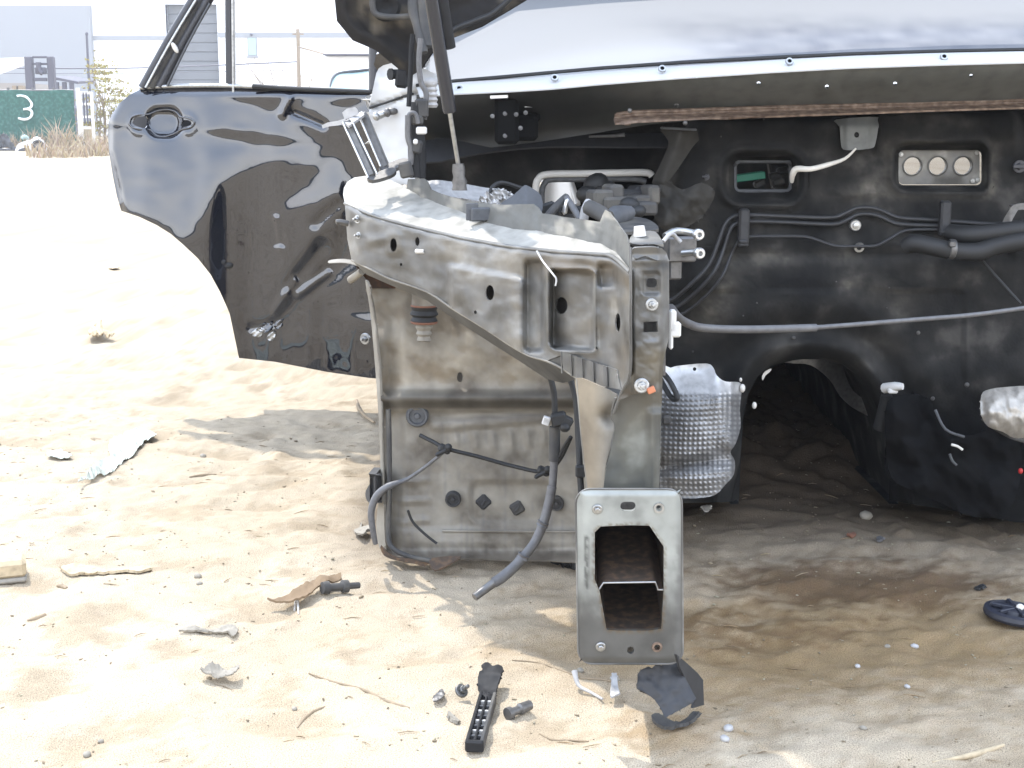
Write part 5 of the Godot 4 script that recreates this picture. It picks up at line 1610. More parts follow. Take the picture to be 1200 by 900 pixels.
func build_scuttle() -> void:
	var thick := func(x: float) -> float: return curve(x, [500, 12, 650, 17, 800, 16, 1000, 14, 1200, 13])
	var fl: PackedVector2Array = PackedVector2Array()
	for x in range(488, 1381, 12): fl.append(Vector2(x, line_at(x, FLANGE)))
	for x in range(1380, 487, -12): fl.append(Vector2(x, line_at(x, FLANGE) + thick.call(float(x))))
	var sc := part(car, "scuttle_flange", sheet(fl, [], 3.0, func(x, y): return W(x, y, cowl_d(x) + 0.0035 * (line_at(x, FLANGE) + thick.call(x) - y) + 0.0005 * n_fine.get_noise_2d(x * 0.0036, y * 0.0072)), 0.002), "white_metal", "sunlit metal flange with a row of holes")
	for q in [[538, 104], [650, 91.5], [776, 81], [925, 72.5], [1106, 67], [1290, 66]]:
		var mb := MB.new()
		var p := W(q[0], q[1], cowl_d(q[0]) + 0.022)
		mb.lathe(aim(p, Vector3(0, 0.55, 1)), [Vector2(0.0032, -0.004), Vector2(0.0032, 0.003), Vector2(0.0055, 0.003), Vector2(0.0062, 0.0)], 14)
		var nut := part(sc, "threaded_nut", mb, "steel")
		mb = MB.new()
		mb.lathe(aim(p, Vector3(0, 0.55, 1)), [Vector2(0.0, 0.0015), Vector2(0.0033, 0.0015)], 10)
		part(nut, "hole", mb, "dark_void")
	# dark gap under the windscreen
	var gap := MB.new()
	var pts := []
	for x in range(488, 1381, 24): pts.append(W(x, line_at(x, FLANGE) - 1.8, cowl_d(x) + 0.05))
	gap.tube(pts, 0.0032, 6, 1)
	part(sc, "windscreen_seal", gap, "rubber")
	# olive pressing below the flange; shade at its left is painted into the tint
	var top := PackedVector2Array()
	for x in range(488, 1381, 12): top.append(Vector2(x, line_at(x, FLANGE) + thick.call(float(x)) - 3.0))
	for q in [[1380, 122], [1200, 122], [1000, 128], [900, 133], [760, 146], [640, 165], [560, 175], [488, 190]]: top.append(Vector2(q[0], q[1]))
	var press := sheet(top, [ellipse(889, 98, 2.6, 2.6, 9), ellipse(969, 102, 2.6, 2.8, 9), ellipse(1049, 98.5, 2.6, 2.8, 9), ellipse(1138, 89, 2.2, 2.4, 9)], 4.0,
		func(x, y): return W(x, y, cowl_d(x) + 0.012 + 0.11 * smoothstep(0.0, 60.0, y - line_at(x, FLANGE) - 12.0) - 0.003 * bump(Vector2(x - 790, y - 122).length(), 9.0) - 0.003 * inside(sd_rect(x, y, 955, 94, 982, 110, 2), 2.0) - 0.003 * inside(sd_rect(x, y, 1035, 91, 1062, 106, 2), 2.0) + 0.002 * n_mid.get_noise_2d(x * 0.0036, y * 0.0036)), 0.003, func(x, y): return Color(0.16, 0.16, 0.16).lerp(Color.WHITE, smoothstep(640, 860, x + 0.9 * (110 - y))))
	var pr := part(car, "scuttle_panel", press, "olive")
	for q in [[889, 98], [969, 102], [1049, 98.5], [1138, 89], [793, 121.5]]:
		var mb := MB.new()
		mb.lathe(aim(W(q[0], q[1] + 2.0, cowl_d(q[0]) + 0.075), Vector3(0, 0.4, 1)), [Vector2(0.002, 0.0), Vector2(0.0034, 0.001), Vector2(0.0034, -0.003)], 10)
		part(pr, "rivet", mb, "dark_steel")
	# rusty brown rail
	var rail_top := [715.0, 133.0, 740.0, 129.0, 900.0, 123.5, 1050.0, 119.0, 1200.0, 114.5, 1380.0, 112.0]
	var rp := PackedVector2Array()
	rp.append(Vector2(719, 140))
	rp.append(Vector2(722, 132))
	for x in range(730, 1381, 12): rp.append(Vector2(x, line_at(x, rail_top)))
	for x in range(1380, 729, -12): rp.append(Vector2(x, line_at(x, rail_top) + line_at(x, [720, 16, 900, 12.5, 1100, 11, 1380, 11])))
	rp.append(Vector2(722, 146))
	var rail_pos := func(x: float, y: float) -> Vector3:
		var t: float = (y - line_at(x, rail_top)) / 15.0
		return W(x, y, 2.145 + 0.03 * (t - 0.5) * -1.0 - 0.008 * bump(t - 0.12, 0.14) - 0.008 * bump(t - 0.8, 0.16) + 0.008 * bump(t - 0.42, 0.12))
	var br := sheet(rp, [], 2.2, rail_pos, 0.003)
	part(car, "rusty_rail", br, "brown_rail", "rusty brown rail along the firewall top")
	for q in [[803, 144], [738, 129.5]]:
		var mb := MB.new()
		mb.ball(Transform3D(Basis(), W(q[0], q[1], 2.13)), Vector3(0.004, 0.004, 0.003), 8, 5)
		part(car, "rail_rivet", mb, "dark_steel")
	# windscreen glass with dust on it
	var wp := PackedVector2Array()
	for x in range(500, 1381, 20): wp.append(Vector2(x, line_at(x, FLANGE) - 3.0))
	for q in [[1380, -60], [1000, -72], [700, -66], [520, -40]]: wp.append(Vector2(q[0], q[1]))
	var glass_pos := func(x: float, y: float) -> Vector3:
		var k: float = maxf(line_at(x, FLANGE) - y, 0.0)
		return W(x, y, cowl_d(x) + 0.05 + 0.0062 * k + 0.00002 * k * k)
	var ws := sheet(wp, [], 6.0, glass_pos, 0.005, func(x, y): return Color(1, 1, 1).lerp(Color(0.5, 0.52, 0.58), smoothstep(640, 1000, x + 260.0 * n_low.get_noise_2d(x * 0.002, y * 0.012)) * smoothstep(8, 40, y) * (0.75 + 0.5 * n_mid.get_noise_2d(x * 0.004, y * 0.02))))
	part(car, "windscreen", ws, "windscreen", "windscreen covered in pale dust")
	# streak of silt along the glass
	# black bracket with screws at the left
	var mb := MB.new()
	mb.box(Transform3D(Basis(), W(594, 141, 2.19)), Vector3(0.038, 0.075, 0.05), 0.006)
	mb.box(Transform3D(Basis(), W(612, 150, 2.20)), Vector3(0.05, 0.04, 0.03), 0.006)
	mb.box(Transform3D(Basis(Vector3.BACK, 0.1), W(618, 134, 2.21)), Vector3(0.04, 0.03, 0.02), 0.006)
	var hb := part(car, "wiper_bracket", mb, "dark_void")
	for q in [[592, 133], [605, 134], [610, 150], [592, 159], [616, 132], [577, 136]]:
		part(hb, "screw", bolt_mesh(W(q[0], q[1], 2.165), Vector3(0.2, 0.2, 1), 0.0021), "dark_steel")
	mb = MB.new()
	mb.box(Transform3D(Basis(Vector3.BACK, 0.04), W(585, 113.5, 2.16)), Vector3(0.028, 0.006, 0.012), 0.001)
	mb.box(Transform3D(Basis(Vector3.BACK, 0.04), W(621, 124.5, 2.19)), Vector3(0.018, 0.004, 0.012), 0.001)
	part(hb, "metal_tag", mb, "bright_steel")
	# dark sheet shelf between scuttle and firewall at left
	mb = sheet(smooth_poly([498, 165, 560, 160, 640, 157, 700, 158, 780, 156, 790, 165, 780, 172, 640, 172, 560, 180, 500, 190], 3), [], 4.0, func(x, y): return W(x, y, 2.30 - 0.002 * (y - 160)), 0.003)
	part(car, "bulkhead_shelf", mb, "charcoal")
	mb = MB.new()
	mb.tube([W(690, 160, 2.28), W(715, 159.5, 2.275), W(732, 158, 2.27)], [0.002, 0.003, 0.004], 6, 2)
	part(car, "bulkhead_edge", mb, "cable")

func build_pillar() -> void:
	# pale body side at the foot of the windscreen pillar
	var poly := smooth_poly([444, 80, 462, 74, 484, 76, 505, 84, 520, 95, 500, 112, 486, 124, 486, 170, 486, 212, 470, 216, 455, 214, 447, 190, 434, 150, 433, 126, 438, 100], 3)
	var p := part(car, "windscreen_pillar", sheet(poly, [], 3.0, func(x, y): return W(x, y, 2.30 - 0.05 * smoothstep(440, 490, x) + 0.02 * smoothstep(110, 80, y) - 0.012 * inside(absf(y - line_at(x, [433, 127, 486, 110])) - 1.5, 2.0) * -1.0 + 0.004 * n_mid.get_noise_2d(x * 0.0072, y * 0.0072)), 0.02), "white_metal", "sunlit pale pillar foot")
	tube_part(p, "panel_gap", [433, 126.5, 2.30, 450, 121, 2.29, 470, 114, 2.27, 484, 110, 2.255], 0.0022, "rubber", 6)
	var mb := MB.new()
	mb.box(Transform3D(Basis(Vector3.BACK, -0.1), W(471, 92, 2.23)), Vector3(0.020, 0.03, 0.022), 0.004)
	mb.tube([W(458, 87, 2.23), W(466, 87, 2.235)], 0.008, 10, 1)
	mb.tube([W(457, 87, 2.229), W(459, 87, 2.231)], 0.0095, 10, 1)
	part(p, "hinge_bolt", mb, "black_plastic")
	for q in [[446, 135, 0.35, 0.022], [459, 130.5, 0.05, 0.018]]:
		mb = MB.new()
		mb.ball(Transform3D(Basis(Vector3.BACK, q[2]), W(q[0], q[1], 2.275)), Vector3(q[3] * 0.6, 0.006, 0.006), 10, 6)
		mb.ball(Transform3D(Basis(Vector3.BACK, q[2]), W(q[0] - 5, q[1] + 1.5, 2.27)), Vector3(0.006, 0.0075, 0.006), 10, 6)
		part(p, "stud", mb, "steel" if q[0] < 450 else "dark_steel")
	# channel bracket with two legs
	var o := assembly("channel_bracket")
	var bar := func(a: Vector3, b: Vector3, wd: float, dp: float) -> MB:
		var m2 := MB.new()
		var dir := (b - a).normalized()
		var side := dir.cross(Vector3(0, 0, 1)).normalized()
		m2.box(Transform3D(Basis(side, dir, side.cross(dir)), (a + b) / 2), Vector3(wd, (b - a).length(), dp), 0.002)
		return m2
	part(o, "leg", bar.call(W(407, 143, 2.13), W(437, 208, 2.10), 0.013, 0.022), "dark_steel")
	part(o, "leg", bar.call(W(426, 134, 2.19), W(453, 198, 2.16), 0.012, 0.022), "dark_steel")
	for q in [[401.5, 143, 431.5, 208, 2.115, 2.085], [420, 134, 446, 195, 2.175, 2.145], [412, 141, 442, 204, 2.115, 2.085]]:
		tube_part(o, "leg_lip", [q[0], q[1], q[4], q[2], q[3], q[5]], 0.0016, "bright_steel", 6, "", 1)
	var foot := func(x: float, y: float, dd: float) -> MB:
		return sheet(smooth_poly([x - 6, y + 4, x + 4, y - 1, x + 18, y - 7, x + 28, y - 7, x + 26, y - 1, x + 14, y + 4, x, y + 7], 2), [], 2.0, func(px, py): return W(px, py, dd - 0.002 * (py - y)), 0.006)
	part(o, "foot", foot.call(436, 204, 2.095), "dark_steel")
	part(o, "foot", foot.call(450, 193, 2.155), "dark_steel")
	var topm := sheet(pv([403, 143, 424, 130, 427, 134, 409, 147]), [], 2.0, func(x, y): return W(x, y, 2.11 + (145 - y) * 0.005), 0.004)
	part(o, "top_web", topm, "primer")
	topm = sheet(pv([377, 147, 384, 143.5, 396, 141.5, 404, 139, 407, 144, 396, 147, 386, 148, 378, 150.5]), [], 2.0, func(x, y): return W(x, y, 2.12), 0.004)
	part(o, "top_tab", topm, "primer")
	topm = sheet(pv([401, 132, 406, 127.5, 416, 125.5, 419, 129, 420, 134, 404, 140]), [], 2.0, func(x, y): return W(x, y, 2.15), 0.006)
	part(o, "top_cap", topm, "primer")

func build_wiring() -> void:
	# loom running down from the bonnet hinge
	var o := assembly("wiring_loom")
	tube_part(o, "strap", [484, 40, 2.11, 482, 60, 2.11, 481, 90, 2.11, 479, 125, 2.11], 0.0042, "black_plastic", 6)
	tube_part(o, "cable", [493, 45, 2.10, 491, 70, 2.10, 493, 95, 2.10, 499, 108, 2.10, 499, 120, 2.10, 497, 140, 2.10], 0.0042, "cable", 8)
	tube_part(o, "cable", [478, 160, 2.07, 478, 140, 2.07, 481, 133, 2.07, 487, 134, 2.07, 490, 145, 2.07], 0.0036, "cable", 8)
	tube_part(o, "cable", [478, 135, 2.07, 478, 160, 2.07, 482, 175, 2.07, 481, 193, 2.07], 0.0044, "cable", 8)
	tube_part(o, "conduit", [490, 120, 2.09, 488, 150, 2.09, 490, 180, 2.09, 490, 208, 2.09], [0.010, 0.012, 0.013, 0.012], "black_plastic", 10, "", 8)
	tube_part(o, "conduit", [484, 165, 2.08, 485, 185, 2.08, 487, 208, 2.08], [0.008, 0.009, 0.009], "black_plastic", 10, "", 8)
	var mb := MB.new()
	for q in [[494, 127, 2.09, 0.02, 0.028, 0.02, 0.0], [489, 141, 2.08, 0.018, 0.014, 0.016, 0.0], [476, 199, 2.07, 0.02, 0.024, 0.018, 0.2], [489, 172, 2.07, 0.014, 0.02, 0.012, -0.2]]:
		mb = MB.new()
		mb.box(Transform3D(Basis(Vector3.BACK, q[6]), W(q[0], q[1], q[2])), Vector3(q[3], q[4], q[5]), 0.003)
		part(o, "connector", mb, "dusty_plastic")
	for q in [[494, 153, 0.016, 0.011], [487, 166, 0.007, 0.008]]:
		mb = MB.new()
		mb.box(Transform3D(Basis(), W(q[0], q[1], 2.065)), Vector3(q[2], q[3], 0.01), 0.002)
		part(o, "pale_plug", mb, "white_plastic")
	mb = MB.new()
	for k in 5: mb.lathe(aim(W(505.5 + k * 0.2, 99 + k * 6.0, 2.12), Vector3(0, 1, 0)), [Vector2(0.007, -0.004), Vector2(0.0095, 0.0), Vector2(0.007, 0.004)], 12)
	mb.ball(Transform3D(Basis(), W(504, 97, 2.12)), Vector3(0.012, 0.008, 0.01), 10, 6)
	part(o, "grey_bellows", mb, "primer")

func build_bonnet() -> void:
	# raised bonnet seen from below: a rear corner is in the picture, the rest stands above it
	var hinge := Vector3(0, 0.775, -2.22)
	var up := Vector3(0, 0.998, 0.06)
	var back := Vector3(0, 0.06, -0.998)
	var w := 1.45
	var edge := []
	for q in [[-0.150, 0.010], [-0.128, 0.040], [-0.10, 0.058], [-0.05, 0.076], [0.0, 0.104], [0.08, 0.15], [0.2, 0.19], [0.4, 0.225], [0.575, 0.235], [0.75, 0.225], [0.95, 0.19], [1.07, 0.15], [1.15, 0.104], [1.25, 0.06], [1.33, 0.0], [1.40, 0.03], [1.445, 0.09], [1.37, 0.3], [1.30, 0.5], [1.3, 0.98], [1.2, 1.2], [0.575, 1.3], [-0.05, 1.2], [-0.2, 0.98], [-0.26, 0.5], [-0.25, 0.35], [-0.242, 0.22], [-0.29, 0.13], [-0.287, 0.085], [-0.262, 0.055], [-0.225, 0.040], [-0.19, 0.012], [-0.172, -0.004]]:
		edge.append(q[0]); edge.append(-q[1])
	var outline := pv(edge)
	var pos := func(x: float, y: float) -> Vector3:
		var sd := -sd_poly(Vector2(x, y), outline)
		var h := -0.018 * smoothstep(0.018, 0.032, sd) * smoothstep(0.10, 0.07, sd) - 0.03 * smoothstep(0.07, 0.1, sd)
		h += 0.006 * bump(sd - 0.018, 0.008)
		h += 0.004 * n_mid.get_noise_2d(x * 2.16, y * 2.16)
		return hinge + Vector3(x * 0.96, 0, 0) + up * (-y * 0.98) - back * h
	var hood := MB.new()
	sheet(outline, [], 0.0105, pos, 0.004, func(x, y): return Color(0.11, 0.12, 0.15).lerp(Color(1, 1, 1), smoothstep(0.12, 0.6, n_mid.get_noise_2d(x * 1.6, y * 1.6) + 0.35 * n_mid.get_noise_2d(x * 5.0, y * 5.0) + 0.25 * n_fine.get_noise_2d(x * 4.0, y * 4.0)) * 0.8), hood)
	var bo := part(car, "bonnet", hood, "bonnet_lining", "raised black bonnet seen from below")
	var skin := MB.new()
	sheet(outline, [], 0.05, func(x, y): return hinge + Vector3(x * 0.96, 0, 0) + up * (-y * 0.98) + back * 0.035, 0.002, no_tint, skin)
	part(bo, "outer_skin", skin, "paint")
	var mb := MB.new()
	mb.lathe(aim(W(452, 7, 2.21), Vector3(0.1, -0.2, 1)), [Vector2(0.012, -0.01), Vector2(0.022, -0.004), Vector2(0.024, 0.003), Vector2(0.019, 0.006), Vector2(0.012, 0.004), Vector2(0.006, 0.001), Vector2(0, 0.0)], 18)
	part(bo, "rubber_stop", mb, "black_plastic")
	mb = MB.new()
	mb.tube([W(436, -12, 2.2), W(437, 10, 2.2), W(444, 18, 2.2), W(462, 20, 2.2), W(482, 19, 2.2)], 0.005, 7, 4)
	part(bo, "pressed_rib", mb, "dusty_plastic")
	mb = MB.new()
	mb.tube([W(487, -20, 2.18), W(486, 10, 2.17), W(490, 28, 2.16), W(493, 45, 2.15), W(497, 62, 2.14)], [0.010, 0.011, 0.009, 0.008, 0.006], 8, 4)
	mb.tube([W(497, -20, 2.17), W(499, 20, 2.16), W(501, 55, 2.15)], [0.012, 0.012, 0.010], 8, 4)
	part(bo, "hinge_arm", mb, "dusty_plastic")
	mb = MB.new()
	mb.tube([W(610, -14, 2.18), W(580, 14, 2.18), W(558, 24, 2.18), W(535, 33, 2.18), W(526, 40, 2.18)], 0.0045, 7, 4)
	part(bo, "edge_seal", mb, "rubber")

func build_gas_strut() -> void:
	var o := assembly("gas_strut")
	var a := W(501, -30, 1.93)
	var b := W(527, 131, 1.985)
	var c := W(537.5, 196, 2.01)
	var mb := MB.new()
	mb.tube([a, b.lerp(a, 0.02), b], [0.0098, 0.0098, 0.0088], 18, 1)
	part(o, "cylinder", mb, "strut_black")
	mb = MB.new()
	mb.tube([W(512, -30, 1.94), W(521, 30, 1.96), W(525.5, 56, 1.97)], [0.0105, 0.0105, 0.0105], 16, 1)
	part(o, "dust_cover", mb, "black_plastic")
	mb = MB.new()
	mb.tube([b, c], 0.0033, 14, 1)
	part(o, "rod", mb, "steel")
	mb = MB.new()
	mb.tube([W(537, 192, 2.01), W(537.5, 200, 2.01), W(538, 207, 2.01), W(538.5, 213, 2.01), W(538.5, 217, 2.01), W(538.5, 223, 2.01)], [0.0085, 0.0098, 0.0085, 0.0115, 0.010, 0.0115], 14, 2)
	part(o, "ball_socket", mb, "dark_steel")

func build_engine_bay() -> void:
	var o := assembly("engine_bay_remains")
	# crumpled pale cloth
	var mb := MB.new()
	sheet(smooth_poly([500, 214, 512, 211, 530, 213, 548, 216, 570, 220, 590, 222, 604, 230, 600, 240, 570, 237, 540, 232, 512, 228], 3), [], 2.2, func(x, y): return W(x, y, 2.04 + 0.006 * (236 - y) + 0.012 * n_fine.get_noise_2d(x * 0.0108, y * 0.0108)), 0.002, no_tint, mb)
	part(o, "strut_mount_flange", mb, "primer")
	mb = MB.new()
	sheet(smooth_poly([562, 236, 566, 229, 574, 224, 586, 222, 598, 226, 606, 232, 602, 240, 584, 241], 3), [], 2.0, func(x, y): return W(x, y, 2.02 + 0.014 * n_fine.get_noise_2d(x * 0.018, y * 0.018)), 0.003, no_tint, mb)
	part(o, "crumpled_foil", mb, "foil")
	tube_part(o, "wire", [574, 226, 2.02, 578, 218, 2.03, 588, 214, 2.04, 604, 218, 2.05, 620, 224, 2.05], 0.003, "rubber", 7)
	# grey plastic wedge
	mb = sheet(smooth_poly([585, 240, 600, 230, 612, 219, 617, 217, 626, 222, 634, 229, 636, 244, 630, 250, 600, 246], 2), [], 2.5, func(x, y): return W(x, y, 1.98 + 0.001 * absf(x - 616) + 0.0015 * (240 - y)), 0.004)
	part(o, "plastic_wedge", mb, "grey_plastic")
	# struts, hoses and boxes
	for q in [[640, 256, 1.97, 652, 242, 1.98, 664, 231, 2.0, 0.006, "dusty_plastic"], [664, 232, 1.99, 672, 244, 1.97, 680, 258, 1.95, 0.005, "cable"], [684, 258, 1.93, 686, 246, 1.93, 690, 237, 1.94, 0.0065, "primer"], [690, 243, 1.90, 702, 249, 1.88, 712, 256, 1.86, 0.011, "dusty_plastic"], [655, 250, 2.0, 668, 245, 2.0, 690, 250, 1.98, 0.007, "rubber"]]:
		tube_part(o, "hose", q.slice(0, 9), q[9], q[10], 9)
	for q in [[667, 250, 2.03, 0.03, 0.02, 0.4, "dusty_plastic"], [663, 242, 1.985, 0.007, 0.024, -0.25, "bright_steel"], [652, 250, 2.02, 0.022, 0.02, 0.7, "rubber"], [640, 246, 2.04, 0.03, 0.02, 0.3, "rubber"]]:
		mb = MB.new()
		mb.box(Transform3D(Basis(Vector3.BACK, q[5]), W(q[0], q[1], q[2])), Vector3(q[3], q[4], 0.02), 0.003)
		part(o, "fitting", mb, q[6])
	# master cylinder, reservoir, fuse box seen through the opening
	for q in [[718, 229, 2.12, 0.024, 0.034, "dusty_plastic"], [703, 234, 2.10, 0.034, 0.03, "dusty_plastic"], [723, 238, 2.10, 0.055, 0.02, "dusty_plastic"], [735, 230, 2.18, 0.04, 0.022, "charcoal"], [755, 222, 2.2, 0.045, 0.012, "charcoal"], [748, 236, 2.14, 0.03, 0.02, "dusty_plastic"], [762, 228, 2.16, 0.02, 0.03, "dusty_plastic"], [755, 244, 2.08, 0.03, 0.02, "dusty_plastic"]]:
		mb = MB.new()
		mb.box(Transform3D(Basis(Vector3.UP, 0.3), W(q[0], q[1], q[2])), Vector3(q[3], q[4], 0.04), 0.004)
		part(o, "fuse_box", mb, q[5])
	for q in [[698, 216, 2.25, 0.022], [706, 226, 2.2, 0.012], [688, 228, 2.22, 0.018], [738, 241, 2.04, 0.016], [736, 250, 2.03, 0.011], [748, 248, 2.02, 0.012], [714, 220, 2.24, 0.012]]:
		mb = MB.new()
		mb.ball(Transform3D(Basis(Vector3.BACK, q[0]), W(q[0], q[1], q[2])), Vector3(q[3], q[3] * 0.8, q[3]), 10, 7)
		part(o, "rubber_boot", mb, "rubber")
	mb = MB.new()
	mb.tube([W(708, 262, 1.88), W(722, 254, 1.93), W(738, 249, 1.96)], [0.010, 0.016, 0.010], 10, 3)
	part(o, "battery_cable", mb, "grey_plastic")
	mb = MB.new()
	sheet(smooth_poly([712, 262, 726, 255, 744, 254, 762, 258, 772, 268, 752, 270, 722, 272], 3), [], 2.5, func(x, y): return W(x, y, 1.80 + 0.012 * (270 - y)), 0.004, no_tint, mb)
	part(o, "tray", mb, "dusty_plastic")
	# pale panel and pillar outside, seen through the white-rimmed opening
	mb = MB.new()
	sheet(pv([636, 206, 664, 206, 674, 244, 636, 244]), [], 4.0, func(x, y): return W(x, y, 2.62 + 0.03 * sin(x * 0.1)), 0.004, no_tint, mb)
	part(o, "pale_liner", mb, "wall_white")
	tube_part(o, "pale_strut", [667, 208, 2.5, 672, 222, 2.48, 677, 240, 2.46], 0.0055, "wall_white", 8)
	mb = MB.new()
	sheet(pv([668, 200, 790, 200, 790, 262, 668, 262]), [], 20.0, func(x, y): return W(x, y, 2.60), 0.004, no_tint, mb)
	part(o, "dark_liner", mb, "dark_void")
	# refrigerant pipe ends by the front post
	mb = MB.new()
	mb.box(Transform3D(Basis(Vector3.UP, 0.2), W(797, 292, 1.66)), Vector3(0.036, 0.03, 0.02), 0.002)
	mb.box(Transform3D(Basis(Vector3.UP, 0.2), W(790, 308, 1.66)), Vector3(0.016, 0.04, 0.014), 0.002)
	part(o, "pipe_bracket", mb, "dark_steel")
	tube_part(o, "pipe", [779, 277, 1.62, 790, 271, 1.63, 800, 271, 1.635, 812, 273, 1.63, 819, 275, 1.62], 0.0042, "steel", 9)
	tube_part(o, "pipe", [800, 297, 1.64, 812, 296, 1.63, 819, 297, 1.62], 0.0042, "steel", 9)
	tube_part(o, "pipe", [777, 283, 1.61, 786, 274, 1.62, 793, 279, 1.63, 798, 284, 1.63], 0.0026, "primer", 7)
	for q in [[819, 275], [820, 297]]:
		mb = MB.new()
		mb.lathe(aim(W(q[0], q[1], 1.618), Vector3(0.25, 0, 1)), [Vector2(0.0065, -0.006), Vector2(0.0068, 0.001), Vector2(0.0055, 0.003), Vector2(0.003, 0.003), Vector2(0.003, -0.004), Vector2(0, -0.004)], 14)
		part(o, "pipe_end", mb, "bright_steel")

# ---------------------------------------------------------------- rear door
const CHARACTER := [127.0, 146.0, 228.0, 150.0, 300.0, 160.0, 350.0, 170.0]
var sky_zones: Array = []
var sand_zones: Array = []

func build_door() -> void:
	# where the dented skin leans up or down; every dent is modelled by its slope
	sky_zones = [smooth_poly([100, 60, 330, 60, 480, 60, 480, 130, 430, 140, 404, 150, 375, 140, 362, 128, 350, 132, 356, 150, 372, 168, 378, 184, 368, 193, 345, 194, 325, 189, 312, 190, 300, 196, 285, 200, 268, 210, 252, 232, 238, 258, 222, 282, 205, 286, 180, 268, 150, 252, 100, 240], 3),
		smooth_poly([322, 262, 326, 243, 345, 222, 366, 206, 376, 190, 392, 178, 404, 186, 412, 215, 402, 238, 388, 232, 362, 240, 340, 250, 330, 264], 3),
		smooth_poly([355, 345, 380, 322, 410, 300, 430, 300, 415, 320, 385, 340, 362, 356], 3),
		smooth_poly([384, 366, 408, 358, 440, 360, 445, 376, 420, 374], 3)]
	sand_zones = [smooth_poly([228, 151, 262, 148, 310, 154, 352, 164, 346, 170, 300, 169, 262, 161], 3),
		smooth_poly([100, 143.5, 152, 144, 152, 150, 100, 150.5], 2),
		smooth_poly([240, 108, 280, 110, 330, 110, 366, 114, 350, 124, 320, 130, 290, 122, 262, 114], 3),
		smooth_poly([384, 116, 410, 112, 432, 114, 415, 125, 395, 124], 3),
		smooth_poly([120, 240, 150, 246, 190, 262, 215, 284, 205, 296, 170, 272, 120, 254], 3)]
	var dark_zone := smooth_poly([398, 238, 408, 262, 404, 300, 378, 326, 348, 350, 332, 366, 320, 366, 330, 338, 352, 312, 366, 284, 380, 254], 3)
	var x0 := 120.0
	var y0 := 98.0
	var st := 3.0
	var nx := 114
	var ny := 120
	var H := PackedFloat32Array()
	H.resize(nx * ny)
	for i in nx:
		var h := 0.0
		for j in ny:
			var p := Vector2(x0 + i * st, y0 + j * st)
			var s := -0.085 + 0.05 * smoothstep(300, 430, p.y) * 0.4
			var q := p + Vector2(6.0 * n_mid.get_noise_2d(p.x * 0.02, p.y * 0.02), 5.0 * n_mid.get_noise_2d(p.x * 0.02 + 9.0, p.y * 0.02))
			var k := 0.0
			var deep := 0.0
			for z in sky_zones:
				var sd := sd_poly(q, z)
				k = maxf(k, inside(sd, 9.0))
				deep = maxf(deep, smoothstep(0.0, -28.0, sd))
			for z in sand_zones: k = minf(k, 1.0 - inside(sd_poly(q, z), 6.0))
			var wob := 0.5 + 0.5 * clampf(2.2 * n_mid.get_noise_2d(p.x * 0.005 + 20.0, p.y * 0.008), -1, 1)
			s = lerpf(s - 0.26 * maxf(inside(sd_poly(q, dark_zone), 10.0), inside(sd_seg(q.x, q.y, 327, 246, 325, 284) - 4.0, 6.0)), 0.05 + (0.06 + 0.24 * wob) * deep, k)
			s += 0.03 * n_mid.get_noise_2d(p.x * 0.004, p.y * 0.006)
			H[j * nx + i] = h
			h += s * st * 0.00205
	# ease the columns into one another
	for pass_ in 10:
		var K := H.duplicate()
		for j in ny:
			for i in nx:
				H[j * nx + i] = (K[j * nx + maxi(i - 1, 0)] + 2.0 * K[j * nx + i] + K[j * nx + mini(i + 1, nx - 1)]) * 0.25
	var base_d := func(x: float) -> float: return 3.2 + (433.0 - x) * 0.0005
	var dd := func(x: float, y: float) -> float:
		var u := clampf((x - x0) / st, 0, nx - 1.001)
		var v := clampf((y - y0) / st, 0, ny - 1.001)
		var i := int(u)
		var j := int(v)
		var h := lerpf(lerpf(H[j * nx + i], H[j * nx + i + 1], u - i), lerpf(H[(j + 1) * nx + i], H[(j + 1) * nx + i + 1], u - i), v - j)
		var d: float = base_d.call(x) - h
		d += (0.0014 * n_mid.get_noise_2d(x * 0.003 + 2.0, y * 0.0035) + 0.00012 * n_fine.get_noise_2d(x * 0.003, y * 0.003)) * (0.45 + 0.55 * smoothstep(250, 330, x))
		# handle cup and the two pockets
		d += 0.022 * inside(sd_rect(x, y, 172, 128, 212, 160, 15), 10.0)
		d -= 0.004 * bump(absf(sd_rect(x, y, 152, 135, 229, 156, 10)), 3.0) * smoothstep(20, 30, absf(x - 192.0))
		# rolled rear and lower edges
		d += 0.012 * smoothstep(7, 0, x - line_at(y, [100, 150, 120, 137, 140, 127, 175, 127, 224, 138, 248, 142]))
		d += 0.01 * smoothstep(112, 104, y)
		# sharp crash creases
		d -= 0.010 * bump(sd_seg(x, y, 340, 116, 330, 134), 4.0) + 0.010 * bump(sd_seg(x, y, 324, 258, 328, 290), 4.0)
		d += 0.012 * bump(sd_seg(x, y, 345, 132, 378, 146), 4.0)
		d += 0.012 * bump(sd_seg(x, y, 327, 285, 324, 262), 6.0)
		d -= 0.008 * bump(sd_seg(x, y, 322, 365, 345, 330), 5.0) + 0.008 * bump(sd_seg(x, y, 350, 345, 385, 320), 4.0)
		d += 0.010 * bump(sd_seg(x, y, 340, 335, 375, 290), 9.0) + 0.008 * bump(sd_seg(x, y, 370, 262, 395, 240), 7.0)
		d += 0.005 * bump(sd_seg(x, y, 295, 384, 320, 378), 5.0)
		return d
	var poly := pv([166, 104, 200, 102, 260, 101.5, 330, 104, 400, 107, 446, 110, 448, 444, 433, 443, 384, 436, 322, 424, 280, 419.5, 277, 405, 269, 367, 258, 342, 247, 322, 232, 303, 215, 287, 200, 274, 184, 264, 163, 254, 142, 247, 137, 230, 132, 205, 128, 180, 126.5, 160, 127, 144, 131, 134, 140, 121, 152, 111])
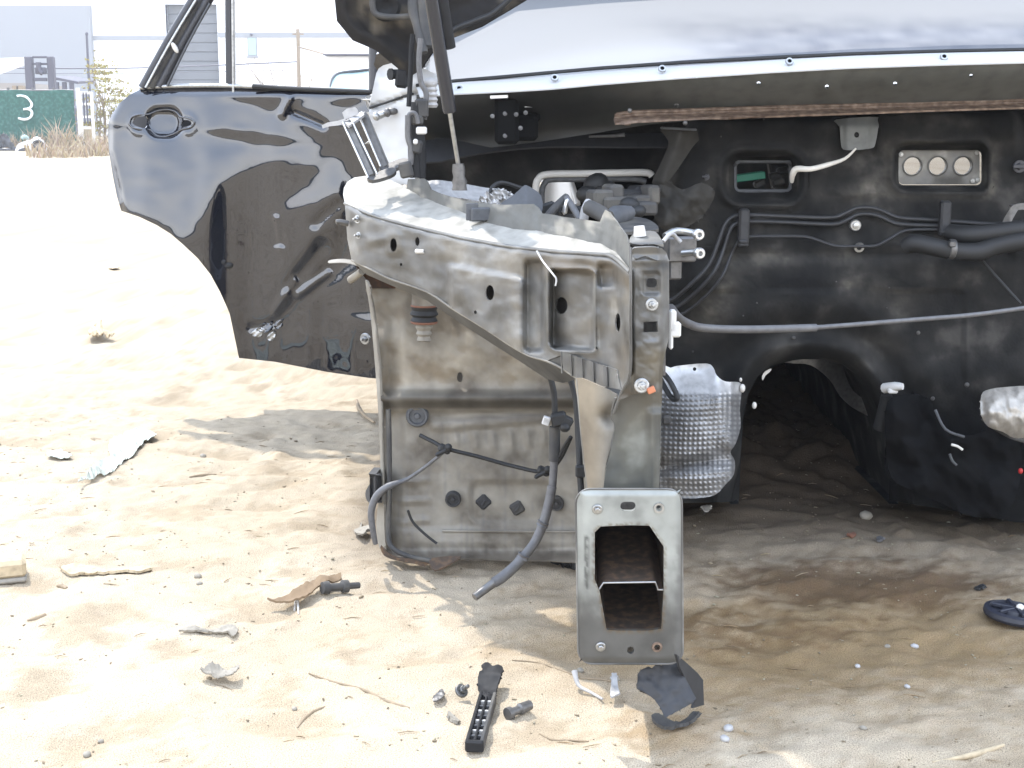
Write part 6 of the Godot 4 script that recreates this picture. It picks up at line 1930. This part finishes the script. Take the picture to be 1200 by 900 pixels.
	var holes := [smooth_poly([155, 144, 160, 138, 172, 136.5, 173, 143, 171, 150, 162, 148.5], 2), smooth_poly([212, 145, 216, 140.5, 223, 142, 224, 146, 218, 148.5, 213, 149], 2)]
	var door := part(car, "rear_door", sheet(poly, holes, 2.6, func(x, y): return W(x, y, dd.call(x, y)), 0.003), "paint", "dented glossy black rear door standing open")
	var inner := MB.new()
	sheet(pv([168, 108, 440, 114, 440, 436, 290, 414, 278, 372, 255, 330, 218, 282, 148, 243, 136, 160, 145, 122]), [], 10.0, func(x, y): return W(x, y, base_d.call(x) + 0.09), 0.01, no_tint, inner)
	part(door, "inner_panel", inner, "trim")
	# raised lip round the handle opening
	var mb := MB.new()
	var pts := []
	for q in [[151.5, 145], [154, 138], [162, 134.5], [174, 134], [184, 130], [196, 128.5], [206, 131], [212, 137], [220, 138], [228, 143], [224, 149], [214, 151.5], [206, 156], [194, 160], [184, 159], [176, 152], [165, 151.5], [155, 149], [151.5, 145]]: pts.append(W(q[0], q[1], dd.call(q[0], q[1]) - 0.001))
	mb.tube(pts, 0.0028, 6, 3, false)
	part(door, "handle_surround", mb, "paint")
	mb = MB.new()
	mb.tube([W(176, 133, base_d.call(176) + 0.01), W(174, 144, base_d.call(174) + 0.012), W(178, 154, base_d.call(174) + 0.012)], 0.003, 6, 3)
	mb.tube([W(208, 133, base_d.call(176) + 0.008), W(210, 144, base_d.call(174) + 0.012), W(206, 154, base_d.call(174) + 0.012)], 0.003, 6, 3)
	part(door, "handle_cup_edge", mb, "grey_plastic")
	# belt moulding
	mb = MB.new()
	pts = []
	for x in [164, 200, 260, 330, 400, 446]: pts.append(W(x, line_at(x, [160, 103.5, 200, 101, 260, 100.5, 330, 103, 446, 109]), base_d.call(float(x)) + 0.004))
	mb.tube(pts, 0.005, 8, 3)
	part(door, "belt_moulding", mb, "steel")
	mb = MB.new()
	mb.tube([W(296, 101, 3.26), W(330, 103.5, 3.25), W(400, 106.5, 3.21), W(446, 108.5, 3.19)], 0.006, 8, 3)
	part(door, "belt_seal", mb, "rubber")
	# window frame: raked rear bar in two mouldings, upright divider
	for q in [[167, 103, 236, -16, 0.011, "trim"], [177, 103, 244, -14, 0.012, "dusty_plastic"], [187, 102, 252, -14, 0.012, "trim"], [171, 103, 230, 0, 0.004, "steel"], [196, 101, 246, 4, 0.003, "grey_plastic"]]:
		mb = MB.new()
		mb.tube([W(q[0], q[1], 3.33 + (0.0 if q[4] > 0.005 else -0.018)), W((q[0] + q[2]) * 0.5 - 1.5, (q[1] + q[3]) * 0.5, 3.335 + (0.0 if q[4] > 0.005 else -0.018)), W(q[2], q[3], 3.34 + (0.0 if q[4] > 0.005 else -0.018))], q[4], 8, 4)
		part(door, "window_frame", mb, q[5])
	mb = MB.new()
	mb.tube([W(240, -14, 3.335), W(262, -46, 3.33), W(300, -66, 3.32), W(370, -78, 3.28), W(436, -84, 3.24), W(440, -40, 3.22), W(440, 106, 3.2)], 0.016, 8, 3)
	part(door, "window_frame", mb, "trim")
	mb = MB.new()
	mb.box(Transform3D(Basis(Vector3.BACK, -0.03), W(268.5, 10, 3.30)), Vector3(0.016, 0.40, 0.02), 0.003)
	var div := part(door, "window_divider", mb, "trim")
	mb = MB.new()
	mb.box(Transform3D(Basis(Vector3.BACK, -0.03), W(273.5, 10, 3.288)), Vector3(0.007, 0.39, 0.018), 0.002)
	part(div, "divider_strip", mb, "steel")
	mb = MB.new()
	mb.ball(Transform3D(Basis(Vector3.BACK, 0.5), W(205, 56, 3.312)), Vector3(0.006, 0.014, 0.004), 8, 6)
	part(door, "sticker_remains", mb, "post_white")
	# scuffs where the paint was torn, a hole and hinge bolts
	for q in [[262, 307, 0.007, 0.006], [267.5, 311, 0.012, 0.008]]:
		mb = MB.new()
		mb.ball(Transform3D(Basis(), W(q[0], q[1], dd.call(q[0], q[1]))), Vector3(q[2], q[3], 0.004), 10, 6)
		part(door, "puncture", mb, "rubber")
	for q in [[302, 389, 0.35], [310, 384, 0.5], [326, 380, 1.2], [318, 394, 0.3]]:
		mb = MB.new()
		var r := 7.0 + 3.0 * sin(q[0])
		sheet(smooth_poly([q[0] - r, q[1] + 3, q[0] - 2, q[1] - 4, q[0] + r, q[1] - 5, q[0] + r * 0.6, q[1] + 3, q[0], q[1] + 6], 2), [], 2.0, func(x, y): return W(x, y, dd.call(x, y) - 0.004 + 0.004 * sin(x * 0.8 + y)), 0.002, no_tint, mb)
		part(door, "torn_paint", mb, "steel" if q[2] < 0.4 else "paint")
	for q in [[428, 397, 0.008], [432, 322, 0.005]]:
		part(door, "hinge_bolt", bolt_mesh(W(q[0], q[1], 3.15), Vector3(-0.5, 0, 1), q[2], 0.008), "steel")

func build_body() -> void:
	# the rest of the cabin, mostly hidden behind the scuttle
	var mb := MB.new()
	var roof := pv([-0.15, 2.95, 0.575, 2.85, 1.30, 2.95, 1.28, 5.0, -0.13, 5.0])
	sheet(roof, [], 0.15, func(x, y): return Vector3(x, 1.30 - 0.12 * pow((x - 0.575) / 0.8, 2.0) - 0.03 * pow((y - 3.9), 2.0), -y), 0.03, no_tint, mb)
	part(car, "roof", mb, "paint")
	for s in [[-0.12, -0.21], [1.27, 1.40]]:
		mb = MB.new()
		mb.tube([Vector3(s[1], 0.80, -2.42), Vector3((s[0] + s[1]) / 2, 1.0, -2.68), Vector3(s[0], 1.22, -2.97)], 0.03, 8, 3)
		part(car, "screen_pillar", mb, "paint")
		mb = MB.new()
		upright_box(mb, s[1] + 0.04 * signf(0.5 - s[1]), s[1], -0.03, 0.16, -2.36, -5.1, 0.015)
		part(car, "sill", mb, "paint")
		mb = MB.new()
		mb.tube([Vector3(s[1], 0.1, -3.42), Vector3(s[1], 0.78, -3.42), Vector3(s[0], 1.19, -3.46)], 0.05, 8, 2)
		part(car, "middle_pillar", mb, "paint")
	mb = MB.new()
	upright_box(mb, 1.40, 1.47, 0.1, 0.78, -2.3, -5.0, 0.03)
	part(car, "far_side_panel", mb, "paint")

# ---------------------------------------------------------------- scraps lying on the sand
# world size of one photo pixel where that point of the ground is
func px_size(p: Vector3) -> float:
	var f := cam_basis * Vector3(0, 0, -1)
	return (p - EYE).dot(f) / FOCAL

# a flat scrap drawn by its outline on the ground, lifted and curled
func scrap(called: String, outline: Array, curl: float, thick: float, m, label: String, category: String, lift := 0.004, crumple := 0.0015) -> MeshInstance3D:
	var q := smooth_poly(outline, 3)
	var c := Vector2.ZERO
	for p in q: c += p
	c /= q.size()
	var at := on_ground(c.x, c.y)
	var f := func(x: float, y: float) -> Vector3:
		var p := G(x, y)
		var u := (x - c.x) * 0.02
		return Vector3(p.x, ground_height(p.x, p.z) + lift + curl * (u * u + 0.35 * sin(u * 5.0 + y * 0.1) + 0.2) + crumple * (n_fine.get_noise_2d(p.x * 3.0, p.z * 3.0) + 0.6 * n_fine.get_noise_2d(p.x * 8.0, p.z * 8.0)), p.z) - at
	return solo(called, sheet(q, [], 1.2, f, thick), m, label, category, at)

func stick(called: String, a: Array, r, m, label: String, category: String, group := "", lift := 0.0) -> MeshInstance3D:
	var at := on_ground(a[0], a[1])
	var pts := []
	for i in range(0, a.size(), 2):
		var p := on_ground(a[i], a[i + 1])
		p.y += lift + (r if not r is Array else r[0]) * 0.6
		pts.append(p - at)
	var mb := MB.new()
	mb.tube(pts, r, 7, 4)
	return solo(called, mb, m, label, category, at, group)

func pebble(mb: MB, at: Vector3, r: float) -> void:
	var first := mb.v.size()
	mb.ball(Transform3D(Basis(Vector3.UP, rng.randf() * TAU), at), Vector3(r, r * 0.65, r * 0.8), 9, 6)
	for k in range(first, mb.v.size()):
		var d := mb.v[k] - at
		mb.v[k] = at + d * (1.0 + 0.28 * n_fine.get_noise_3d(d.x / r * 0.06 + at.x * 9.0, d.y / r * 0.06, d.z / r * 0.06))

func build_litter() -> void:
	# black ribbed clip strip in the foreground
	var at := on_ground(566, 846)
	var a := on_ground(572, 824)
	var b := on_ground(556, 882)
	var dir := (b - a)
	dir.y = 0
	var ln := dir.length()
	dir = dir.normalized()
	var side := dir.cross(Vector3.UP).normalized()
	var bs := Basis(side, Vector3.UP, -dir)
	var k := px_size(at)
	var o := thing("plastic_clip_strip", "black ribbed plastic clip strip with a forked head lying in the sand", "clip strip", at)
	var up := Vector3(0, 0.010, 0)
	for s in [-1.0, 0.0, 1.0]:
		var mb := MB.new()
		var w := 0.0042 if s != 0.0 else 0.003
		mb.box(Transform3D(bs, (a + b) / 2 + side * s * 8.2 * k + up), Vector3(w, 0.014, ln), 0.001)
		part(o, "side_rail", mb, "black_plastic" if s >= 0 else "dusty_plastic")
	for i in 10:
		var mb := MB.new()
		mb.box(Transform3D(bs, a.lerp(b, (i + 0.5) / 10.0) + up), Vector3(17.0 * k, 0.008, 0.0026), 0.0008)
		part(o, "rung", mb, "post_white" if i % 2 else "cable")
	var mb := MB.new()
	sheet(smooth_poly([563, 824, 560, 812, 566, 806, 564, 803, 572, 801.5, 578, 804, 584, 803, 589.5, 806, 588, 812, 582, 820, 580, 829, 571, 831], 3), [], 1.5, func(x, y): return on_ground(x, y) + Vector3(0, 0.014 + 0.0006 * (826 - y), 0), 0.003, no_tint, mb)
	part(o, "forked_head", mb, "black_plastic")
	mb = MB.new()
	mb.box(Transform3D(bs, b + up), Vector3(21.0 * k, 0.014, 0.007), 0.002)
	part(o, "end_cap", mb, "black_plastic")
	# bolt, chip and pin round it
	at = on_ground(541, 819)
	solo("flange_bolt", bolt_mesh(Vector3(0, 0.012, 0), Vector3(0.5, 0.6, 0.5), 0.0052, 0.01), "dark_steel", "steel flange bolt lying left of the black clip strip", "bolt", at)
	at = on_ground(608, 840)
	mb = MB.new()
	var v := (on_ground(620, 835) - on_ground(595, 844)).normalized()
	mb.lathe(aim(Vector3(0, 0.009, 0), v), [Vector2(0, -0.018), Vector2(0.008, -0.018), Vector2(0.008, -0.012), Vector2(0.0055, -0.011), Vector2(0.005, 0.0), Vector2(0.007, 0.002), Vector2(0.006, 0.018), Vector2(0, 0.019)], 14)
	solo("steel_pin", mb, "dark_steel", "stubby steel pin lying right of the black clip strip", "pin", at)
	scrap("plastic_chip", [507, 829, 510, 823, 518, 816, 521, 822, 519, 827, 512, 830], 0.008, 0.002, "dark_steel", "small dark chip standing left of the steel bolt", "chip")
	scrap("sand_clod", [525, 842, 532, 844, 538, 848, 536, 851, 528, 848], 0.004, 0.004, "rock", "brown flake between the bolt and the long twig", "flake")
	# white foil bits and small stones right of it
	mb = MB.new()
	at = on_ground(690, 815)
	mb.tube([on_ground(673, 808) - at + Vector3(0, 0.022, 0), on_ground(678, 814) - at + Vector3(0, 0.008, 0), on_ground(692, 820) - at + Vector3(0, 0.004, 0), on_ground(706, 827) - at + Vector3(0, 0.004, 0)], [0.004, 0.0026, 0.002, 0.0016], 6, 3)
	solo("metal_strip", mb, "primer", "curled pale metal strip lying left of the end plate's foot", "metal strip", at)
	scrap("plastic_tab", [715, 829, 716, 818, 717, 806, 722, 805, 724, 817, 726, 826, 721, 829], 0.004, 0.002, "primer", "upright pale tab below the left bottom corner of the end plate", "tab", 0.012)
	scrap("black_offcut", [763, 851, 772, 849, 790, 853, 806, 849, 818, 844, 819, 848, 808, 855, 790, 859, 770, 857], 0.006, 0.004, "dusty_plastic", "curved black plastic offcut below the torn splash shield", "offcut", 0.008)
	# sticks
	stick("long_twig", [362, 797, 390, 806, 425, 814, 450, 822, 472, 831, 480, 835], [0.0008, 0.0014, 0.0018, 0.0022, 0.0016, 0.0008], "dry_wood", "long thin twig left of the black clip strip", "twig")
	stick("straw_stalk", [600, 776, 630, 780, 660, 788, 690, 798, 705, 801], [0.0008, 0.001, 0.0014, 0.001, 0.0006], "dry_wood", "pale straw stalk left of the end plate", "stalk")
	stick("short_twig", [632, 854, 648, 860, 668, 862, 690, 866], [0.0008, 0.0016, 0.0014, 0.0007], "dry_wood", "short twig near the bottom edge right of the clip strip", "twig")
	stick("dark_twig", [348, 848, 358, 840, 368, 834, 381, 829], [0.001, 0.0022, 0.002, 0.0008], "dry_wood", "stubby dark twig below the long twig", "twig")
	stick("hooked_stick", [418, 481, 421, 490, 428, 498, 439, 505], [0.004, 0.005, 0.0042, 0.003], "dry_wood", "hooked grey stick beside the wheel arch panel", "stick", "", 0.01)
	stick("bark_strip", [1093, 897, 1118, 892, 1145, 886, 1176, 876], [0.001, 0.0025, 0.004, 0.002], "card", "pale bark strip at the bottom right corner", "bark")
	stick("thin_straw", [680, 796, 700, 801, 716, 806], [0.0015, 0.002, 0.0015], "dry_wood", "thin straw lying just left of the pale upright tab", "stalk")
	stick("grey_straw", [345, 716, 348, 706, 350, 722], [0.0015, 0.002, 0.0012], "post_white", "tiny pale straw under the brown curled bark", "stalk")
	stick("small_dark_stick", [222, 562, 238, 560, 254, 559], [0.0015, 0.003, 0.0015], "dry_wood", "dark stick flat on the bright sand below the car door", "stick")
	stick("splinter", [68, 695, 74, 699, 79, 703], [0.002, 0.004, 0.0025], "dry_wood", "tiny dark splinter below the flat plank", "splinter")
	stick("flat_splinter", [33, 739, 44, 737, 55, 735], [0.002, 0.0045, 0.002], "dry_wood", "dark splinter lying alone near the left edge", "splinter")
	# bark and leaves
	scrap("curled_bark", [314, 715, 330, 712, 350, 706, 372, 697, 388, 690, 400, 687, 397, 694, 378, 703, 358, 713, 335, 717], 0.010, 0.003, mat("bark", lin(0.17, 0.115, 0.065), 0.9), "curled brown bark lying behind a small grey bolt", "bark", 0.012, 0.0015)
	mb = MB.new()
	at = on_ground(399, 701)
	v = (on_ground(420, 698) - on_ground(378, 707)).normalized()
	mb.lathe(aim(Vector3(0, 0.010, 0), v), [Vector2(0, -0.03), Vector2(0.009, -0.03), Vector2(0.010, -0.02), Vector2(0.006, -0.018), Vector2(0.006, 0.002), Vector2(0.010, 0.004), Vector2(0.010, 0.012), Vector2(0.005, 0.014), Vector2(0.005, 0.032), Vector2(0, 0.033)], 12)
	solo("grey_bolt", mb, "dusty_plastic", "small grey bolt lying at the tip of the curled bark", "bolt", at)
	scrap("curled_leaf", [236, 805, 246, 799, 258, 797, 270, 800, 281, 797, 277, 805, 262, 808, 248, 807], 0.010, 0.002, "rock", "curled grey leaf alone on the bright sand", "leaf", 0.012, 0.005)
	scrap("brown_leaf", [104, 402, 108, 393, 116, 388, 122, 394, 134, 401, 122, 402, 112, 404], 0.02, 0.003, "card", "upright dry brown leaf left of the car door", "leaf", 0.02, 0.016)
	scrap("flat_leaf", [126, 314, 134, 313, 141, 315, 133, 317], 0.008, 0.002, "card", "small flat brown leaf lying far left of the car door", "leaf")
	scrap("dark_leaf_bit", [210, 753, 264, 745, 279, 749, 274, 755, 262, 753], -0.0, 0.003, "rock", "thin grey flake lying above the curled grey leaf", "flake", 0.006)
	# cardboard block and plank at the left
	at = on_ground(12, 692)
	o = thing("cardboard_block", "yellowish torn cardboard block cut by the left edge", "cardboard", at)
	mb = MB.new()
	mb.box(Transform3D(Basis(Vector3.UP, 0.35), at + Vector3(-0.005, 0.022, 0)), Vector3(0.06, 0.028, 0.045), 0.006)
	part(o, "block", mb, "card")
	mb = MB.new()
	mb.box(Transform3D(Basis(Vector3.UP, 0.32), at + Vector3(-0.005, 0.006, 0.002)), Vector3(0.062, 0.008, 0.048), 0.003)
	part(o, "dark_underside", mb, "rock")
	scrap("flat_plank", [72, 682, 90, 678, 120, 677, 150, 675, 176, 673, 175, 680, 150, 684, 110, 687, 84, 687], 0.0, 0.004, "card", "thin pale broken board lying flat on the left", "board", 0.006)
	# clear film
	scrap("plastic_film", [92, 582, 104, 566, 118, 552, 130, 545, 128, 532, 140, 518, 160, 508, 176, 510, 184, 517, 172, 524, 160, 538, 148, 547, 128, 560, 112, 566], 0.012, 0.001, mat("film", lin(0.33, 0.35, 0.30), 0.45), "crumpled greenish plastic film on the bright sand", "plastic film", 0.005, 0.005)
	scrap("film_scrap", [56, 545, 64, 540, 76, 541, 86, 545, 76, 548, 62, 548], 0.008, 0.001, M.film, "small greenish film scrap left of the crumpled film", "plastic film", 0.008, 0.005)
	# round black cover at the right edge
	at = on_ground(1190, 724)
	o = thing("round_cover", "round dark plastic cover cut by the right edge of the picture", "cover", at)
	var rr := 37.0 * px_size(at)
	mb = MB.new()
	mb.lathe(Transform3D(Basis(Vector3.FORWARD, 0.08), at + Vector3(0, 0.008, 0)), [Vector2(0, -0.004), Vector2(rr * 0.96, -0.004), Vector2(rr, 0.0), Vector2(rr * 0.97, 0.006), Vector2(rr * 0.82, 0.008), Vector2(rr * 0.78, 0.003), Vector2(rr * 0.5, 0.003), Vector2(rr * 0.45, 0.009), Vector2(rr * 0.2, 0.010), Vector2(rr * 0.16, 0.004), Vector2(0, 0.004)], 32)
	part(o, "disc", mb, "navy")
	for q in 3:
		mb = MB.new()
		mb.box(Transform3D(Basis(Vector3.UP, 0.5 + q * 1.05), at + Vector3(0, 0.017, 0)), Vector3(rr * 1.5, 0.006, 0.006), 0.001)
		part(o, "rib", mb, "navy")
	mb = MB.new()
	mb.ball(Transform3D(Basis(), at + Vector3(0.004, 0.02, 0.004)), Vector3(0.006, 0.005, 0.006), 8, 6)
	part(o, "centre_pin", mb, "post_white")
	# black lump of rubber under the panel, chips near it
	scrap("rubber_lump", [644, 667, 648, 660, 660, 661, 672, 663, 672, 670, 656, 671], 0.012, 0.012, "rubber", "black rubber lump at the foot of the wheel arch panel", "rubber", 0.016, 0.01)
	scrap("dark_offcut", [415, 630, 420, 623, 424, 616, 424, 625, 434, 628, 430, 636, 424, 640], 0.012, 0.004, "rock", "dark torn offcut left of the wheel arch panel's foot", "offcut", 0.01)
	scrap("black_scrap", [1142, 692, 1148, 690, 1155, 690, 1152, 694, 1144, 695], 0.004, 0.004, "rubber", "tiny black scrap above the round dark cover", "scrap")
	scrap("white_flake", [822, 607, 826, 604, 832, 606, 831, 610, 826, 612], 0.006, 0.004, "post_white", "white flake in the shade under the silver heat shield", "flake")
	scrap("red_chip", [992, 636, 998, 634, 1003, 636, 998, 639], 0.004, 0.004, "rust_ring", "reddish chip on the dark oil stain", "chip")
	scrap("blue_chip", [1026, 639, 1031, 637, 1035, 639, 1030, 642], 0.004, 0.004, "cable", "bluish chip just right of the reddish chip", "chip")
	# pebbles one can tell apart
	var stones := [[853, 862, 7, "pale grey pebble beside its twin below the torn splash shield"], [849, 874, 6.5, "whitish pebble just below the pale grey one"], [1014, 615, 9, "dark stone on top of the oil stain"], [720, 800, 7, "round brown stone beside the pale upright tab"], [798, 807, 5, "small stone right of the torn splash shield"], [232, 685, 5, "small stone on the bright sand beside the car"], [234, 692, 4, "smaller pebble under the stone left of the curled bark"], [1072, 749, 5, "pale flat stone left of the round dark cover"], [1040, 753, 4, "dark pebble in the shaded sand, left of the pale flat stone"], [238, 540, 4.5, "brown pebble left of the wheel arch on bright sand"], [118, 868, 4, "lone brown pebble near the bottom left corner"], [102, 886, 6, "grey stone at the bottom left corner"], [1011, 862, 4.5, "brown pebble in the shaded sand at the bottom right"], [680, 783, 5, "tiny reddish stone left of the end plate"], [274, 749, 6, "grey stone below the brown curled bark"], [345, 832, 4, "pebble near the stubby dark twig"], [1005, 778, 4, "white pebble in the middle of the shaded sand"], [1063, 805, 4, "white pebble at right on the shaded sand"]]
	for s in stones:
		at = on_ground(s[0], s[1])
		mb = MB.new()
		pebble(mb, Vector3(0, s[2] * px_size(at) * 0.3, 0), s[2] * px_size(at))
		solo("pebble", mb, "primer" if s[3].begins_with("whit") or s[3].begins_with("pale") else "rock", s[3], "pebble", at, "stones on the sand")
	# countless crumbs of earth and straw
	mb = MB.new()
	for i in 4500:
		var x := rng.randf_range(-1.25, 1.2)
		var z := -rng.randf_range(1.2, 3.2)
		if n_mid.get_noise_2d(x * 1.3 + 5.0, z * 1.3) < rng.randf_range(-0.35, 0.35): continue
		var r := rng.randf_range(0.0006, 0.0017) * (2.0 if rng.randf() < 0.06 else 1.0)
		var sh := rng.randf_range(0.55, 1.3)
		mb.tint = Color(sh, sh * 0.88, sh * 0.7)
		var first := mb.v.size()
		mb.ball(Transform3D(Basis(Vector3.UP, rng.randf() * TAU), Vector3(x, ground_height(x, z) + r * 0.4, z)), Vector3(r * rng.randf_range(1.0, 2.6), r * 0.7, r), 5, 3)
	mb.tint = Color.WHITE
	struct_stuff("sand_crumbs", mb, "rock", "crumbs of earth strewn over the sand", "earth crumbs")
	mb = MB.new()
	for i in 200:
		var x := rng.randf_range(-1.2, 1.1)
		var z := -rng.randf_range(1.25, 3.0)
		var ang := rng.randf_range(-0.5, 0.5)
		var l := rng.randf_range(0.006, 0.03)
		var p0 := Vector3(x, ground_height(x, z) + 0.001, z)
		var x1 := x + cos(ang) * l
		var z1 := z + sin(ang) * l
		var p1 := Vector3(x1, ground_height(x1, z1) + 0.0015, z1)
		var sh := rng.randf_range(0.6, 1.6)
		mb.tint = Color(sh, sh * 0.9, sh * 0.75)
		mb.tube([p0, p0.lerp(p1, 0.5) + Vector3(0, 0.001, rng.randf_range(-0.002, 0.002)), p1], [0.0004, 0.0008, 0.0003], 4, 1)
	mb.tint = Color.WHITE
	struct_stuff("straw_bits", mb, "dry_wood", "short bits of straw scattered over the sand", "straw")

# ---------------------------------------------------------------- scene
func _ready() -> void:
	rng.seed = 7
	n_low = noise(0.9, 101, 3)
	n_mid = noise(4.0, 102, 3)
	n_fine = noise(14.0, 103, 3)
	n_warp = noise(1.6, 104, 2)

	var cam := Camera3D.new()
	cam.name = "camera"
	cam.position = EYE
	cam.basis = cam_basis
	cam.fov = rad_to_deg(2.0 * atan(450.0 / FOCAL))
	cam.near = 0.05
	cam.far = 2000.0
	add_child(cam)
	cam.current = true

	var env := Environment.new()
	env.background_mode = Environment.BG_SKY
	var sky := Sky.new()
	var sm := ProceduralSkyMaterial.new()
	sm.sky_top_color = lin(0.44, 0.53, 0.70)
	sm.sky_horizon_color = lin(1.12, 1.11, 1.08)
	sm.sky_curve = 0.22
	sm.ground_bottom_color = lin(0.25, 0.2, 0.14)
	sm.ground_horizon_color = lin(0.5, 0.47, 0.42)
	sm.sun_angle_max = 12.0
	sm.sky_energy_multiplier = 1.3
	sky.sky_material = sm
	env.sky = sky
	env.tonemap_mode = Environment.TONE_MAPPER_LINEAR
	env.tonemap_exposure = 3.0
	env.fog_enabled = true
	env.fog_density = 0.0022
	env.fog_light_color = Color(0.95, 0.96, 0.98)
	env.sdfgi_enabled = true
	env.ssao_enabled = true
	env.ssil_enabled = true
	var we := WorldEnvironment.new()
	we.name = "environment"
	we.environment = env
	add_child(we)

	var sun := DirectionalLight3D.new()
	sun.name = "sun"
	var az := deg_to_rad(35.0)
	var el := deg_to_rad(58.0)
	var to_sun := Vector3(-sin(az) * cos(el), sin(el), -cos(az) * cos(el))
	sun.basis = Basis.looking_at(-to_sun, Vector3.UP)
	sun.light_color = Color(1.0, 0.98, 0.95)
	sun.light_energy = 0.6
	sun.light_angular_distance = 0.8
	sun.shadow_enabled = true
	add_child(sun)

	make_materials()
	build_ground()
	build_added_rise()
	build_warehouse()
	build_yard()
	build_plants()
	build_far_junk()

	var at := W(1000, 400, 2.4) * Vector3(1, 0, 1)
	car = thing("wrecked_car", "stripped wrecked black car with raised bonnet, bare firewall and open dented rear door", "car", at)
	build_body()
	build_door()
	build_firewall()
	build_tunnel()
	build_heat_shields()
	build_scuttle()
	build_pillar()
	build_bonnet()
	build_gas_strut()
	build_wiring()
	build_engine_bay()
	build_wheel_panel()
	build_hanging_hose()
	build_upper_rail()
	build_front_post()
	build_front_rail()
	build_bonnet_cable()
	build_litter()
